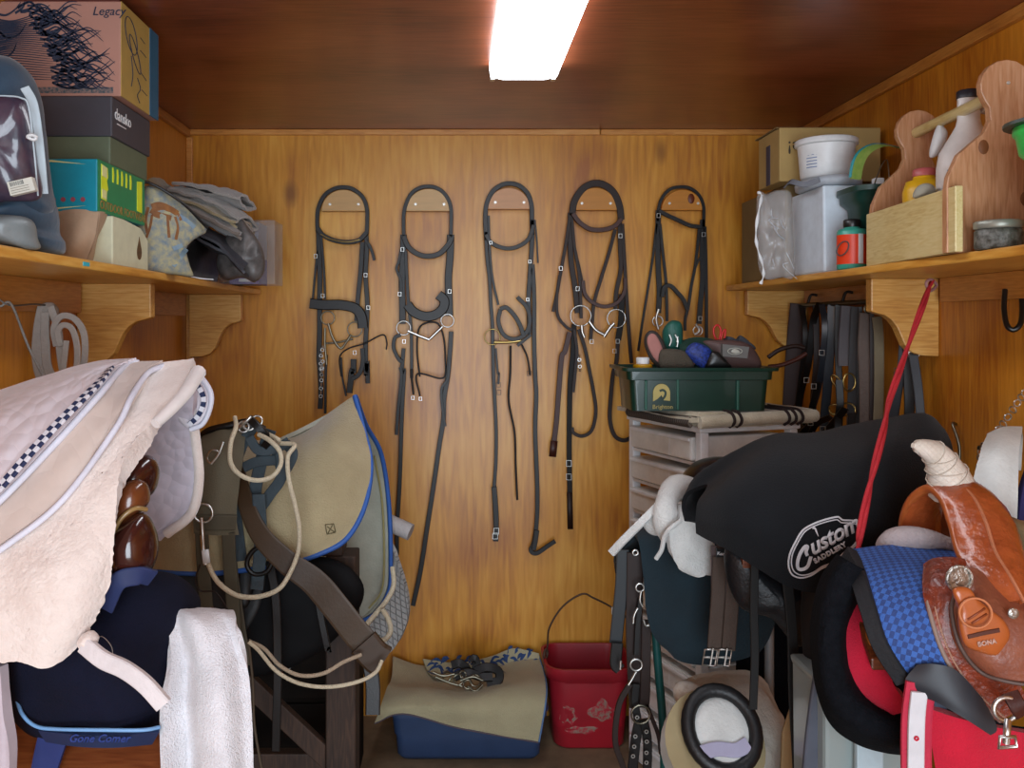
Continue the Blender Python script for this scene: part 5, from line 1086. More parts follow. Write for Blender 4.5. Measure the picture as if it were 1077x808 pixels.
# border strip: folded-over end standing behind, with printed leaves
rows = [[P(445, 696, 3.43), P(480, 700, 3.43), P(515, 694, 3.43), P(540, 685, 3.43), P(566, 690, 3.42)], [P(450, 708, 3.385), P(480, 712, 3.38), P(515, 710, 3.38), P(540, 706, 3.38), P(568, 712, 3.38)], [P(458, 716, 3.31), P(485, 720, 3.30), P(520, 717, 3.30), P(545, 711, 3.30), P(568, 714, 3.30)]]
bm = NB(); sheet(bm, rows, .006, 8, 6, amp=.003, seed=3); [setattr(v, 'co', v.co+Vector((0, -.035, .022))) for v in bm.verts]; fo = obj('folded_border', bm, mat('pale border cloth', '#b0a888', .9, bump=.5), t)
fh = surf_hit(fo, .002); rs = random.Random(5); DB = mat('blue leaf print', '#2c4878', .8)
bm = NB()
for k in range(44):
    x = 448+k*2.6; y = 700+rs.uniform(-5, 8)-(8 if 525 < x < 560 else 0); a = rs.uniform(-1, 1); L_ = rs.uniform(7, 12)
    pts = [(x, y), (x+L_*.5*math.cos(a), y-L_*.5*math.sin(a)-2), (x+L_*math.cos(a), y-L_*math.sin(a))]
    strap(bm, [fh(P(px, py, 3.4)) for px, py in pts], lambda u: .012*math.sin(PI*min(.98, max(.03, u)))+.001, .0012)
pts = [(450+i*8, 706+4*math.sin(i*1.3)-(8 if 9 < i < 14 else 0)) for i in range(15)]
tube(bm, [fh(P(x, y, 3.4)) for x, y in pts], .0016, 5); obj('leaf_print', bm, DB, t)
# bundle of spurs / buckled straps on the cloth
t = thing('bit_bundle', 'tangled bundle of black strap and tarnished bits lying on the cloth', 'bit and strap bundle', P(490, 722, 3.2))
for k, pts in enumerate([[(475, 700), (484, 698), (492, 706), (490, 713)], [(496, 696), (499, 693), (501, 700), (498, 712)], [(500, 706), (512, 702), (524, 706), (524, 716), (512, 719)], [(478, 712), (492, 708), (506, 712), (518, 712)]]):
    bm = NB(); strap(bm, [P(x, y, 3.17-.01*k) for x, y in pts], .030, .012, n=(0, -1, .6)); obj('black_strap', bm, BLK, t)
for k, (x, y, r) in enumerate([(470, 712, .016), (482, 715, .018), (492, 720, .015), (500, 716, .019), (487, 710, .012)]):
    bm = NB(); ring(bm, P(x, y, 3.12), r, .0035, (.3*k-.6, -1, .8), 16, 6); obj('bit_ring', bm, OLDM, t)
for pts in ([(455, 707), (466, 711), (478, 709)], [(458, 712), (472, 718), (486, 722)], [(492, 722), (500, 727), (508, 720)], [(484, 716), (497, 712), (508, 716)]):
    bm = NB(); tube(bm, [P(x, y, 3.11) for x, y in pts], .0042, 7); obj('bit_bar', bm, OLDM, t)
# red bucket
t = thing('feed_bucket', 'red flat-backed plastic feed bucket with wire bail, scuffed, against the wall', 'bucket', (.46, 3.30, 0))
RB = mat('red bucket plastic', '#b01c2c', .45, col2='#8c1c28', nscale=5); SC = mat('scuffed red plastic', '#a82030', .6, col2='#8c7064', nscale=60, vary=1.6)
cx, cy = .475, 3.285
def bsec(hx, hy, z, r): return rrect(cx, cy, hx, hy, z, r, 7)
bm = NB()
loft(bm, [bsec(.118, .10, .001, .05), bsec(.126, .106, .008, .055), bsec(.142, .122, .235, .06), bsec(.142, .122, .24, .06), bsec(.152, .131, .245, .065), bsec(.158, .137, .285, .07), bsec(.158, .137, .29, .07), bsec(.148, .127, .29, .06), bsec(.142, .122, .25, .06), bsec(.132, .112, .10, .05), bsec(.118, .10, .012, .045)])
bucket = obj('bucket_body', bm, RB, t)
bh = surf_hit(bucket, .0004)
for (x0, y0, rx, ry, sd) in ((597, 752, 12, 12, 1), (633, 748, 15, 13, 2), (612, 768, 20, 5, 3)):
    rs = random.Random(sd); o_ = [P(x0+rx*math.cos(a)*rs.uniform(.55, 1.1), y0+ry*math.sin(a)*rs.uniform(.55, 1.1), 3.16) for a in [2*PI*k/16 for k in range(16)]]
    bm = NB(); pillow(bm, [bh(p) for p in o_], (0, -1, 0), .0016, 8, k=3, K=3); obj('scuff_mark', bm, SC, t)
WI = mat('rusty wire', '#5c483c', .6, .5)
bm = NB(); tube(bm, [P(574, 690, 3.30), P(576, 678, 3.30), P(578, 660, 3.28), P(592, 638, 3.28), P(612, 625, 3.28), P(624, 629, 3.28), P(645, 640, 3.28), P(662, 655, 3.28), P(666, 690, 3.29)], .0035, 6); obj('wire_bail', bm, WI, t)
for x in (574,): bm = NB(); ring(bm, P(x, 688, 3.27), .016, .004, (1, -.6, 0)); obj('bail_eye', bm, WI, t)
t2 = box(NB(), P(643, 646, 3.255), P(649, 639, 3.25)); lab(obj('bail_tag', t2, WHT, t, smooth=False), 'small white tag on the bail')
# ---------------------------------------------------------------- drawer tower (turned about 20 degrees)
A0 = Vector((.747, 2.75, 0)); th = math.radians(20)
ex = Vector((math.cos(th), math.sin(th)*.95, 0)).normalized(); ey = Vector((-math.sin(th), math.cos(th), 0))
MD = Matrix(((ex.x, ey.x, 0, A0.x), (ex.y, ey.y, 0, A0.y), (0, 0, 1, 0), (0, 0, 0, 1)))   # u: to the right/back, v: along the drawer face
DW, DD, DH = .36, .42, 1.165
t = thing('drawer_tower', 'tall white frame drawer tower with translucent drawers, below the green tote', 'drawer unit', (A0.x+.15, A0.y+.2, 0))
FR = mat('white drawer frame', '#f4f6f8', .4); TR = mat('translucent drawer', '#f2f2ee', .35, alpha=.96, coat=.6); DKI = mat('dark stored cloth', '#383430', .9)
for u, v in ((0, 0), (0, DD-.03), (DW-.03, 0), (DW-.03, DD-.03)): obj('frame_post', box(NB(), (u, v, .0), (u+.03, v+.03, DH), MD), FR, t, smooth=False, bevel=.004)
obj('top_panel', box(NB(), (-.006, -.006, DH), (DW+.006, DD+.006, DH+.018), MD), FR, t, smooth=False, bevel=.004)
n = 11; st = DH/n
for k in range(n):
    z = k*st
    obj('shelf_frame', box(NB(), (0.001, .0305, z+.002), (DW-.001, DD-.031, z+.012), MD), FR, t, smooth=False)
    for v0 in (0.004,): obj('side_rail', box(NB(), (.031, v0, z), (DW-.031, v0+.014, z+.018), MD), FR, t, smooth=False)
    dr = obj('drawer', box(NB(), (-.012, .034, z+.016), (DW-.04, DD-.034, z+st-.016), MD), TR, t, smooth=False, bevel=.006)
    bm = NB(); box(bm, (-.020, .036, z+st-.030), (-.0125, DD-.036, z+st-.018), MD); obj('drawer_lip', bm, FR, dr, smooth=False, bevel=.003)
    obj('divider', box(NB(), (-.0126, .15, z+.018), (-.0121, .153, z+st-.018), MD), FR, dr, smooth=False)
lab(obj('drawer_contents', box(NB(), (.0, .04, st*(n-1)+.02), (DW-.045, DD-.06, st*n-.03), MD), DKI, t, smooth=False), 'dark contents of top drawer')
# folded striped blanket
t = thing('folded_blanket', 'cream folded blanket with dark stripes on top of the drawer tower', 'blanket', (.9, 2.95, DH+.018))
BK = mat('cream wool blanket', '#dcd4bc', .95, bump=.7, bscale=200, sheen=.3, col2='#a89c84', nscale=9); ST = mat('dark brown stripe', '#2c1e1c', .95)
def bl(u, v, z): return MD @ Vector((u, v, DH+.019+z))
for k, (z, du, m_) in enumerate(((.006, .01, BK), (.022, -.025, BK), (.038, .0, BK))):
    rows = [[bl(-.03+du, -.03, z+.004), bl(.1, -.035, z), bl(.25, -.03, z), bl(.40, -.02, z)], [bl(-.035+du, .1, z), bl(.1, .1, z+.003), bl(.25, .1, z), bl(.41, .1, z)], [bl(-.03+du, .25, z), bl(.1, .25, z), bl(.25, .25, z+.002), bl(.40, .25, z)], [bl(-.02+du, .42, z), bl(.1, .42, z), bl(.25, .42, z), bl(.38, .42, z)]]
    bm = NB(); sheet(bm, rows, .013, 6, 6, amp=.003, freq=14, seed=k); obj('fold_layer', bm, BK, t)
bm = NB(); tube(bm, [bl(-.03, -.035, .018), bl(.05, -.045, .022), bl(.18, -.045, .026), bl(.3, -.04, .026), bl(.40, -.03, .024)], .020, 10, flat=1); obj('front_fold', bm, BK, t)
for u in (.07, .095, .27, .295, .32):
    bm = NB(); strap(bm, [bl(u, -.0425+.001*0, .0), bl(u, -.067, .014), bl(u, -.068, .032), bl(u, -.045, .0475), bl(u, .02, .0475), bl(u+.004, .1, .0475)], .009, .002, n=(0, -1, 0)); obj('stripe', bm, ST, t)
rows = [[bl(-.045, -.02, .004), bl(-.05, .15, .004), bl(-.045, .34, .004)], [bl(-.055, -.02, .016), bl(-.06, .15, .016), bl(-.055, .34, .016)], [bl(-.045, -.02, .03), bl(-.05, .15, .03), bl(-.045, .34, .03)]]
bm = NB(); sheet(bm, rows, .01, 6, 3, amp=.002); lab(obj('striped_side_fold', bm, mat('grey brown fold', '#6c6258', .95, pattern='wave', pscale=30, pcol='#2c2422'), t), 'grey-brown striped side fold')
# green grooming tote
ZT = DH+.019+.0465
t = thing('grooming_tote', 'dark green plastic grooming tote full of brushes, on the striped blanket', 'tote', P(735, 432, 2.86))
GP = mat('green tote plastic', '#0e3428', .35, coat=.2); GPE = mat('green tote edge', '#1c5848', .35)
def tr(u, v, z):  # tote stands square to the room
    return Vector((.745+u, 2.86+v, ZT+z))
def sec(hx, hy, z, r=.02): return [p+Vector((0, 0, 0)) for p in rrect(.745, 2.86, hx, hy, ZT+z, r, 4)]
bm = NB(); loft(bm, [sec(.205, .10, .001), sec(.212, .106, .095), sec(.222, .114, .097), sec(.224, .116, .122), sec(.238, .128, .124), sec(.240, .130, .134), sec(.222, .114, .134), sec(.212, .106, .10), sec(.205, .10, .03), sec(.2, .095, .012)])
obj('tub', bm, GP, t)
for u in (-.165, -.068, .115): obj('ridge', box(NB(), tr(u-.004, -.113, .006), tr(u+.004, -.10, .118 if u == -.068 else .095)), GPE, t, smooth=False, bevel=.002)
GOLD = mat('gold print', '#b8a860', .5)
y_ = 2.86-.1115; bm = NB()
c_ = tr(-.118, 0, .045); O = [Vector((c_.x+.026*math.cos(a), y_, c_.z+.012+.028*math.sin(a))) for a in [PI*k/12 for k in range(13)]]
O += [Vector((c_.x-.026, y_, c_.z-.014)), Vector((c_.x-.012, y_, c_.z-.006)), Vector((c_.x+.0, y_, c_.z+.006)), Vector((c_.x+.006, y_, c_.z-.010)), Vector((c_.x+.026, y_, c_.z-.012))]
prism(bm, O, (0, -1, 0), .0012); obj('emblem', bm, GOLD, t, smooth=False)
bm = NB(); strap(bm, [Vector((c_.x+a, y_-.001, c_.z+b)) for a, b in ((-.006, .018), (.004, .021), (.012, .014), (.010, .002), (.002, -.008))], lambda u: .007, .001); obj('emblem_horse', bm, GP, t)
text('lettering', 'Brighton', (c_.x-.028, y_-.0005, c_.z-.036), (1, 0, 0), (0, 0, 1), .018, GOLD, t)
# brushes in the tote
def brush(label, o_, d, tk, m, cat='brush', name='grooming_brush', e=2.4, n=(0, -1, .2)):
    bm = NB(); pillow(bm, [P(x, y, d) for x, y in o_], n, tk, e); return tag(obj(name, bm, m), label, cat)
PKB = mat('pink brush pad', '#b07870', .8); DBR = mat('dark brush back', '#38302c', .6)
t = thing('oval_brush', 'oval brush with pink face leaning at left end of the green tote', 'brush', P(690, 384, 2.82))
bm = NB(); pillow(bm, [P(x, y, 2.83) for x, y in ((678, 354), (683, 348), (690, 349), (697, 358), (702, 372), (703, 384), (694, 388), (684, 378), (678, 364))], (0, -1, .2), .03, 5); obj('back', bm, DBR, t)
bm = NB(); pillow(bm, [P(x, y, 2.812) for x, y in ((681, 355), (685, 351), (690, 353), (695, 362), (698, 372), (699, 381), (693, 382), (686, 374), (681, 363))], (0, -1, .2), .015, 4); lab(obj('pad', bm, PKB, t), 'pink pad face')
brush('rounded teal-green rubber curry standing highest in the tote', [(697, 348), (702, 340), (708, 337), (716, 340), (718, 352), (716, 366), (706, 372), (698, 362)], 2.86, .06, mat('teal rubber', '#1e5c50', .5, bump=.4), name='rubber_curry', cat='curry comb')
brush('grey-brown brush lying at the front left of the tote', [(694, 370), (704, 367), (718, 369), (726, 376), (728, 388), (696, 388)], 2.80, .05, mat('grey brown bristle', '#50483c', .9, bump=.8, bscale=300))
t = thing('hoof_brush', 'blue-bristled brush with black handle lying in the tote', 'brush', P(738, 384, 2.79))
bm = NB(); pillow(bm, [P(x, y, 2.79) for x, y in ((721, 371), (728, 361), (738, 362), (748, 370), (743, 386), (735, 386))], (0, -1, .2), .04, 2.4, amp=.003, freq=90); obj('bristles', bm, mat('blue bristles', '#24409c', .6, col2='#142050', nscale=140, vary=.9), t)
bm = NB(); pillow(bm, [P(x, y, 2.785) for x, y in ((746, 372), (754, 370), (764, 380), (768, 388), (742, 388))], (0, -1, .2), .04, 3); obj('handle', bm, BLKP, t)
t = thing('body_brush', 'large brown dandy brush with grey oval emblem patch, right end of tote', 'brush', P(780, 384, 2.82))
bm = NB(); pillow(bm, [P(x, y, 2.84) for x, y in ((738, 360), (758, 358), (780, 360), (793, 368), (799, 388), (760, 388), (748, 374))], (0, -1, .3), .07, 2.6); bb = obj('back', bm, mat('mauve brown brush', '#5c4440', .6), t)
bm = NB(); q = [P(760, 362, 2.79), P(788, 365, 2.79), P(786, 377, 2.79), P(760, 375, 2.79)]; prism(bm, q, (0, 1, 0), .03); obj('emblem_patch', bm, mat('grey patch', '#6c6a66', .6), t, smooth=False)
bm = NB(); ring(bm, P(773, 369.5, 2.788), .022, .0014, (0, 1, 0), 20, 5, 1, .45)
obj('patch_oval', bm, mat('pale emblem', '#b8b8ac', .5), t)
bm = NB(); pillow(bm, [P(x, y, 2.788) for x, y in ((769, 370), (772, 367), (776, 368), (778, 371), (773, 372))], (0, -1, 0), .003, 3); obj('patch_figure', bm, mat('pale emblem 2', '#b8b8ac', .5), t)
brush('dark slate felt pad with notched top at back of the tote', [(760, 360), (764, 354), (774, 358), (778, 353), (788, 360), (794, 368), (770, 368)], 2.89, .04, mat('slate felt', '#40444c', .9), name='felt_block', cat='grooming block', e=5)
t = thing('hoof_pick', 'red loop-handled hoof pick sticking up from the tote', 'hoof pick', P(757, 362, 2.88))
bm = NB(); tube(bm, [P(x, y, 2.87) for x, y in ((755, 359), (751, 352), (751, 345), (755, 342), (758, 347), (757, 354))], .0035, 6, True); obj('loop', bm, mat('red plastic', '#c81818', .4), t)
bm = NB(); tube(bm, [P(x, y, 2.87) for x, y in ((758, 358), (760, 350), (763, 347), (762, 356))], .0035, 6); obj('second_loop', bm, mat('red plastic 2', '#c81818', .4), t)
t = thing('pot_of_salve', 'yellow pot with white lid at the left end of the tote', 'pot', P(676, 384, 2.84))
bm = NB(); lathe(bm, P(676, 388, 2.83), [(.024, 0), (.03, .004), (.03, .012), (.02, .015)], 20); obj('pot', bm, mat('yellow pot', '#d8a010', .4), t)
bm = NB(); lathe(bm, P(676, 382, 2.83), [(.020, -.002), (.021, .016), (.018, .018)], 20); obj('lid', bm, WHT, t)
t = thing('dog_clip_cluster', 'small steel snaps tangled between the brushes in the tote', 'snap hooks', P(708, 366, 2.80))
for pts in ([(704, 352), (706, 358), (704, 364)], [(710, 352), (713, 358), (712, 365)], [(713, 354), (712, 360)]):
    bm = NB(); tube(bm, [P(x, y, 2.80) for x, y in pts], .003, 6); obj('snap', bm, STEEL, t)
bm = NB(); sheet(bm, [[P(716, 360, 2.86), P(730, 356, 2.86), P(750, 358, 2.86)], [P(715, 368, 2.83), P(730, 364, 2.82), P(750, 366, 2.83)], [P(714, 378, 2.82), P(730, 374, 2.81), P(748, 378, 2.82)]], .01, 5, 5, amp=.003); tag(obj('green_cloth', bm, mat('dark green cloth', '#163c30', .8)), 'dark green cloth bunched between the brushes in the tote', 'cloth')
for k, pts in enumerate([[(808, 376), (820, 368), (836, 364), (846, 366)], [(808, 386), (822, 384), (838, 378), (848, 372)]]):
    bm = NB(); tube(bm, [P(x, y, 2.84) for x, y in pts], .007, 8); tag(obj('leather_strap', bm, (BRN, BRN2)[k]), ('upper dark leather strap end reaching from tote to belts', 'lower red-brown leather strap end reaching from tote to belts')[k], 'strap')
# ---------------------------------------------------------------- tack rail with hanging straps, right wall
t = thing('tack_rail', 'black iron rail under the right shelf carrying leather straps', 'rail', (1.27, 3.1, 1.56))
bm = NB(); tube(bm, [Vector((1.262, 2.60, 1.565)), Vector((1.262, 3.30, 1.565))], .008, 10); obj('bar', bm, BLKP, t)
for y in (2.66, 2.95, 3.24): bm = NB(); tube(bm, [Vector((1.262, y, 1.565)), Vector((1.275, y, 1.60)), Vector((XR-.023, y, 1.60))], .005, 6); obj('bar_bracket', bm, BLKP, t)
F8 = FF(830, 310, 4.667)
def onwall(x, y, dx=0):   # crop point -> point on the plane just off the right wall
    px, py = 830+x/4.667, 310+y/4.667; X = 1.262-dx; d = X*950/(px-479); return P(px, py, d)
ss = [('belt', 'broad dark brown stirrup leather, leftmost on the tack rail', [(45, 45), (30, 200), (15, 400), (5, 560)], 76, mat('plum leather', '#40302e', .5), 0),
      ('belt', 'narrow black rein doubled beside the broad brown leather', [(150, 45), (120, 120), (105, 250), (90, 360), (60, 470), (40, 590)], 34, BLK, .015),
      ('belt', 'shiny black strap second left on the rail', [(160, 50), (175, 150), (165, 300), (150, 420), (120, 540), (70, 640)], 30, mat('blue black leather', '#20242c', .3, coat=.4), .02),
      ('belt', 'wide black strap in the middle of the rail with steel glints', [(210, 50), (205, 200), (195, 350), (185, 480), (175, 600), (165, 760)], 44, mat('blue black leather 2', '#262c34', .4, coat=.3), .0),
      ('belt', 'rounded dark strap tongue hanging short on the rail', [(285, 55), (275, 180), (270, 290), (272, 350)], 58, mat('grey plum leather', '#443a3e', .5), .02),
      ('belt', 'grey-black strap with brass ring, centre of the rail', [(330, 60), (322, 250), (316, 450), (310, 620), (306, 800)], 52, mat('dark grey leather', '#3a3a3c', .6), 0),
      ('belt', 'long cracked brown leather strap right of the brass rings', [(375, 90), (368, 250), (374, 420), (375, 600), (370, 790)], 56, mat('cracked brown leather', '#5c4a40', .6, bump=.8, bscale=60), .015),
      ('belt', 'olive-tan webbing strap at the right of the rail', [(430, 110), (440, 200), (442, 350), (440, 520), (432, 760)], 44, mat('tan webbing', '#7c7058', .85), .0),
      ('belt', 'black buckled belt hanging behind the red rope', [(570, 140), (560, 250), (552, 360), (530, 500), (510, 650)], 40, mat('slate leather', '#30343c', .5), .0),
      ('belt', 'second black buckled belt partly behind the red rope', [(590, 150), (610, 300), (630, 420), (640, 580)], 34, mat('slate leather 2', '#30343c', .5), .0),
      ('belt', 'long black strap hanging straight below the buckled belts', [(580, 160), (585, 400), (590, 560), (580, 700)], 46, BLK, -.01)]
for nm, lb_, pts, wd, m_, dx in ss:
    q = [onwall(x, y, dx) for x, y in pts]; bm = NB(); w_ = wd/4.667*q[0].y/950
    strap(bm, q, w_, .006, n=(-.45, -1, 0)); tag(obj(nm, bm, m_), lb_, 'strap')
for i, (x, y, a, b, nn) in enumerate([(295, 430, 30, 46, (-.3, -1, 0)), (235, 430, 18, 40, (-1, -1, 0)), (290, 565, 36, 34, (-.2, -1, .3)), (222, 565, 24, 26, (-.8, -1, 0)), (390, 70, 22, 22, (-.3, -1, 0))]):
    p = onwall(x, y, .05 if i < 4 else .012); bm = NB(); ring(bm, p, a/4.667*p.y/950, .003, nn, 20, 6, 1, b/a)
    tag(obj('brass_ring', bm, BRASS if i < 4 else OLDM), ['large brass ring on the grey-black strap, centre of the rail', 'narrow brass ring left of the largest ring, tack rail', 'wide brass ring at the top of the crossing halter straps', 'small brass ring beside the wide one on the halter', 'dull ring at the top of the cracked brown strap'][i], 'ring')
for k_, (pts, wd, m_, lb_) in enumerate([([(60, 50), (80, 200), (60, 400), (40, 560)], 26, BLK, 'thin black strap overlapping the broad brown leather on the rail'), ([(130, 50), (135, 300), (120, 500), (110, 760)], 30, BRN, 'dark brown rein between the black straps at left of the rail'), ([(240, 50), (240, 300), (250, 520), (240, 780)], 30, BLK, 'slim black strap in the centre gap of the rail'), ([(405, 80), (408, 300), (405, 780)], 22, BRN, 'slim dark strap between cracked brown and tan webbing straps'), ([(350, 60), (340, 300), (345, 780)], 18, BLK, 'narrow black strap left of the cracked brown strap')]):
    q = [onwall(x, y, .005) for x, y in pts]; bm = NB(); strap(bm, q, wd/4.667*q[0].y/950, .006, n=(-.45, -1, 0)); tag(obj('belt', bm, m_), lb_, 'strap')
t = thing('leather_halter', 'black leather halter with crossing straps, hanging low on the tack rail', 'halter', P(850, 460, 2.9))
for pts, wd in (([(275, 560), (210, 640), (160, 700), (150, 800)], 34), ([(130, 620), (60, 690), (0, 770), (-60, 840)], 40), ([(130, 680), (60, 740), (0, 805)], 26), ([(245, 420), (250, 540), (240, 640), (250, 790)], 34), ([(205, 600), (130, 640), (100, 720), (120, 800)], 30), ([(80, 640), (110, 560), (140, 430)], 30), ([(310, 580), (300, 700), (300, 800)], 34), ([(20, 600), (40, 640), (80, 690)], 50)):
    bm = NB(); strap(bm, [onwall(x, y, .08) for x, y in pts], wd/4.667*2.9/950, .006, n=(-.3, -1, 0)); obj('strap', bm, BLK, t)
for x, y in ((105, 630), (165, 660), (70, 760), (85, 420), (120, 450), (160, 285)):
    bm = NB(); p = onwall(x, y, .10); tube(bm, [p+Vector((-.008, 0, -.008)), p+Vector((.008, 0, -.008)), p+Vector((.008, 0, .008)), p+Vector((-.008, 0, .008))], .0016, 5, True, smooth=False); obj('buckle', bm, STEEL, t)
for x, y, w_ in ((540, 372, 60), (605, 292, 50)):
    p = onwall(x, y, .01); h_ = w_/4.667*p.y/950/2; bm = NB(); tube(bm, [p+Vector((-h_, -.008, -.006)), p+Vector((h_, -.008, -.006)), p+Vector((h_, -.008, .006)), p+Vector((-h_, -.008, .006))], .0022, 6, True, smooth=False); tag(obj('belt_buckle', bm, STEEL), 'steel roller buckle on the %s slate belt' % ('left' if w_ == 60 else 'right'), 'buckle')
for (x0, y0, x1, y1, wd, nm) in ((540, 380, 495, 668, 46, 'lower'), (610, 300, 645, 590, 40, 'upper')):
    bm = NB(); q = [onwall(x0, y0, .015), onwall((x0+x1)/2+4, (y0+y1)/2, .015), onwall(x1, y1, .015)]; strap(bm, q, wd/4.667*q[0].y/950, .006, n=(-.3, -1, 0)); tag(obj('belt_tongue', bm, mat('belt tongue '+nm, '#383c42', .5)), 'rounded belt tongue below the %s steel buckle' % ('left' if nm == 'lower' else 'right'), 'strap')
# horseshoe hook, chain, wall hook
t = thing('horseshoe_hook', 'black horseshoe hook on the right wall under the shelf', 'hook', P(1065, 348, 2.1))
bm = NB(); tube(bm, [P(1057, 305, 2.10), P(1056, 325, 2.08), P(1059, 342, 2.05), P(1066, 347, 2.04), P(1073, 341, 2.04), P(1075, 325, 2.07), P(1074, 303, 2.10)], .006, 8, n=8); obj('shoe', bm, BLKP, t)
bm = NB(); ch = cr([P(1082, 408, 1.95), P(1070, 424, 1.95), P(1055, 446, 1.95), P(1042, 462, 1.96), P(1033, 472, 1.97), P(1031, 482, 1.97), P(1030, 500, 1.97)], 6)
t = thing('steel_chain', 'steel chain slanting down the right wall above the white pad', 'chain', P(1035, 480, 1.95))
last = None; i = 0
for p in ch:
    if last is None or (p-last).length > .013:
        bm = NB(); ring(bm, p, .0075, .0016, (0, 1, .2) if i % 2 else (1, .4, .5), 10, 5); obj('link', bm, STEEL, t); last = p; i += 1
bm = NB(); tube(bm, [P(1029, 471, 1.96), P(1040, 473, 1.96)], .005, 8); obj('pin', bm, OLDM, t)
bm = NB(); tube(bm, [Vector((XR-.001, 2.38, P(0, 446, 2.38).z)), Vector((XR-.02, 2.36, P(0, 446, 2.38).z)), P(1009, 470, 2.34), P(1008, 500, 2.34)], .004, 6); tag(obj('wall_hook_rod', bm, OLDM), 'thin iron rod hanging on the right wall behind the saddle horn', 'rod')
# red rope: two strands twisted
t = thing('red_rope', 'red twisted rope stretched from right shelf bracket down to the blue pad', 'rope', P(903, 578, 1.70))
cp = cr([P(980, 296, 2.28), P(974, 312, 2.24), P(962, 345, 2.16), P(948, 385, 2.06), P(936, 420, 1.97), P(930, 450, 1.88), P(920, 490, 1.80), P(913, 520, 1.74), P(905, 560, 1.69), P(903, 580, 1.68)], 14)
RR = mat('red cord', '#cc2834', .7, bump=.8, bscale=400)
for s_ in (0, 1):
    bm = NB(); T, N = frames(cp); q = []
    for i, p in enumerate(cp):
        a = i*.11+PI*s_; B = T[i].cross(N[i]); q.append(p+(N[i]*math.cos(a)+B*math.sin(a))*.0036)
    tube(bm, q, .0044, 7, smooth=False); obj('strand', bm, RR, t)
bm = NB(); tube(bm, [P(979, 294, 2.27), P(985, 300, 2.30), P(978, 306, 2.27), P(974, 298, 2.26)], .004, 6, True); lab(obj('frayed_knot', bm, mat('faded pink cord', '#b08080', .8), t), 'faded pink knot')
# ---------------------------------------------------------------- english saddle under a black cover
arm_rack('wooden saddle rack arm under the black covered saddle', XR-.002, .62, 2.05, 1.075, REDW, -1, brace=False)
t = thing('saddle_cover', 'black fleece saddle cover with white Custom logo over a saddle', 'saddle cover', (.9, 2.05, .9))
BC = mat('black fleece cover', '#15181c', .95, col2='#0e1013', nscale=5, bump=.4, bscale=300, sheen=.06, spec=.25)
cols = [[P(735, 560, 1.97), P(734, 545, 1.96), P(736, 528, 1.98), P(744, 510, 2.05)],
        [P(768, 578, 1.88), P(766, 548, 1.86), P(767, 512, 1.91), P(781, 482, 2.05)],
        [P(800, 598, 1.85), P(800, 555, 1.82), P(805, 500, 1.88), P(817, 461, 2.05)],
        [P(838, 618, 1.83), P(845, 560, 1.80), P(855, 500, 1.86), P(868, 458, 2.05)],
        [P(888, 622, 1.83), P(900, 560, 1.80), P(905, 490, 1.86), P(908, 450, 2.05)],
        [P(940, 612, 1.85), P(945, 550, 1.82), P(945, 480, 1.88), P(945, 440, 2.05)],
        [P(985, 600, 1.88), P(985, 530, 1.86), P(982, 470, 1.93), P(972, 436, 2.05)],
        [P(1006, 590, 1.95), P(1004, 530, 1.94), P(1000, 475, 1.98), P(990, 452, 2.05)]]
bm = NB(); sheet(bm, drape(cols, 2.05, 1.0, .4), .010, 7, 9, amp=.006, freq=7, seed=4); cov = obj('cover_cloth', bm, BC, t)
ch_ = surf_hit(cov, .0015)
LG = mat('white embroidery', '#dcdce0', .6)
def cz(x, y): return (820+x/8.978, 530+y/8.978)
oval = [(85, 590), (95, 480), (150, 360), (220, 250), (320, 190), (430, 150), (540, 125), (570, 135), (600, 155), (690, 160), (770, 185), (790, 260), (730, 380), (640, 450), (520, 560), (400, 610), (300, 675), (200, 700), (120, 670)]
bm = NB(); tube(bm, [ch_(P(*cz(x, y), 1.9)) for x, y in [(p.x, p.y) for p in cr([(a, b, 0) for a, b in oval], 5, True)]], .0018, 5, True, smooth=False); obj('logo_outer_line', bm, LG, t)
bm = NB(); cxo, cyo = 430, 420
tube(bm, [ch_(P(*cz(cxo+(p.x-cxo)*.92, cyo+(p.y-cyo)*.91), 1.9)) for p in cr([(a, b, 0) for a, b in oval], 5, True)], .0013, 5, True, smooth=False); obj('logo_inner_line', bm, LG, t)
bm = NB(); strap(bm, [ch_(P(*cz(x, y), 1.9)) for x, y in ((262, 490), (250, 455), (262, 405), (235, 410), (195, 470), (170, 550), (175, 610), (215, 620), (265, 590), (295, 500))], .0065, .0016, k=8); obj('letter_c', bm, LG, t)
r_ = (P(*cz(720, 250), 1.82)-P(*cz(310, 480), 1.82)).normalized(); u_ = Vector((-r_.z, 0, r_.x))
text('lettering', 'ustom', P(*cz(305, 490), 1.82), r_, u_, .046, LG, t, shear=.35, bold=.0012, hit=ch_, spacing=.95)
text('lettering', 'SADDLERY', P(*cz(335, 563), 1.82), r_, u_, .0135, LG, t, bold=.0008, hit=ch_, spacing=1.15)
text('lettering', 'MADE FOR YOU', P(*cz(330, 665), 1.82), r_, u_, .010, LG, t, bold=.0003, hit=ch_) if 0 else None
bm = NB(); strap(bm, [ch_(P(*cz(x, y), 1.9)) for x, y in ((312, 225), (335, 235), (350, 270), (366, 308))], lambda u: .004*(1-u)+.0012, .0016); obj('logo_stroke', bm, LG, t)
saddle('black english saddle under the black cover, its skirt showing at left', .88, 2.05, 1.10, -1, BLK2, BLK2, .8)
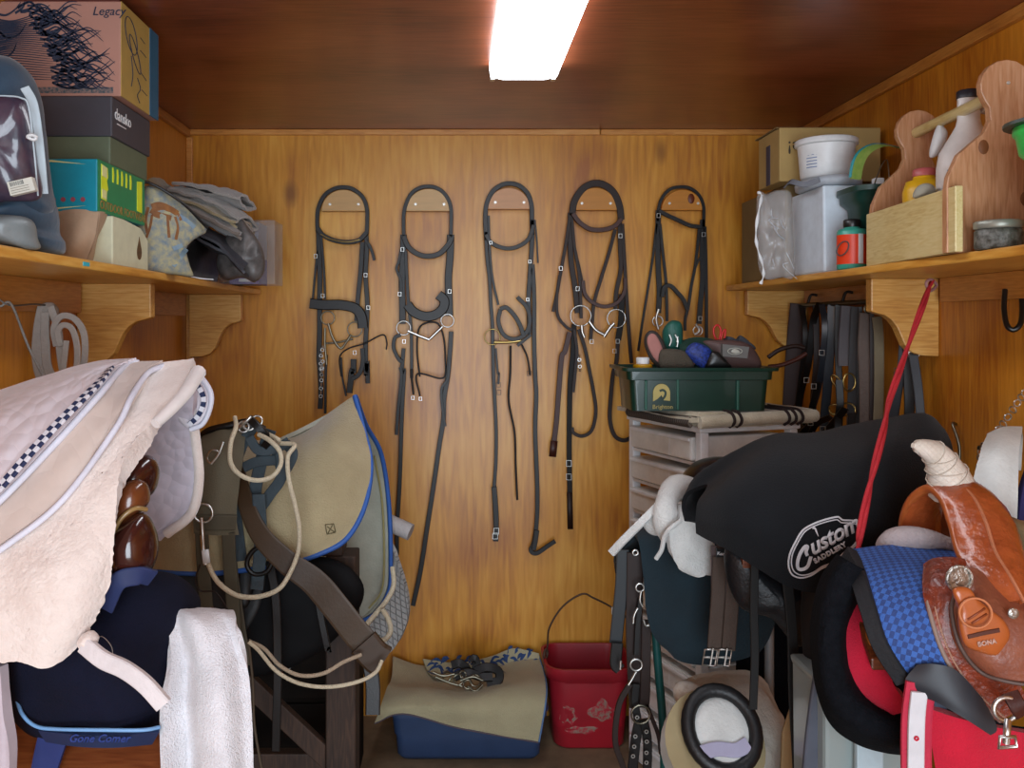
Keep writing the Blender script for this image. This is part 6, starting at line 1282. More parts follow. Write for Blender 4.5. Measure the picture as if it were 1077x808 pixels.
bm = NB(); sheet(bm, [[P(738, 530, 1.99), P(750, 548, 1.96), P(763, 562, 1.93)], [P(738, 548, 1.99), P(748, 562, 1.96), P(766, 574, 1.92)]], .012, 6, 3); tag(obj('wooden_tree_edge', bm, mat('tan wood edge', '#b07c40', .5)), 'tan wooden edge peeking from under the black cover', 'wood edge')
for lb_, pts, wd in (('black stirrup leather hanging beside the white rack post', [(794, 588), (793, 640), (794, 690), (792, 746)], .017), ('long black stirrup leather with holes, hanging beside the feed bag', [(828, 610), (833, 660), (835, 730), (840, 820)], .022)):
    bm = NB(); strap(bm, [P(x, y, 1.92) for x, y in pts], wd, .005); tag(obj('stirrup_leather', bm, BLK2), lb_, 'stirrup leather')
bm = NB(); pillow(bm, [P(x, y, 2.0) for x, y in ((765, 575), (800, 595), (835, 615), (860, 625), (858, 655), (840, 680), (810, 650), (780, 640), (765, 610))], (0, -1, 0), .10, 2.2, amp=.008, freq=16); tag(obj('black_girth_pad', bm, mat('black vinyl pad', '#15161a', .45, bump=.3)), 'black padded girth bunched under the covered saddle', 'girth')
bm = NB(); pillow(bm, [P(x, y, 1.86) for x, y in ((846, 622), (872, 600), (895, 600), (900, 660), (880, 720), (858, 730), (846, 690))], (0, -1, 0), .10, 2.4, amp=.006); tag(obj('dark_fabric_bundle', bm, mat('black nylon', '#121216', .7)), 'black nylon bundle in shadow behind the black felt pad', 'bundle')
# ---------------------------------------------------------------- black saddle on the second rack, teal pad, fleece, girth
t = thing('saddle_rack', 'white metal pipe saddle rack standing below the dark teal pad', 'saddle rack', (.8, 2.4, 0))
MP = mat('painted pipe', '#9ca0a4', .4, .2)
for x0 in (809,): bm = NB(); tube(bm, [P(x0, 560, 2.5), P(x0, 700, 2.5), Vector((P(x0, 700, 2.5).x, 2.5, .002))], .013, 10, smooth=False); obj('post', bm, MP, t)
bm = NB(); tube(bm, [Vector((.60, 2.5, P(0, 560, 2.5).z)), Vector((1.25, 2.5, P(0, 560, 2.5).z))], .013, 10, smooth=False); obj('arm', bm, MP, t)
bm = NB(); tube(bm, [Vector((.6, 2.5, .016)), Vector((1.2, 2.5, .016))], .013, 10, smooth=False); obj('foot', bm, MP, t)
t = thing('dressage_saddle', 'black leather saddle seat rounding up behind the covered saddle', 'saddle', (.75, 2.42, 1.0))
bm = NB(); pillow(bm, [P(x, y, 2.42) for x, y in ((718, 530), (716, 512), (722, 496), (738, 484), (765, 481), (800, 490), (800, 540), (740, 560))], (0, -1, 0), .18, 2.2); obj('cantle', bm, mat('smooth black leather', '#141416', .3, coat=.4), t)
bm = NB(); pillow(bm, [P(x, y, 2.40) for x, y in ((722, 540), (770, 535), (806, 545), (810, 600), (780, 640), (730, 620))], (0, -1, 0), .20, 3); obj('flap', bm, BLK, t)
bm = NB(); strap(bm, [P(753, 494, 2.31), P(758, 500, 2.31)], .006, .004); obj('nail', bm, STEEL, t)
t = thing('teal_saddle_pad', 'dark teal saddle pad with rounded hem hanging below the white fleece', 'saddle pad', (.72, 2.4, .6))
TP = mat('dark teal cotton', '#0c2630', .9, col2='#081a22', nscale=9, bump=.5, bscale=260, sheen=.08)
rows = [[P(664, 556, 2.42), P(700, 548, 2.42), P(760, 552, 2.42), P(815, 570, 2.42)], [P(672, 572, 2.33), P(710, 570, 2.31), P(765, 575, 2.31), P(820, 590, 2.33)], [P(677, 610, 2.28), P(710, 615, 2.26), P(765, 620, 2.26), P(818, 625, 2.28)],
        [P(680, 645, 2.26), P(712, 650, 2.25), P(765, 655, 2.25), P(815, 650, 2.27)], [P(688, 668, 2.26), P(714, 680, 2.25), P(760, 684, 2.25), P(806, 672, 2.27)], [P(706, 685, 2.26), P(720, 696, 2.25), P(755, 698, 2.25), P(795, 686, 2.27)]]
bm = NB(); sheet(bm, rows, .016, 10, 8, amp=.004, freq=9, seed=7); obj('near_flap', bm, TP, t)
rows = [[P(650, 580, 2.42), P(676, 560, 2.40), P(700, 552, 2.40)], [P(646, 592, 2.46), P(665, 580, 2.44), P(690, 575, 2.42)], [P(648, 605, 2.48), P(665, 602, 2.46), P(690, 600, 2.44)]]
bm = NB(); sheet(bm, rows, .014, 6, 6, amp=.003); obj('front_corner', bm, TP, t)
t = thing('fleece_pad', 'white fleece half pad rolled over the teal saddle pad', 'fleece pad', (.62, 2.3, .9))
WF = mat('white fleece', '#dcdcd8', .95, bump=1.0, bscale=240, sheen=.5)
bm = NB(); tube(bm, [P(706, 563, 2.20), P(702, 550, 2.19), P(700, 535, 2.20), P(703, 522, 2.24), P(712, 513, 2.30), P(726, 515, 2.36)], lambda u: .030+.004*math.sin(u*9), 14, n=8); obj('roll', bm, WF, t)
rows = [[P(700, 534, 2.22), P(714, 534, 2.24), P(728, 545, 2.26)], [P(702, 555, 2.17), P(724, 550, 2.18), P(742, 555, 2.22)], [P(704, 578, 2.16), P(726, 578, 2.165), P(748, 574, 2.2)], [P(712, 592, 2.165), P(730, 598, 2.17), P(750, 600, 2.2)], [P(725, 600, 2.18), P(738, 604, 2.18), P(750, 605, 2.2)]]
bm = NB(); sheet(bm, rows, .022, 8, 8, amp=.003, fuzz=.0015); obj('near_panel', bm, WF, t)
bm = NB(); strap(bm, [P(643, 582, 2.22), P(654, 570, 2.21), P(668, 556, 2.21), P(683, 541, 2.22), P(694, 530, 2.24)], .019, .012, n=(-.3, -1, .4)); obj('long_edge', bm, WF, t)
bm = NB(); pillow(bm, [P(x, y, 2.25) for x, y in ((676, 548), (690, 528), (700, 518), (706, 530), (700, 560), (684, 562))], (0, -1, 0), .05, 2.4); obj('inner_fold', bm, WF, t)
bm = NB(); tube(bm, [P(716, 548, 2.14), P(706, 555, 2.13), P(699, 564, 2.14), P(696, 578, 2.15), P(690, 588, 2.16)], .0055, 8); obj('piping', bm, WF, t)
t = thing('elastic_girth', 'brown girth with two steel buckles and small white woven label', 'girth', P(760, 705, 2.12))
BG2 = mat('brown girth leather', '#3c2c26', .55, bump=.3)
bm = NB(); sheet(bm, [[P(748, 574, 2.13), P(765, 574, 2.12), P(781, 578, 2.13)], [P(748, 610, 2.12), P(765, 610, 2.11), P(782, 612, 2.12)], [P(748, 632, 2.12), P(765, 636, 2.11), P(781, 634, 2.12)]], .018, 5, 6); lab(obj('padded_top', bm, mat('plum brown padding', '#38201e', .6), t), 'plum-brown padded top')
for dx in (0, 15):
    bm = NB(); strap(bm, [P(757+dx*1.05, 586, 2.105), P(755+dx, 630, 2.10), P(751+dx, 684, 2.10)], .0315, .008); obj('elastic', bm, mat('brown elastic '+str(dx), '#44342a', .75, bump=.4, bscale=200), t)
    for ky in (0, 1):
        c_ = P(746.5+dx-ky*1.4, 688+8*ky, 2.09); h_ = .0145; bm = NB(); tube(bm, [c_+Vector((-h_, 0, -.008)), c_+Vector((h_, -.001, -.010)), c_+Vector((h_+.003, 0, .010)), c_+Vector((-h_+.003, 0, .010))], .0022, 6, True, smooth=False); obj('buckle', bm, STEEL, t)
    bm = NB(); tube(bm, [P(750+dx, 682, 2.085), P(747+dx, 700, 2.085)], .002, 6); obj('buckle_tongue', bm, STEEL, t)
lbm = obj('woven_label', box(NB(), P(753, 586, 2.098), P(773, 577, 2.094)), BLKP, t, smooth=False)
text('lettering', 'Korsteel', P(754, 583.5, 2.0935), (1, 0, -.12), (.12, 0, 1), .0105, LG, t, bold=.0003)
# ---------------------------------------------------------------- bundle of harness straps left of the teal pad
t = thing('harness_straps', 'brown leather harness straps with steel rings hanging beside the red bucket', 'harness', P(668, 800, 2.35))
FX = FF(640, 560, 3.26)
for nm, pts, wd, m_, ly in (('broad_strap', [(92, 70), (90, 200), (88, 350), (95, 520), (100, 600)], 56, BRN, 1), ('broad_strap', [(50, 60), (45, 180), (35, 280), (25, 380)], 44, mat('slate black strap', '#20262a', .5), 0), ('side_strap', [(30, 380), (25, 450), (40, 470)], 40, BLK, 2),
                            ('loop_strap', [(75, 520), (40, 580), (25, 660), (25, 730), (45, 790), (60, 830)], 20, BRN, 3), ('centre_strap', [(110, 230), (100, 320), (95, 420)], 18, BLK, 3), ('centre_strap', [(130, 300), (128, 420), (125, 560), (120, 600)], 34, BRN, 2),
                            ('holed_strap', [(108, 640), (95, 700), (88, 760), (80, 830)], 34, BLK, 2), ('holed_strap', [(120, 640), (132, 700), (134, 760), (132, 830)], 30, BLK, 3), ('loop_strap', [(130, 590), (150, 640), (172, 700), (180, 760)], 14, BRN, 2), ('side_strap', [(95, 520), (90, 580), (100, 640)], 26, BLK, 3)):
    bm = NB(); strap(bm, [FX(x, y, 2.34-.01*ly) for x, y in pts], wd/3.26*2.33/950, .006); obj(nm, bm, m_, t)
for x, y, r in ((92, 70, 9), (95, 455, 20), (110, 625, 32), (108, 190, 14)):
    bm = NB(); ring(bm, FX(x, y, 2.29), r/3.26*2.3/950, .0026, (.2, -1, 0), 20, 6); obj('ring', bm, STEEL if r != 32 else OLDM, t)
for pts in ([(112, 200), (108, 235), (118, 255)], [(100, 260), (88, 285), (85, 312)], [(120, 300), (128, 320), (142, 318)], [(95, 478), (80, 505), (68, 524)], [(42, 440), (40, 470)]):
    bm = NB(); tube(bm, [FX(x, y, 2.285) for x, y in pts], .0032, 6); obj('snap', bm, STEEL, t)
for x, y in ((92, 700), (88, 735), (84, 768), (130, 684), (131, 718), (130, 756), (130, 790), (98, 635)):
    bm = NB(); ring(bm, FX(x, y, 2.295), .0042, .0016, (0, 1, 0), 10, 5); obj('grommet', bm, STEEL, t)
bm = NB(); tube(bm, [P(684, 600, 2.40), P(692, 700, 2.40), P(698, 780, 2.40), Vector((P(702, 830, 2.4).x, 2.42, .003))], .011, 10, n=4); tag(obj('teal_pole', bm, mat('teal green pole', '#14504c', .4)), 'dark teal-green pole standing beside the harness straps', 'pole')
# ---------------------------------------------------------------- helmet, fleece, bag and bin on the right floor area
bm = NB(); sheet(bm, [[Vector((.79, 2.56, .02)), Vector((.95, 2.52, .02)), Vector((1.18, 2.55, .02))], [Vector((.79, 2.55, .42)), Vector((.95, 2.50, .42)), Vector((1.19, 2.54, .42))], [Vector((.80, 2.56, .70)), Vector((.95, 2.54, .72)), Vector((1.18, 2.57, .72))], [Vector((.82, 2.62, .76)), Vector((.95, 2.63, .78)), Vector((1.18, 2.64, .77))], [Vector((.84, 2.70, .70)), Vector((.95, 2.70, .72)), Vector((1.18, 2.70, .70))], [Vector((.86, 2.72, .02)), Vector((.95, 2.72, .02)), Vector((1.18, 2.72, .02))]], .025, 8, 8, amp=.008, freq=9)
tag(obj('added_dark_rug', bm, mat('dark filler cloth', '#0c0d12', .95, spec=.1, bump=.4)), 'black folded cloth added to darken the gap behind the white pipe rack, lower right', 'rug')  # added black sheet in place of the darkness behind the pipe rack
t = thing('riding_helmet', 'tan riding helmet lying upside down, black rim and white lining', 'helmet', P(757, 808, 2.0))
HT = mat('tan velvet', '#9c8c68', .85, col2='#8a7a58', nscale=8, sheen=.4); HR = mat('black rim', '#141416', .5, bump=.2)
cH = P(752, 772, 2.05); nH = Vector((0.05, -.80, .60)).normalized(); uH = Vector((1, 0, .04)).normalized(); vH = nH.cross(uH).normalized()
bm = NB(); RG = []
for k in range(9):
    a = PI/2*k/8.2; s_ = math.cos(a)**.55; dp = -.17*math.sin(a)
    RG.append([cH+uH*(.112*s_*math.cos(b))+vH*(.118*s_*math.sin(b))+nH*dp+Vector((0, 0, -.02)) for b in [2*PI*j/32 for j in range(32)]])
loft(bm, RG); obj('shell', bm, HT, t)
bm = NB(); pts = [cH+uH*(.075*math.cos(b)+.01)+vH*(.085*math.sin(b))+nH*.018+Vector((0, 0, .005)) for b in [2*PI*j/28 for j in range(28)]]
tube(bm, pts, .016, 10, True, smooth=False); obj('rim', bm, HR, t)
bm = NB(); pillow(bm, [cH+uH*(.068*math.cos(b)+.01)+vH*(.078*math.sin(b))+nH*.012 for b in [2*PI*j/14 for j in range(14)]], nH, .03, 3, amp=.004, freq=20); lab(obj('lining', bm, mat('pale quilted lining', '#d0d0cc', .9, bump=.5), t), 'white quilted lining')
bm = NB(); strap(bm, [cH+uH*a+vH*b+nH*.031 for a, b in ((-.05, -.045), (-.01, -.038), (.03, -.042), (.06, -.03))], .030, .006, n=nH); lab(obj('lining_band', bm, mat('lilac lining band', '#a8a4bc', .9), t), 'lilac lower band')
t = thing('cream_fleece_pad', 'cream quilted fleece pad crumpled behind the upside-down helmet', 'fleece pad', P(770, 790, 2.3))
CF = mat('cream fleece', '#e0dace', .95, bump=.8, bscale=120, sheen=.4, pattern='voronoi', pscale=24, pbump=.5)
rows = [[P(712, 722, 2.42), P(740, 712, 2.42), P(788, 712, 2.42), P(805, 722, 2.42)], [P(716, 736, 2.32), P(750, 724, 2.30), P(792, 730, 2.30), P(818, 752, 2.32)], [P(725, 752, 2.28), P(755, 745, 2.25), P(796, 755, 2.25), P(826, 775, 2.26)], [P(735, 775, 2.26), P(765, 775, 2.22), P(798, 785, 2.22), P(822, 800, 2.24)], [P(745, 815, 2.25), P(770, 815, 2.22), P(798, 820, 2.22), P(816, 822, 2.24)]]
bm = NB(); sheet(bm, rows, .025, 8, 8, amp=.010, freq=12, seed=9); obj('pad_panel', bm, CF, t)
bm = NB(); pillow(bm, [P(x, y, 2.26) for x, y in ((708, 728), (714, 718), (728, 718), (742, 728), (738, 742), (724, 750), (712, 740))], (0, -1, 0), .06, 2.2, amp=.004); obj('rolled_corner', bm, CF, t)
t = thing('feed_sack', 'tan paper feed sack with red printing standing by the black felt pad', 'sack', P(840, 808, 2.1))
FS = mat('tan paper sack', '#a88c64', .7, col2='#94784f', nscale=7, bump=.6, bscale=14)
d_ = 2.05; bm = NB()
zb = .0
def fp(x, y, dd): return P(x, y, dd)
low = lambda x, dd: Vector((P(x, 800, dd).x, dd, .002))
loft(bm, [[low(812, d_), low(852, d_), low(852, d_+.16), low(812, d_+.16)], [fp(822, 770, d_), fp(852, 770, d_), fp(850, 770, d_+.15), fp(822, 770, d_+.15)], [fp(831, 742, d_+.02), fp(855, 740, d_+.02), fp(853, 740, d_+.12), fp(831, 742, d_+.12)], [fp(839, 731, d_+.05), fp(856, 731, d_+.05), fp(855, 731, d_+.08), fp(839, 731, d_+.08)]])
obj('sack_body', bm, FS, t, smooth=False, bevel=.006)
RDI = mat('red ink', '#b02818', .7); text('lettering', "EAR'S", P(853, 815, d_-.004), (-.06, 0, 1), (-1, 0, -.06), .036, RDI, t, bold=.0008)
bm = NB(); tube(bm, [P(850, 749, 2.045), P(850, 738, 2.05)], .0016, 5); tube(bm, [P(848, 744, 2.045), P(852, 744, 2.045)], .0016, 5, smooth=False); obj('red_mark', bm, RDI, t)
bm = NB(); strap(bm, [P(866, 700, 1.75), P(860, 740, 1.74), P(855, 780, 1.74), P(851, 830, 1.74)], .030, .010); tag(obj('grey_webbing', bm, mat('blue grey webbing', '#4c505c', .6)), 'blue-grey webbing strap hanging from the black felt pad', 'strap')
t = thing('translucent_bin', 'translucent plastic bin with a white post below the black felt pad', 'bin', (.76, 1.85, 0))
TB = mat('milky plastic', '#8c9896', .3, coat=.4, col2='#8c9898', nscale=5)
bm = NB(); loft(bm, [[Vector((x, y, .42+.0)) for x, y in ((.70, 1.71), (.86, 1.71), (.86, 1.86), (.70, 1.86))], [Vector((x, y, .80)) for x, y in ((.695, 1.70), (.87, 1.70), (.87, 1.87), (.695, 1.87))], [Vector((x, y, .815)) for x, y in ((.69, 1.69), (.88, 1.69), (.88, 1.88), (.69, 1.88))]])
for v in bm.verts:
    if v.co.z < .5: v.co.z = .002
obj('bin_body', bm, TB, t, smooth=False, bevel=.01)
obj('white_post', box(NB(), (.745, 1.675, .002), (.795, 1.69, .82)), mat('pale blue plastic', '#b4c8d0', .4), t, smooth=False, bevel=.003)
# ---------------------------------------------------------------- western saddle on its rack
arm_rack('wooden saddle rack arm carrying the western saddle, right wall', XR-.002, .70, 1.62, 1.02, REDW, -1, brace=False)
BF = mat('black felt', '#0a0b0f', .98, col2='#14161b', nscale=60, bump=.8, bscale=220, spec=.1); RF = mat('red felt', '#c80c30', .95, bump=.5, bscale=300, sheen=.2)
def G(x, y): return (820+x/2.1956, 440+y/2.1956)
t = thing('black_felt_pad', 'black shaggy felt saddle pad curving beneath the red felt, right', 'saddle pad', P(900, 720, 1.7))
# curved blanket: U-section sheet, seen from its front end
out = [(150, 325), (112, 380), (92, 470), (94, 560), (108, 640), (135, 700), (185, 735), (240, 752), (290, 758)]
inn = [(185, 345), (170, 400), (150, 440), (136, 490), (142, 560), (165, 610), (195, 650), (240, 678), (285, 690)]
rows = [[P(*G(x, y), 1.60) for x, y in out], [P(*G((a[0]*2+b[0])/3, (a[1]*2+b[1])/3), 1.52) for a, b in zip(out, inn)], [P(*G((a[0]+b[0]*2)/3, (a[1]+b[1]*2)/3), 1.52) for a, b in zip(out, inn)], [P(*G(*b), 1.60) for b in inn]]
bm = NB(); sheet(bm, rows, .03, 6, 5, amp=.002, fuzz=.001, freq=20); obj('rolled_rim', bm, BF, t)
rows = [[P(*G(x, y), 1.63) for x, y in out], [P(*G(x, y), 1.63)+Vector((.28, .06, 0)) for x, y in out]]
bm = NB(); sheet(bm, rows, .02, 6, 6); obj('pad_body', bm, BF, t)
t = thing('red_felt_pad', 'bright red felt saddle pad showing between black felt and blue weave', 'saddle pad', P(930, 740, 1.6))
rows = [[P(*G(182, 395), 1.62), P(*G(210, 400), 1.60), P(*G(240, 440), 1.60)], [P(*G(150, 440), 1.60), P(*G(190, 480), 1.57), P(*G(230, 520), 1.57)], [P(*G(133, 490), 1.59), P(*G(190, 530), 1.56), P(*G(245, 570), 1.55)], [P(*G(140, 580), 1.58), P(*G(200, 590), 1.55), P(*G(260, 610), 1.53)], [P(*G(175, 640), 1.57), P(*G(225, 635), 1.54), P(*G(280, 635), 1.52)], [P(*G(235, 690), 1.56), P(*G(265, 680), 1.53), P(*G(300, 670), 1.52)]]
bm = NB(); sheet(bm, rows, .016, 7, 6, amp=.002); obj('far_flap', bm, RF, t)
rows = [[P(*G(330, 660), 1.44), P(*G(420, 690), 1.42), P(*G(520, 715), 1.42), P(*G(600, 730), 1.42)], [P(*G(345, 720), 1.44), P(*G(430, 740), 1.42), P(*G(520, 760), 1.42), P(*G(600, 770), 1.42)], [P(*G(365, 830), 1.44), P(*G(440, 840), 1.42), P(*G(530, 840), 1.42), P(*G(600, 840), 1.42)]]
bm = NB(); sheet(bm, rows, .016, 7, 7, amp=.004, freq=9); obj('near_flap', bm, RF, t)
bm = NB(); pillow(bm, [P(*G(x, y), 1.56) for x, y in ((205, 475), (188, 515), (212, 535), (240, 560), (228, 500))], (0, -1, 0), .05, 6); tag(obj('wooden_bar_end', bm, mat('orange wood end', '#b06020', .6)), 'orange-brown wooden rack end inside the pads', 'wood end')
# blue woven pad
t = thing('blue_woven_pad', 'blue diamond-woven saddle pad with black binding under the western saddle', 'saddle pad', P(960, 700, 1.5))
BW = mat('blue diamond weave', '#3c68b4', .8, pattern='check', pcol='#284078', pscale=120, prot=.785, bump=.5, bscale=400, col2='#3058a0')
rows = [[P(893, 582, 1.62), P(930, 578, 1.62), P(970, 578, 1.62), P(1010, 580, 1.62), P(1060, 580, 1.62)],
        [P(903, 606, 1.52), P(930, 606, 1.51), P(970, 606, 1.50), P(1010, 606, 1.49), P(1060, 606, 1.49)],
        [P(914, 640, 1.47), P(935, 640, 1.455), P(970, 640, 1.44), P(1010, 640, 1.43), P(1060, 640, 1.43)],
        [P(926, 676, 1.45), P(945, 676, 1.435), P(975, 676, 1.42), P(1010, 680, 1.41), P(1060, 690, 1.41)],
        [P(950, 714, 1.445), P(965, 710, 1.43), P(985, 712, 1.415), P(1020, 725, 1.41), P(1065, 745, 1.41)]]
bm = NB(); sheet(bm, rows, .016, 8, 8, amp=.0015); obj('near_panel', bm, BW, t)
bm = NB(); strap(bm, [r[0]+Vector((-.004, -.008, 0)) for r in rows], .026, .018, n=(-.7, -1, .1), k=10); obj('black_binding', bm, mat('black binding', '#121318', .8, bump=.4), t)
# western saddle
WL = mat('tan tooled leather', '#b0582c', .32, col2='#8c4020', nscale=24, vary=.6, bump=1.0, bscale=55, coat=.35)
WL2 = mat('saddle skirt leather', '#8c5038', .42, col2='#744030', nscale=30, bump=.5, bscale=90, coat=.2); WL3 = mat('smooth orange leather', '#b05c2c', .35, coat=.4)
WS = mat('russet carved skirt edge', '#8a3a22', .42, col2='#6a2818', nscale=70, vary=1, bump=1.0, bscale=110, coat=.25)
t = thing('western_saddle', 'orange-brown western saddle with tooled swell, silver concho and white-wrapped horn', 'saddle', (1.0, 1.5, .8))
# swell/fork: arch made of cross-section rings swept over the rack
FE = [(952, 580, 1.70), (950, 550, 1.69), (959, 526, 1.66), (977, 514, 1.62), (992, 525, 1.575), (1002, 552, 1.53), (1012, 586, 1.48), (1032, 609, 1.43), (1054, 634, 1.40)]
RE = [(985, 578, 1.76), (985, 542, 1.75), (990, 518, 1.72), (1008, 508, 1.68), (1036, 520, 1.62), (1058, 545, 1.55), (1070, 578, 1.50), (1076, 612, 1.46), (1070, 635, 1.43)]
ar = []
for v_, bu in ((0, 0), (.12, .016), (.38, .034), (.68, .034), (.9, .016), (1, 0)):
    ar.append([P(f[0]*(1-v_)+r[0]*v_, f[1]*(1-v_)+r[1]*v_, f[2]*(1-v_)+r[2]*v_)+Vector((0, -bu, bu*.35)) for f, r in zip(FE, RE)])
bm = NB(); sheet(bm, ar, .016, 7, 5, amp=.0012, freq=60); obj('swell', bm, WL, t)
bm = NB(); tube(bm, [P(*p) for p in FE], .0085, 8, n=8); lab(obj('gullet_rim', bm, WL3, t), 'smooth rolled rim')
bm = NB(); strap(bm, [p*.8+q*.2+Vector((0, -.012, .004)) for p, q in zip(ar[2], ar[1])][3:], .004, .004, k=8); lab(obj('tooled_line', bm, mat('pale tooling', '#c8805c', .5), t), 'pale tooled line')
bm = NB(); pillow(bm, [P(x, y, 1.73) for x, y in ((950, 590), (952, 545), (966, 522), (985, 522), (1000, 550), (1012, 590))], (0, -1, 0), .04, 5); lab(obj('gullet', bm, mat('gullet leather', '#8c4824', .6), t), 'inner gullet leather')
# horn
HW = mat('white wrap', '#e0d8cc', .7, col2='#c8bcac', nscale=40, pattern='brick', pscale=60, pbump=-.35)
hp = cr([P(1001, 514, 1.62), P(998, 503, 1.61), P(992, 490, 1.605), P(984, 478, 1.60), P(972, 471.5, 1.59), P(960, 468.5, 1.585)], 6); R_ = []
T_, N_ = frames(hp)
for i, p in enumerate(hp):
    u = i/(len(hp)-1); r = .033*(1-u)**.9+.0085
    if u > .96: r *= .55
    B = T_[i].cross(N_[i]); R_.append([p+N_[i]*r*math.cos(a)+B*r*math.sin(a) for a in [2*PI*k/14 for k in range(14)]])
bm = NB(); loft(bm, R_)
uv = bm.loops.layers.uv.active
for f in bm.faces:
    for lp in f.loops: lp[uv].uv = ((lp.vert.co.x-lp.vert.co.z)*.7, (lp.vert.co.x+lp.vert.co.z)*.7)
lab(obj('horn', bm, HW, t), 'white wrapped horn')
for k in range(6):
    j = 4+k*3; p = hp[j]; r = .033*(1-j/(len(hp)-1))**.9+.0098; bm = NB(); ring(bm, p, r, .0012, T_[j]+Vector((.35*(-1)**k, 0, .15)), 16, 5); obj('horn_lacing', bm, mat('lacing shade '+str(k), '#ccc0b0', .7), t)
# seat jockey, skirt, concho
bm = NB(); rows = [[P(1002, 610, 1.47), P(1020, 598, 1.44), P(1050, 620, 1.41), P(1090, 640, 1.40)], [P(1000, 640, 1.41), P(1030, 640, 1.375), P(1060, 650, 1.365), P(1095, 660, 1.36)], [P(1008, 680, 1.39), P(1035, 685, 1.36), P(1065, 690, 1.35), P(1095, 695, 1.35)], [P(1030, 704, 1.39), P(1050, 712, 1.36), P(1075, 718, 1.35), P(1095, 722, 1.35)]]
sheet(bm, rows, .012, 7, 7); obj('seat_jockey', bm, WL2, t)
rows = [[P(974, 596, 1.50), P(985, 590, 1.49), P(1010, 590, 1.47), P(1040, 600, 1.45)], [P(973, 625, 1.445), P(990, 618, 1.43), P(1012, 620, 1.42), P(1050, 640, 1.41)], [P(980, 658, 1.42), P(998, 655, 1.41), P(1020, 660, 1.40), P(1055, 670, 1.40)], [P(992, 690, 1.41), P(1012, 690, 1.40), P(1034, 696, 1.39), P(1065, 705, 1.39)], [P(1014, 724, 1.405), P(1034, 720, 1.40), P(1054, 726, 1.39), P(1080, 735, 1.39)], [P(1050, 757, 1.40), P(1066, 748, 1.395), P(1080, 750, 1.39), P(1100, 755, 1.39)]]
bm = NB(); sheet(bm, rows, .012, 8, 8); obj('skirt', bm, WS, t)
bm = NB(); tube(bm, [r[0]+Vector((.0, -.006, 0)) for r in rows], .0038, 6, n=8); lab(obj('skirt_edge', bm, mat('pale rolled edge', '#90786c', .6), t), 'pale rolled edge')
bm = NB(); tube(bm, [r[0]*.68+r[1]*.32+Vector((.0, -.008, 0)) for r in rows], .0016, 5, n=8); lab(obj('stitch_line', bm, mat('pale stitches', '#c09078', .7, bump=1, bscale=500), t), 'pale stitched line')
bm = NB(); tube(bm, [P(1004, 625, 1.395), P(1001, 645, 1.385), P(1010, 680, 1.372), P(1030, 706, 1.37), P(1055, 716, 1.35), P(1090, 722, 1.335)], .003, 6, n=8); obj('jockey_edge', bm, mat('grey brown edge', '#5c4840', .6), t)
bm = NB(); pillow(bm, [P(x, y, 1.352) for x, y in ((1002, 620), (1018, 618), (1026, 628), (1040, 640), (1055, 652), (1062, 668), (1054, 684), (1046, 690), (1030, 686), (1014, 678), (1008, 656), (1008, 640))], (-.1, -1, .1), .016, 8, k=4); fn = obj('billet_keeper', bm, WL3, t)
hh = surf_hit(fn, .001); bm = NB(); ring(bm, P(1026, 645, 1.338), .024, .0018, (.1, 1, -.1), 24, 5, 1, .9); obj('stamped_oval', bm, mat('stamp line', '#c87c50', .5), t)
for a, b in (((1018, 652), (1036, 640)), ((1022, 656), (1038, 646))): bm = NB(); tube(bm, [hh(P(*a, 1.35)), hh(P(*b, 1.35))], .0018, 5, smooth=False); obj('stamped_bar', bm, mat('stamp bar', '#8c4424', .5), t)
bm = NB(); strap(bm, [hh(P(1018, 670, 1.35)), hh(P(1035, 666, 1.35)), hh(P(1051, 663, 1.35))], .006, .003); lab(obj('slot', bm, mat('slot dark', '#54281a', .6), t), 'dark cut slot')
text('lettering', 'BONA', hh(P(1028, 680, 1.35))+Vector((0, -.001, 0)), (1, 0, .2), (-.2, 0, 1), .010, mat('pale stamp', '#c8a090', .5), t, bold=.0004)
SIL = mat('engraved silver', '#b8b4ac', .35, .85, bump=.9, bscale=120)
bm = NB(); lathe(bm, P(1009, 609, 1.395), [(.0215, 0), (.0215, .002), (.019, .004), (.017, .003), (.010, .006), (.0, .0065)][:5], 28, Matrix.Rotation(PI/2, 3, 'X') @ Matrix.Rotation(.1, 3, 'Y'))
obj('concho', bm, SIL, t)
bm = NB(); ring(bm, P(1009, 609, 1.391), .0195, .0022, (0, 1, 0), 24, 5); obj('concho_rim', bm, SIL, t)
bm = NB(); lathe(bm, P(1065, 645, 1.35), [(.008, 0), (.008, .003), (.004, .005)], 16, Matrix.Rotation(PI/2, 3, 'X')); obj('rivet', bm, SIL, t)
# fleece lining seen at the front, cantle behind
bm = NB(); tube(bm, [P(930, 578, 1.66), P(940, 570, 1.64), P(960, 567, 1.62), P(985, 569, 1.61), P(1005, 574, 1.60)], lambda u: .012+.012*math.sin(PI*min(1, u+.15)), 10, flat=1); lab(obj('fleece_lining', bm, mat('grey fleece lining', '#b8acac', .9, bump=.8), t), 'grey-white fleece lining')
bm = NB(); pillow(bm, [P(x, y, 1.60) for x, y in ((1050, 545), (1075, 548), (1095, 560), (1100, 630), (1070, 640), (1058, 600))], (0, -1, 0), .2, 2.2); lab(obj('seat', bm, mat('tan suede seat', '#8c7450', .85), t), 'tan suede seat')
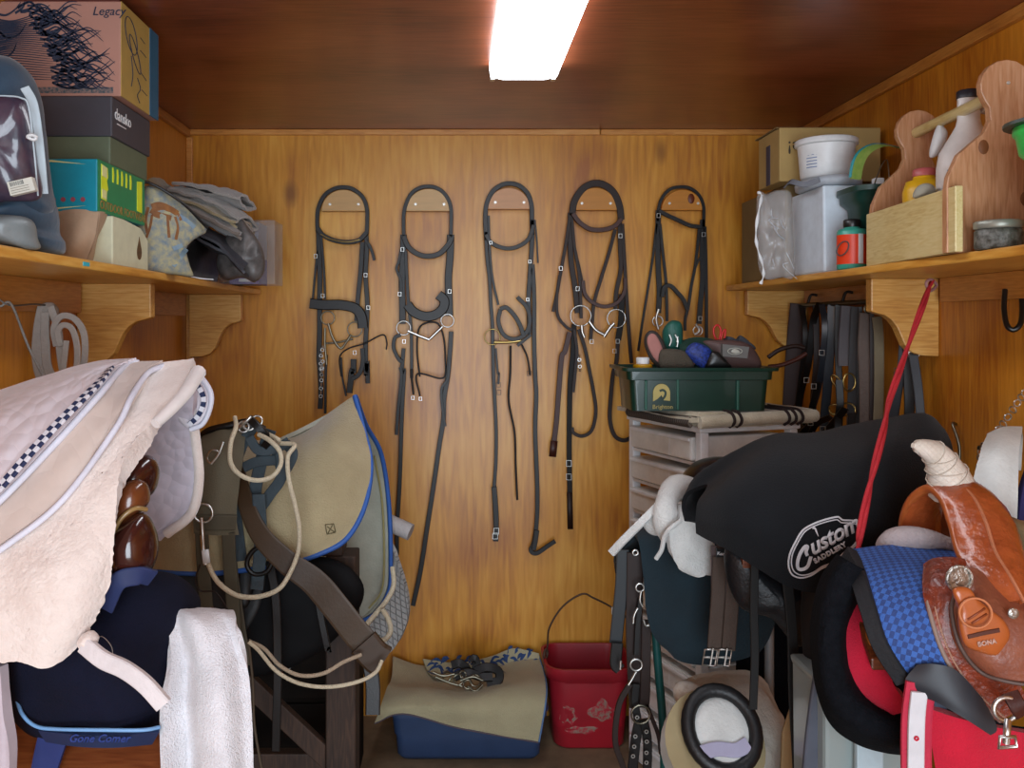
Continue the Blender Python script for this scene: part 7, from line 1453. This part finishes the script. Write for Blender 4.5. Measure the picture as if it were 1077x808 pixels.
# dark leather corner piece and latigo hardware
bm = NB(); sheet(bm, [[P(966, 700, 1.415), P(985, 698, 1.40), P(1005, 706, 1.395), P(1030, 735, 1.39)], [P(952, 716, 1.42), P(980, 722, 1.40), P(1010, 738, 1.385), P(1046, 764, 1.38)], [P(966, 728, 1.42), P(985, 736, 1.40), P(1010, 752, 1.385), P(1040, 772, 1.38)]], .012, 7, 5); lab(obj('corner_reinforcement', bm, mat('slate leather corner', '#24272e', .5), t), 'slate-grey leather corner')
t = thing('latigo_buckle', 'steel ring and keeper hanging off the western saddle skirt', 'ring hardware', P(1060, 785, 1.3))
bm = NB(); ring(bm, P(1058, 746, 1.335), .018, .0035, (.3, -1, 0), 22, 8, 1, 1.0); obj('ring', bm, STEEL, t)
bm = NB(); strap(bm, [P(1062, 728, 1.34), P(1070, 742, 1.33), P(1076, 752, 1.33)], .024, .006); obj('leather_keeper', bm, BRN2, t)
bm = NB(); tube(bm, [P(1060, 758, 1.32), P(1059, 770, 1.31), P(1058, 782, 1.31)], .005, 8); obj('shank', bm, STEEL, t)
c_ = P(1059, 781, 1.305); bm = NB(); tube(bm, [c_+Vector((-.012, 0, -.008)), c_+Vector((.014, 0, -.006)), c_+Vector((.012, 0, .008)), c_+Vector((-.010, 0, .008))], .0028, 6, True, smooth=False); obj('bar_slide', bm, STEEL, t)
t = thing('cinch_strap', 'white web cinch strap edged in red, hanging below the blue pad', 'cinch strap', P(966, 808, 1.42))
d_ = 1.415
bm = NB(); strap(bm, [P(969, 718, d_-.005), P(964, 760, d_), P(964, 835, d_)], .047, .006); obj('red_backing', bm, mat('red webbing', '#c02844', .8, bump=.4), t)
bm = NB(); strap(bm, [P(967, 728, d_-.011), P(964, 762, d_-.008), P(963, 836, d_-.008)], .025, .005); obj('white_web', bm, mat('white web', '#d8d8dc', .8), t)
for y in (777,): bm = NB(); ring(bm, P(964, y, d_-.0115), .0028, .0016, (0, 1, 0), 10, 5); obj('hole', bm, RF, t)
bm = NB(); strap(bm, [P(988, 728, 1.44), P(990, 770, 1.44), P(992, 835, 1.44)], .02, .006); tag(obj('blue_grey_strap', bm, mat('slate strap', '#3c4454', .7)), 'slate strap with a bright buckle glint beside the cinch strap', 'strap')
# white pad with purple edge behind
t = thing('white_saddle_pad', 'white saddle pad with purple edge behind the western saddle, right edge of photo', 'saddle pad', (1.15, 1.9, 1.1))
WP = mat('white cotton pad', '#dce0dc', .9, bump=.4)
cols = [[P(1012, 548, 1.76), P(1020, 520, 1.76), P(1032, 480, 1.80), P(1040, 462, 1.90)], [P(1040, 556, 1.74), P(1044, 520, 1.74), P(1050, 475, 1.79), P(1056, 455, 1.90)], [P(1066, 560, 1.74), P(1068, 520, 1.74), P(1070, 478, 1.79), P(1075, 455, 1.90)]]
bm = NB(); sheet(bm, [c+[c[-1]+Vector((.03, .05, -.012)), c[-1]+Vector((.05, .09, -.09))] for c in cols], .016, 7, 8, amp=.002); obj('pad_panel', bm, WP, t)
cols = [[P(1066, 562, 1.738), P(1072, 520, 1.738), P(1084, 478, 1.788), P(1092, 454, 1.90)], [P(1100, 562, 1.74), P(1102, 520, 1.74), P(1100, 478, 1.79), P(1100, 454, 1.90)]]
bm = NB(); sheet(bm, [c+[c[-1]+Vector((.03, .05, -.012)), c[-1]+Vector((.05, .09, -.09))] for c in cols], .018, 7, 8); lab(obj('purple_border', bm, mat('purple navy border', '#28245c', .8), t), 'dark purple border')
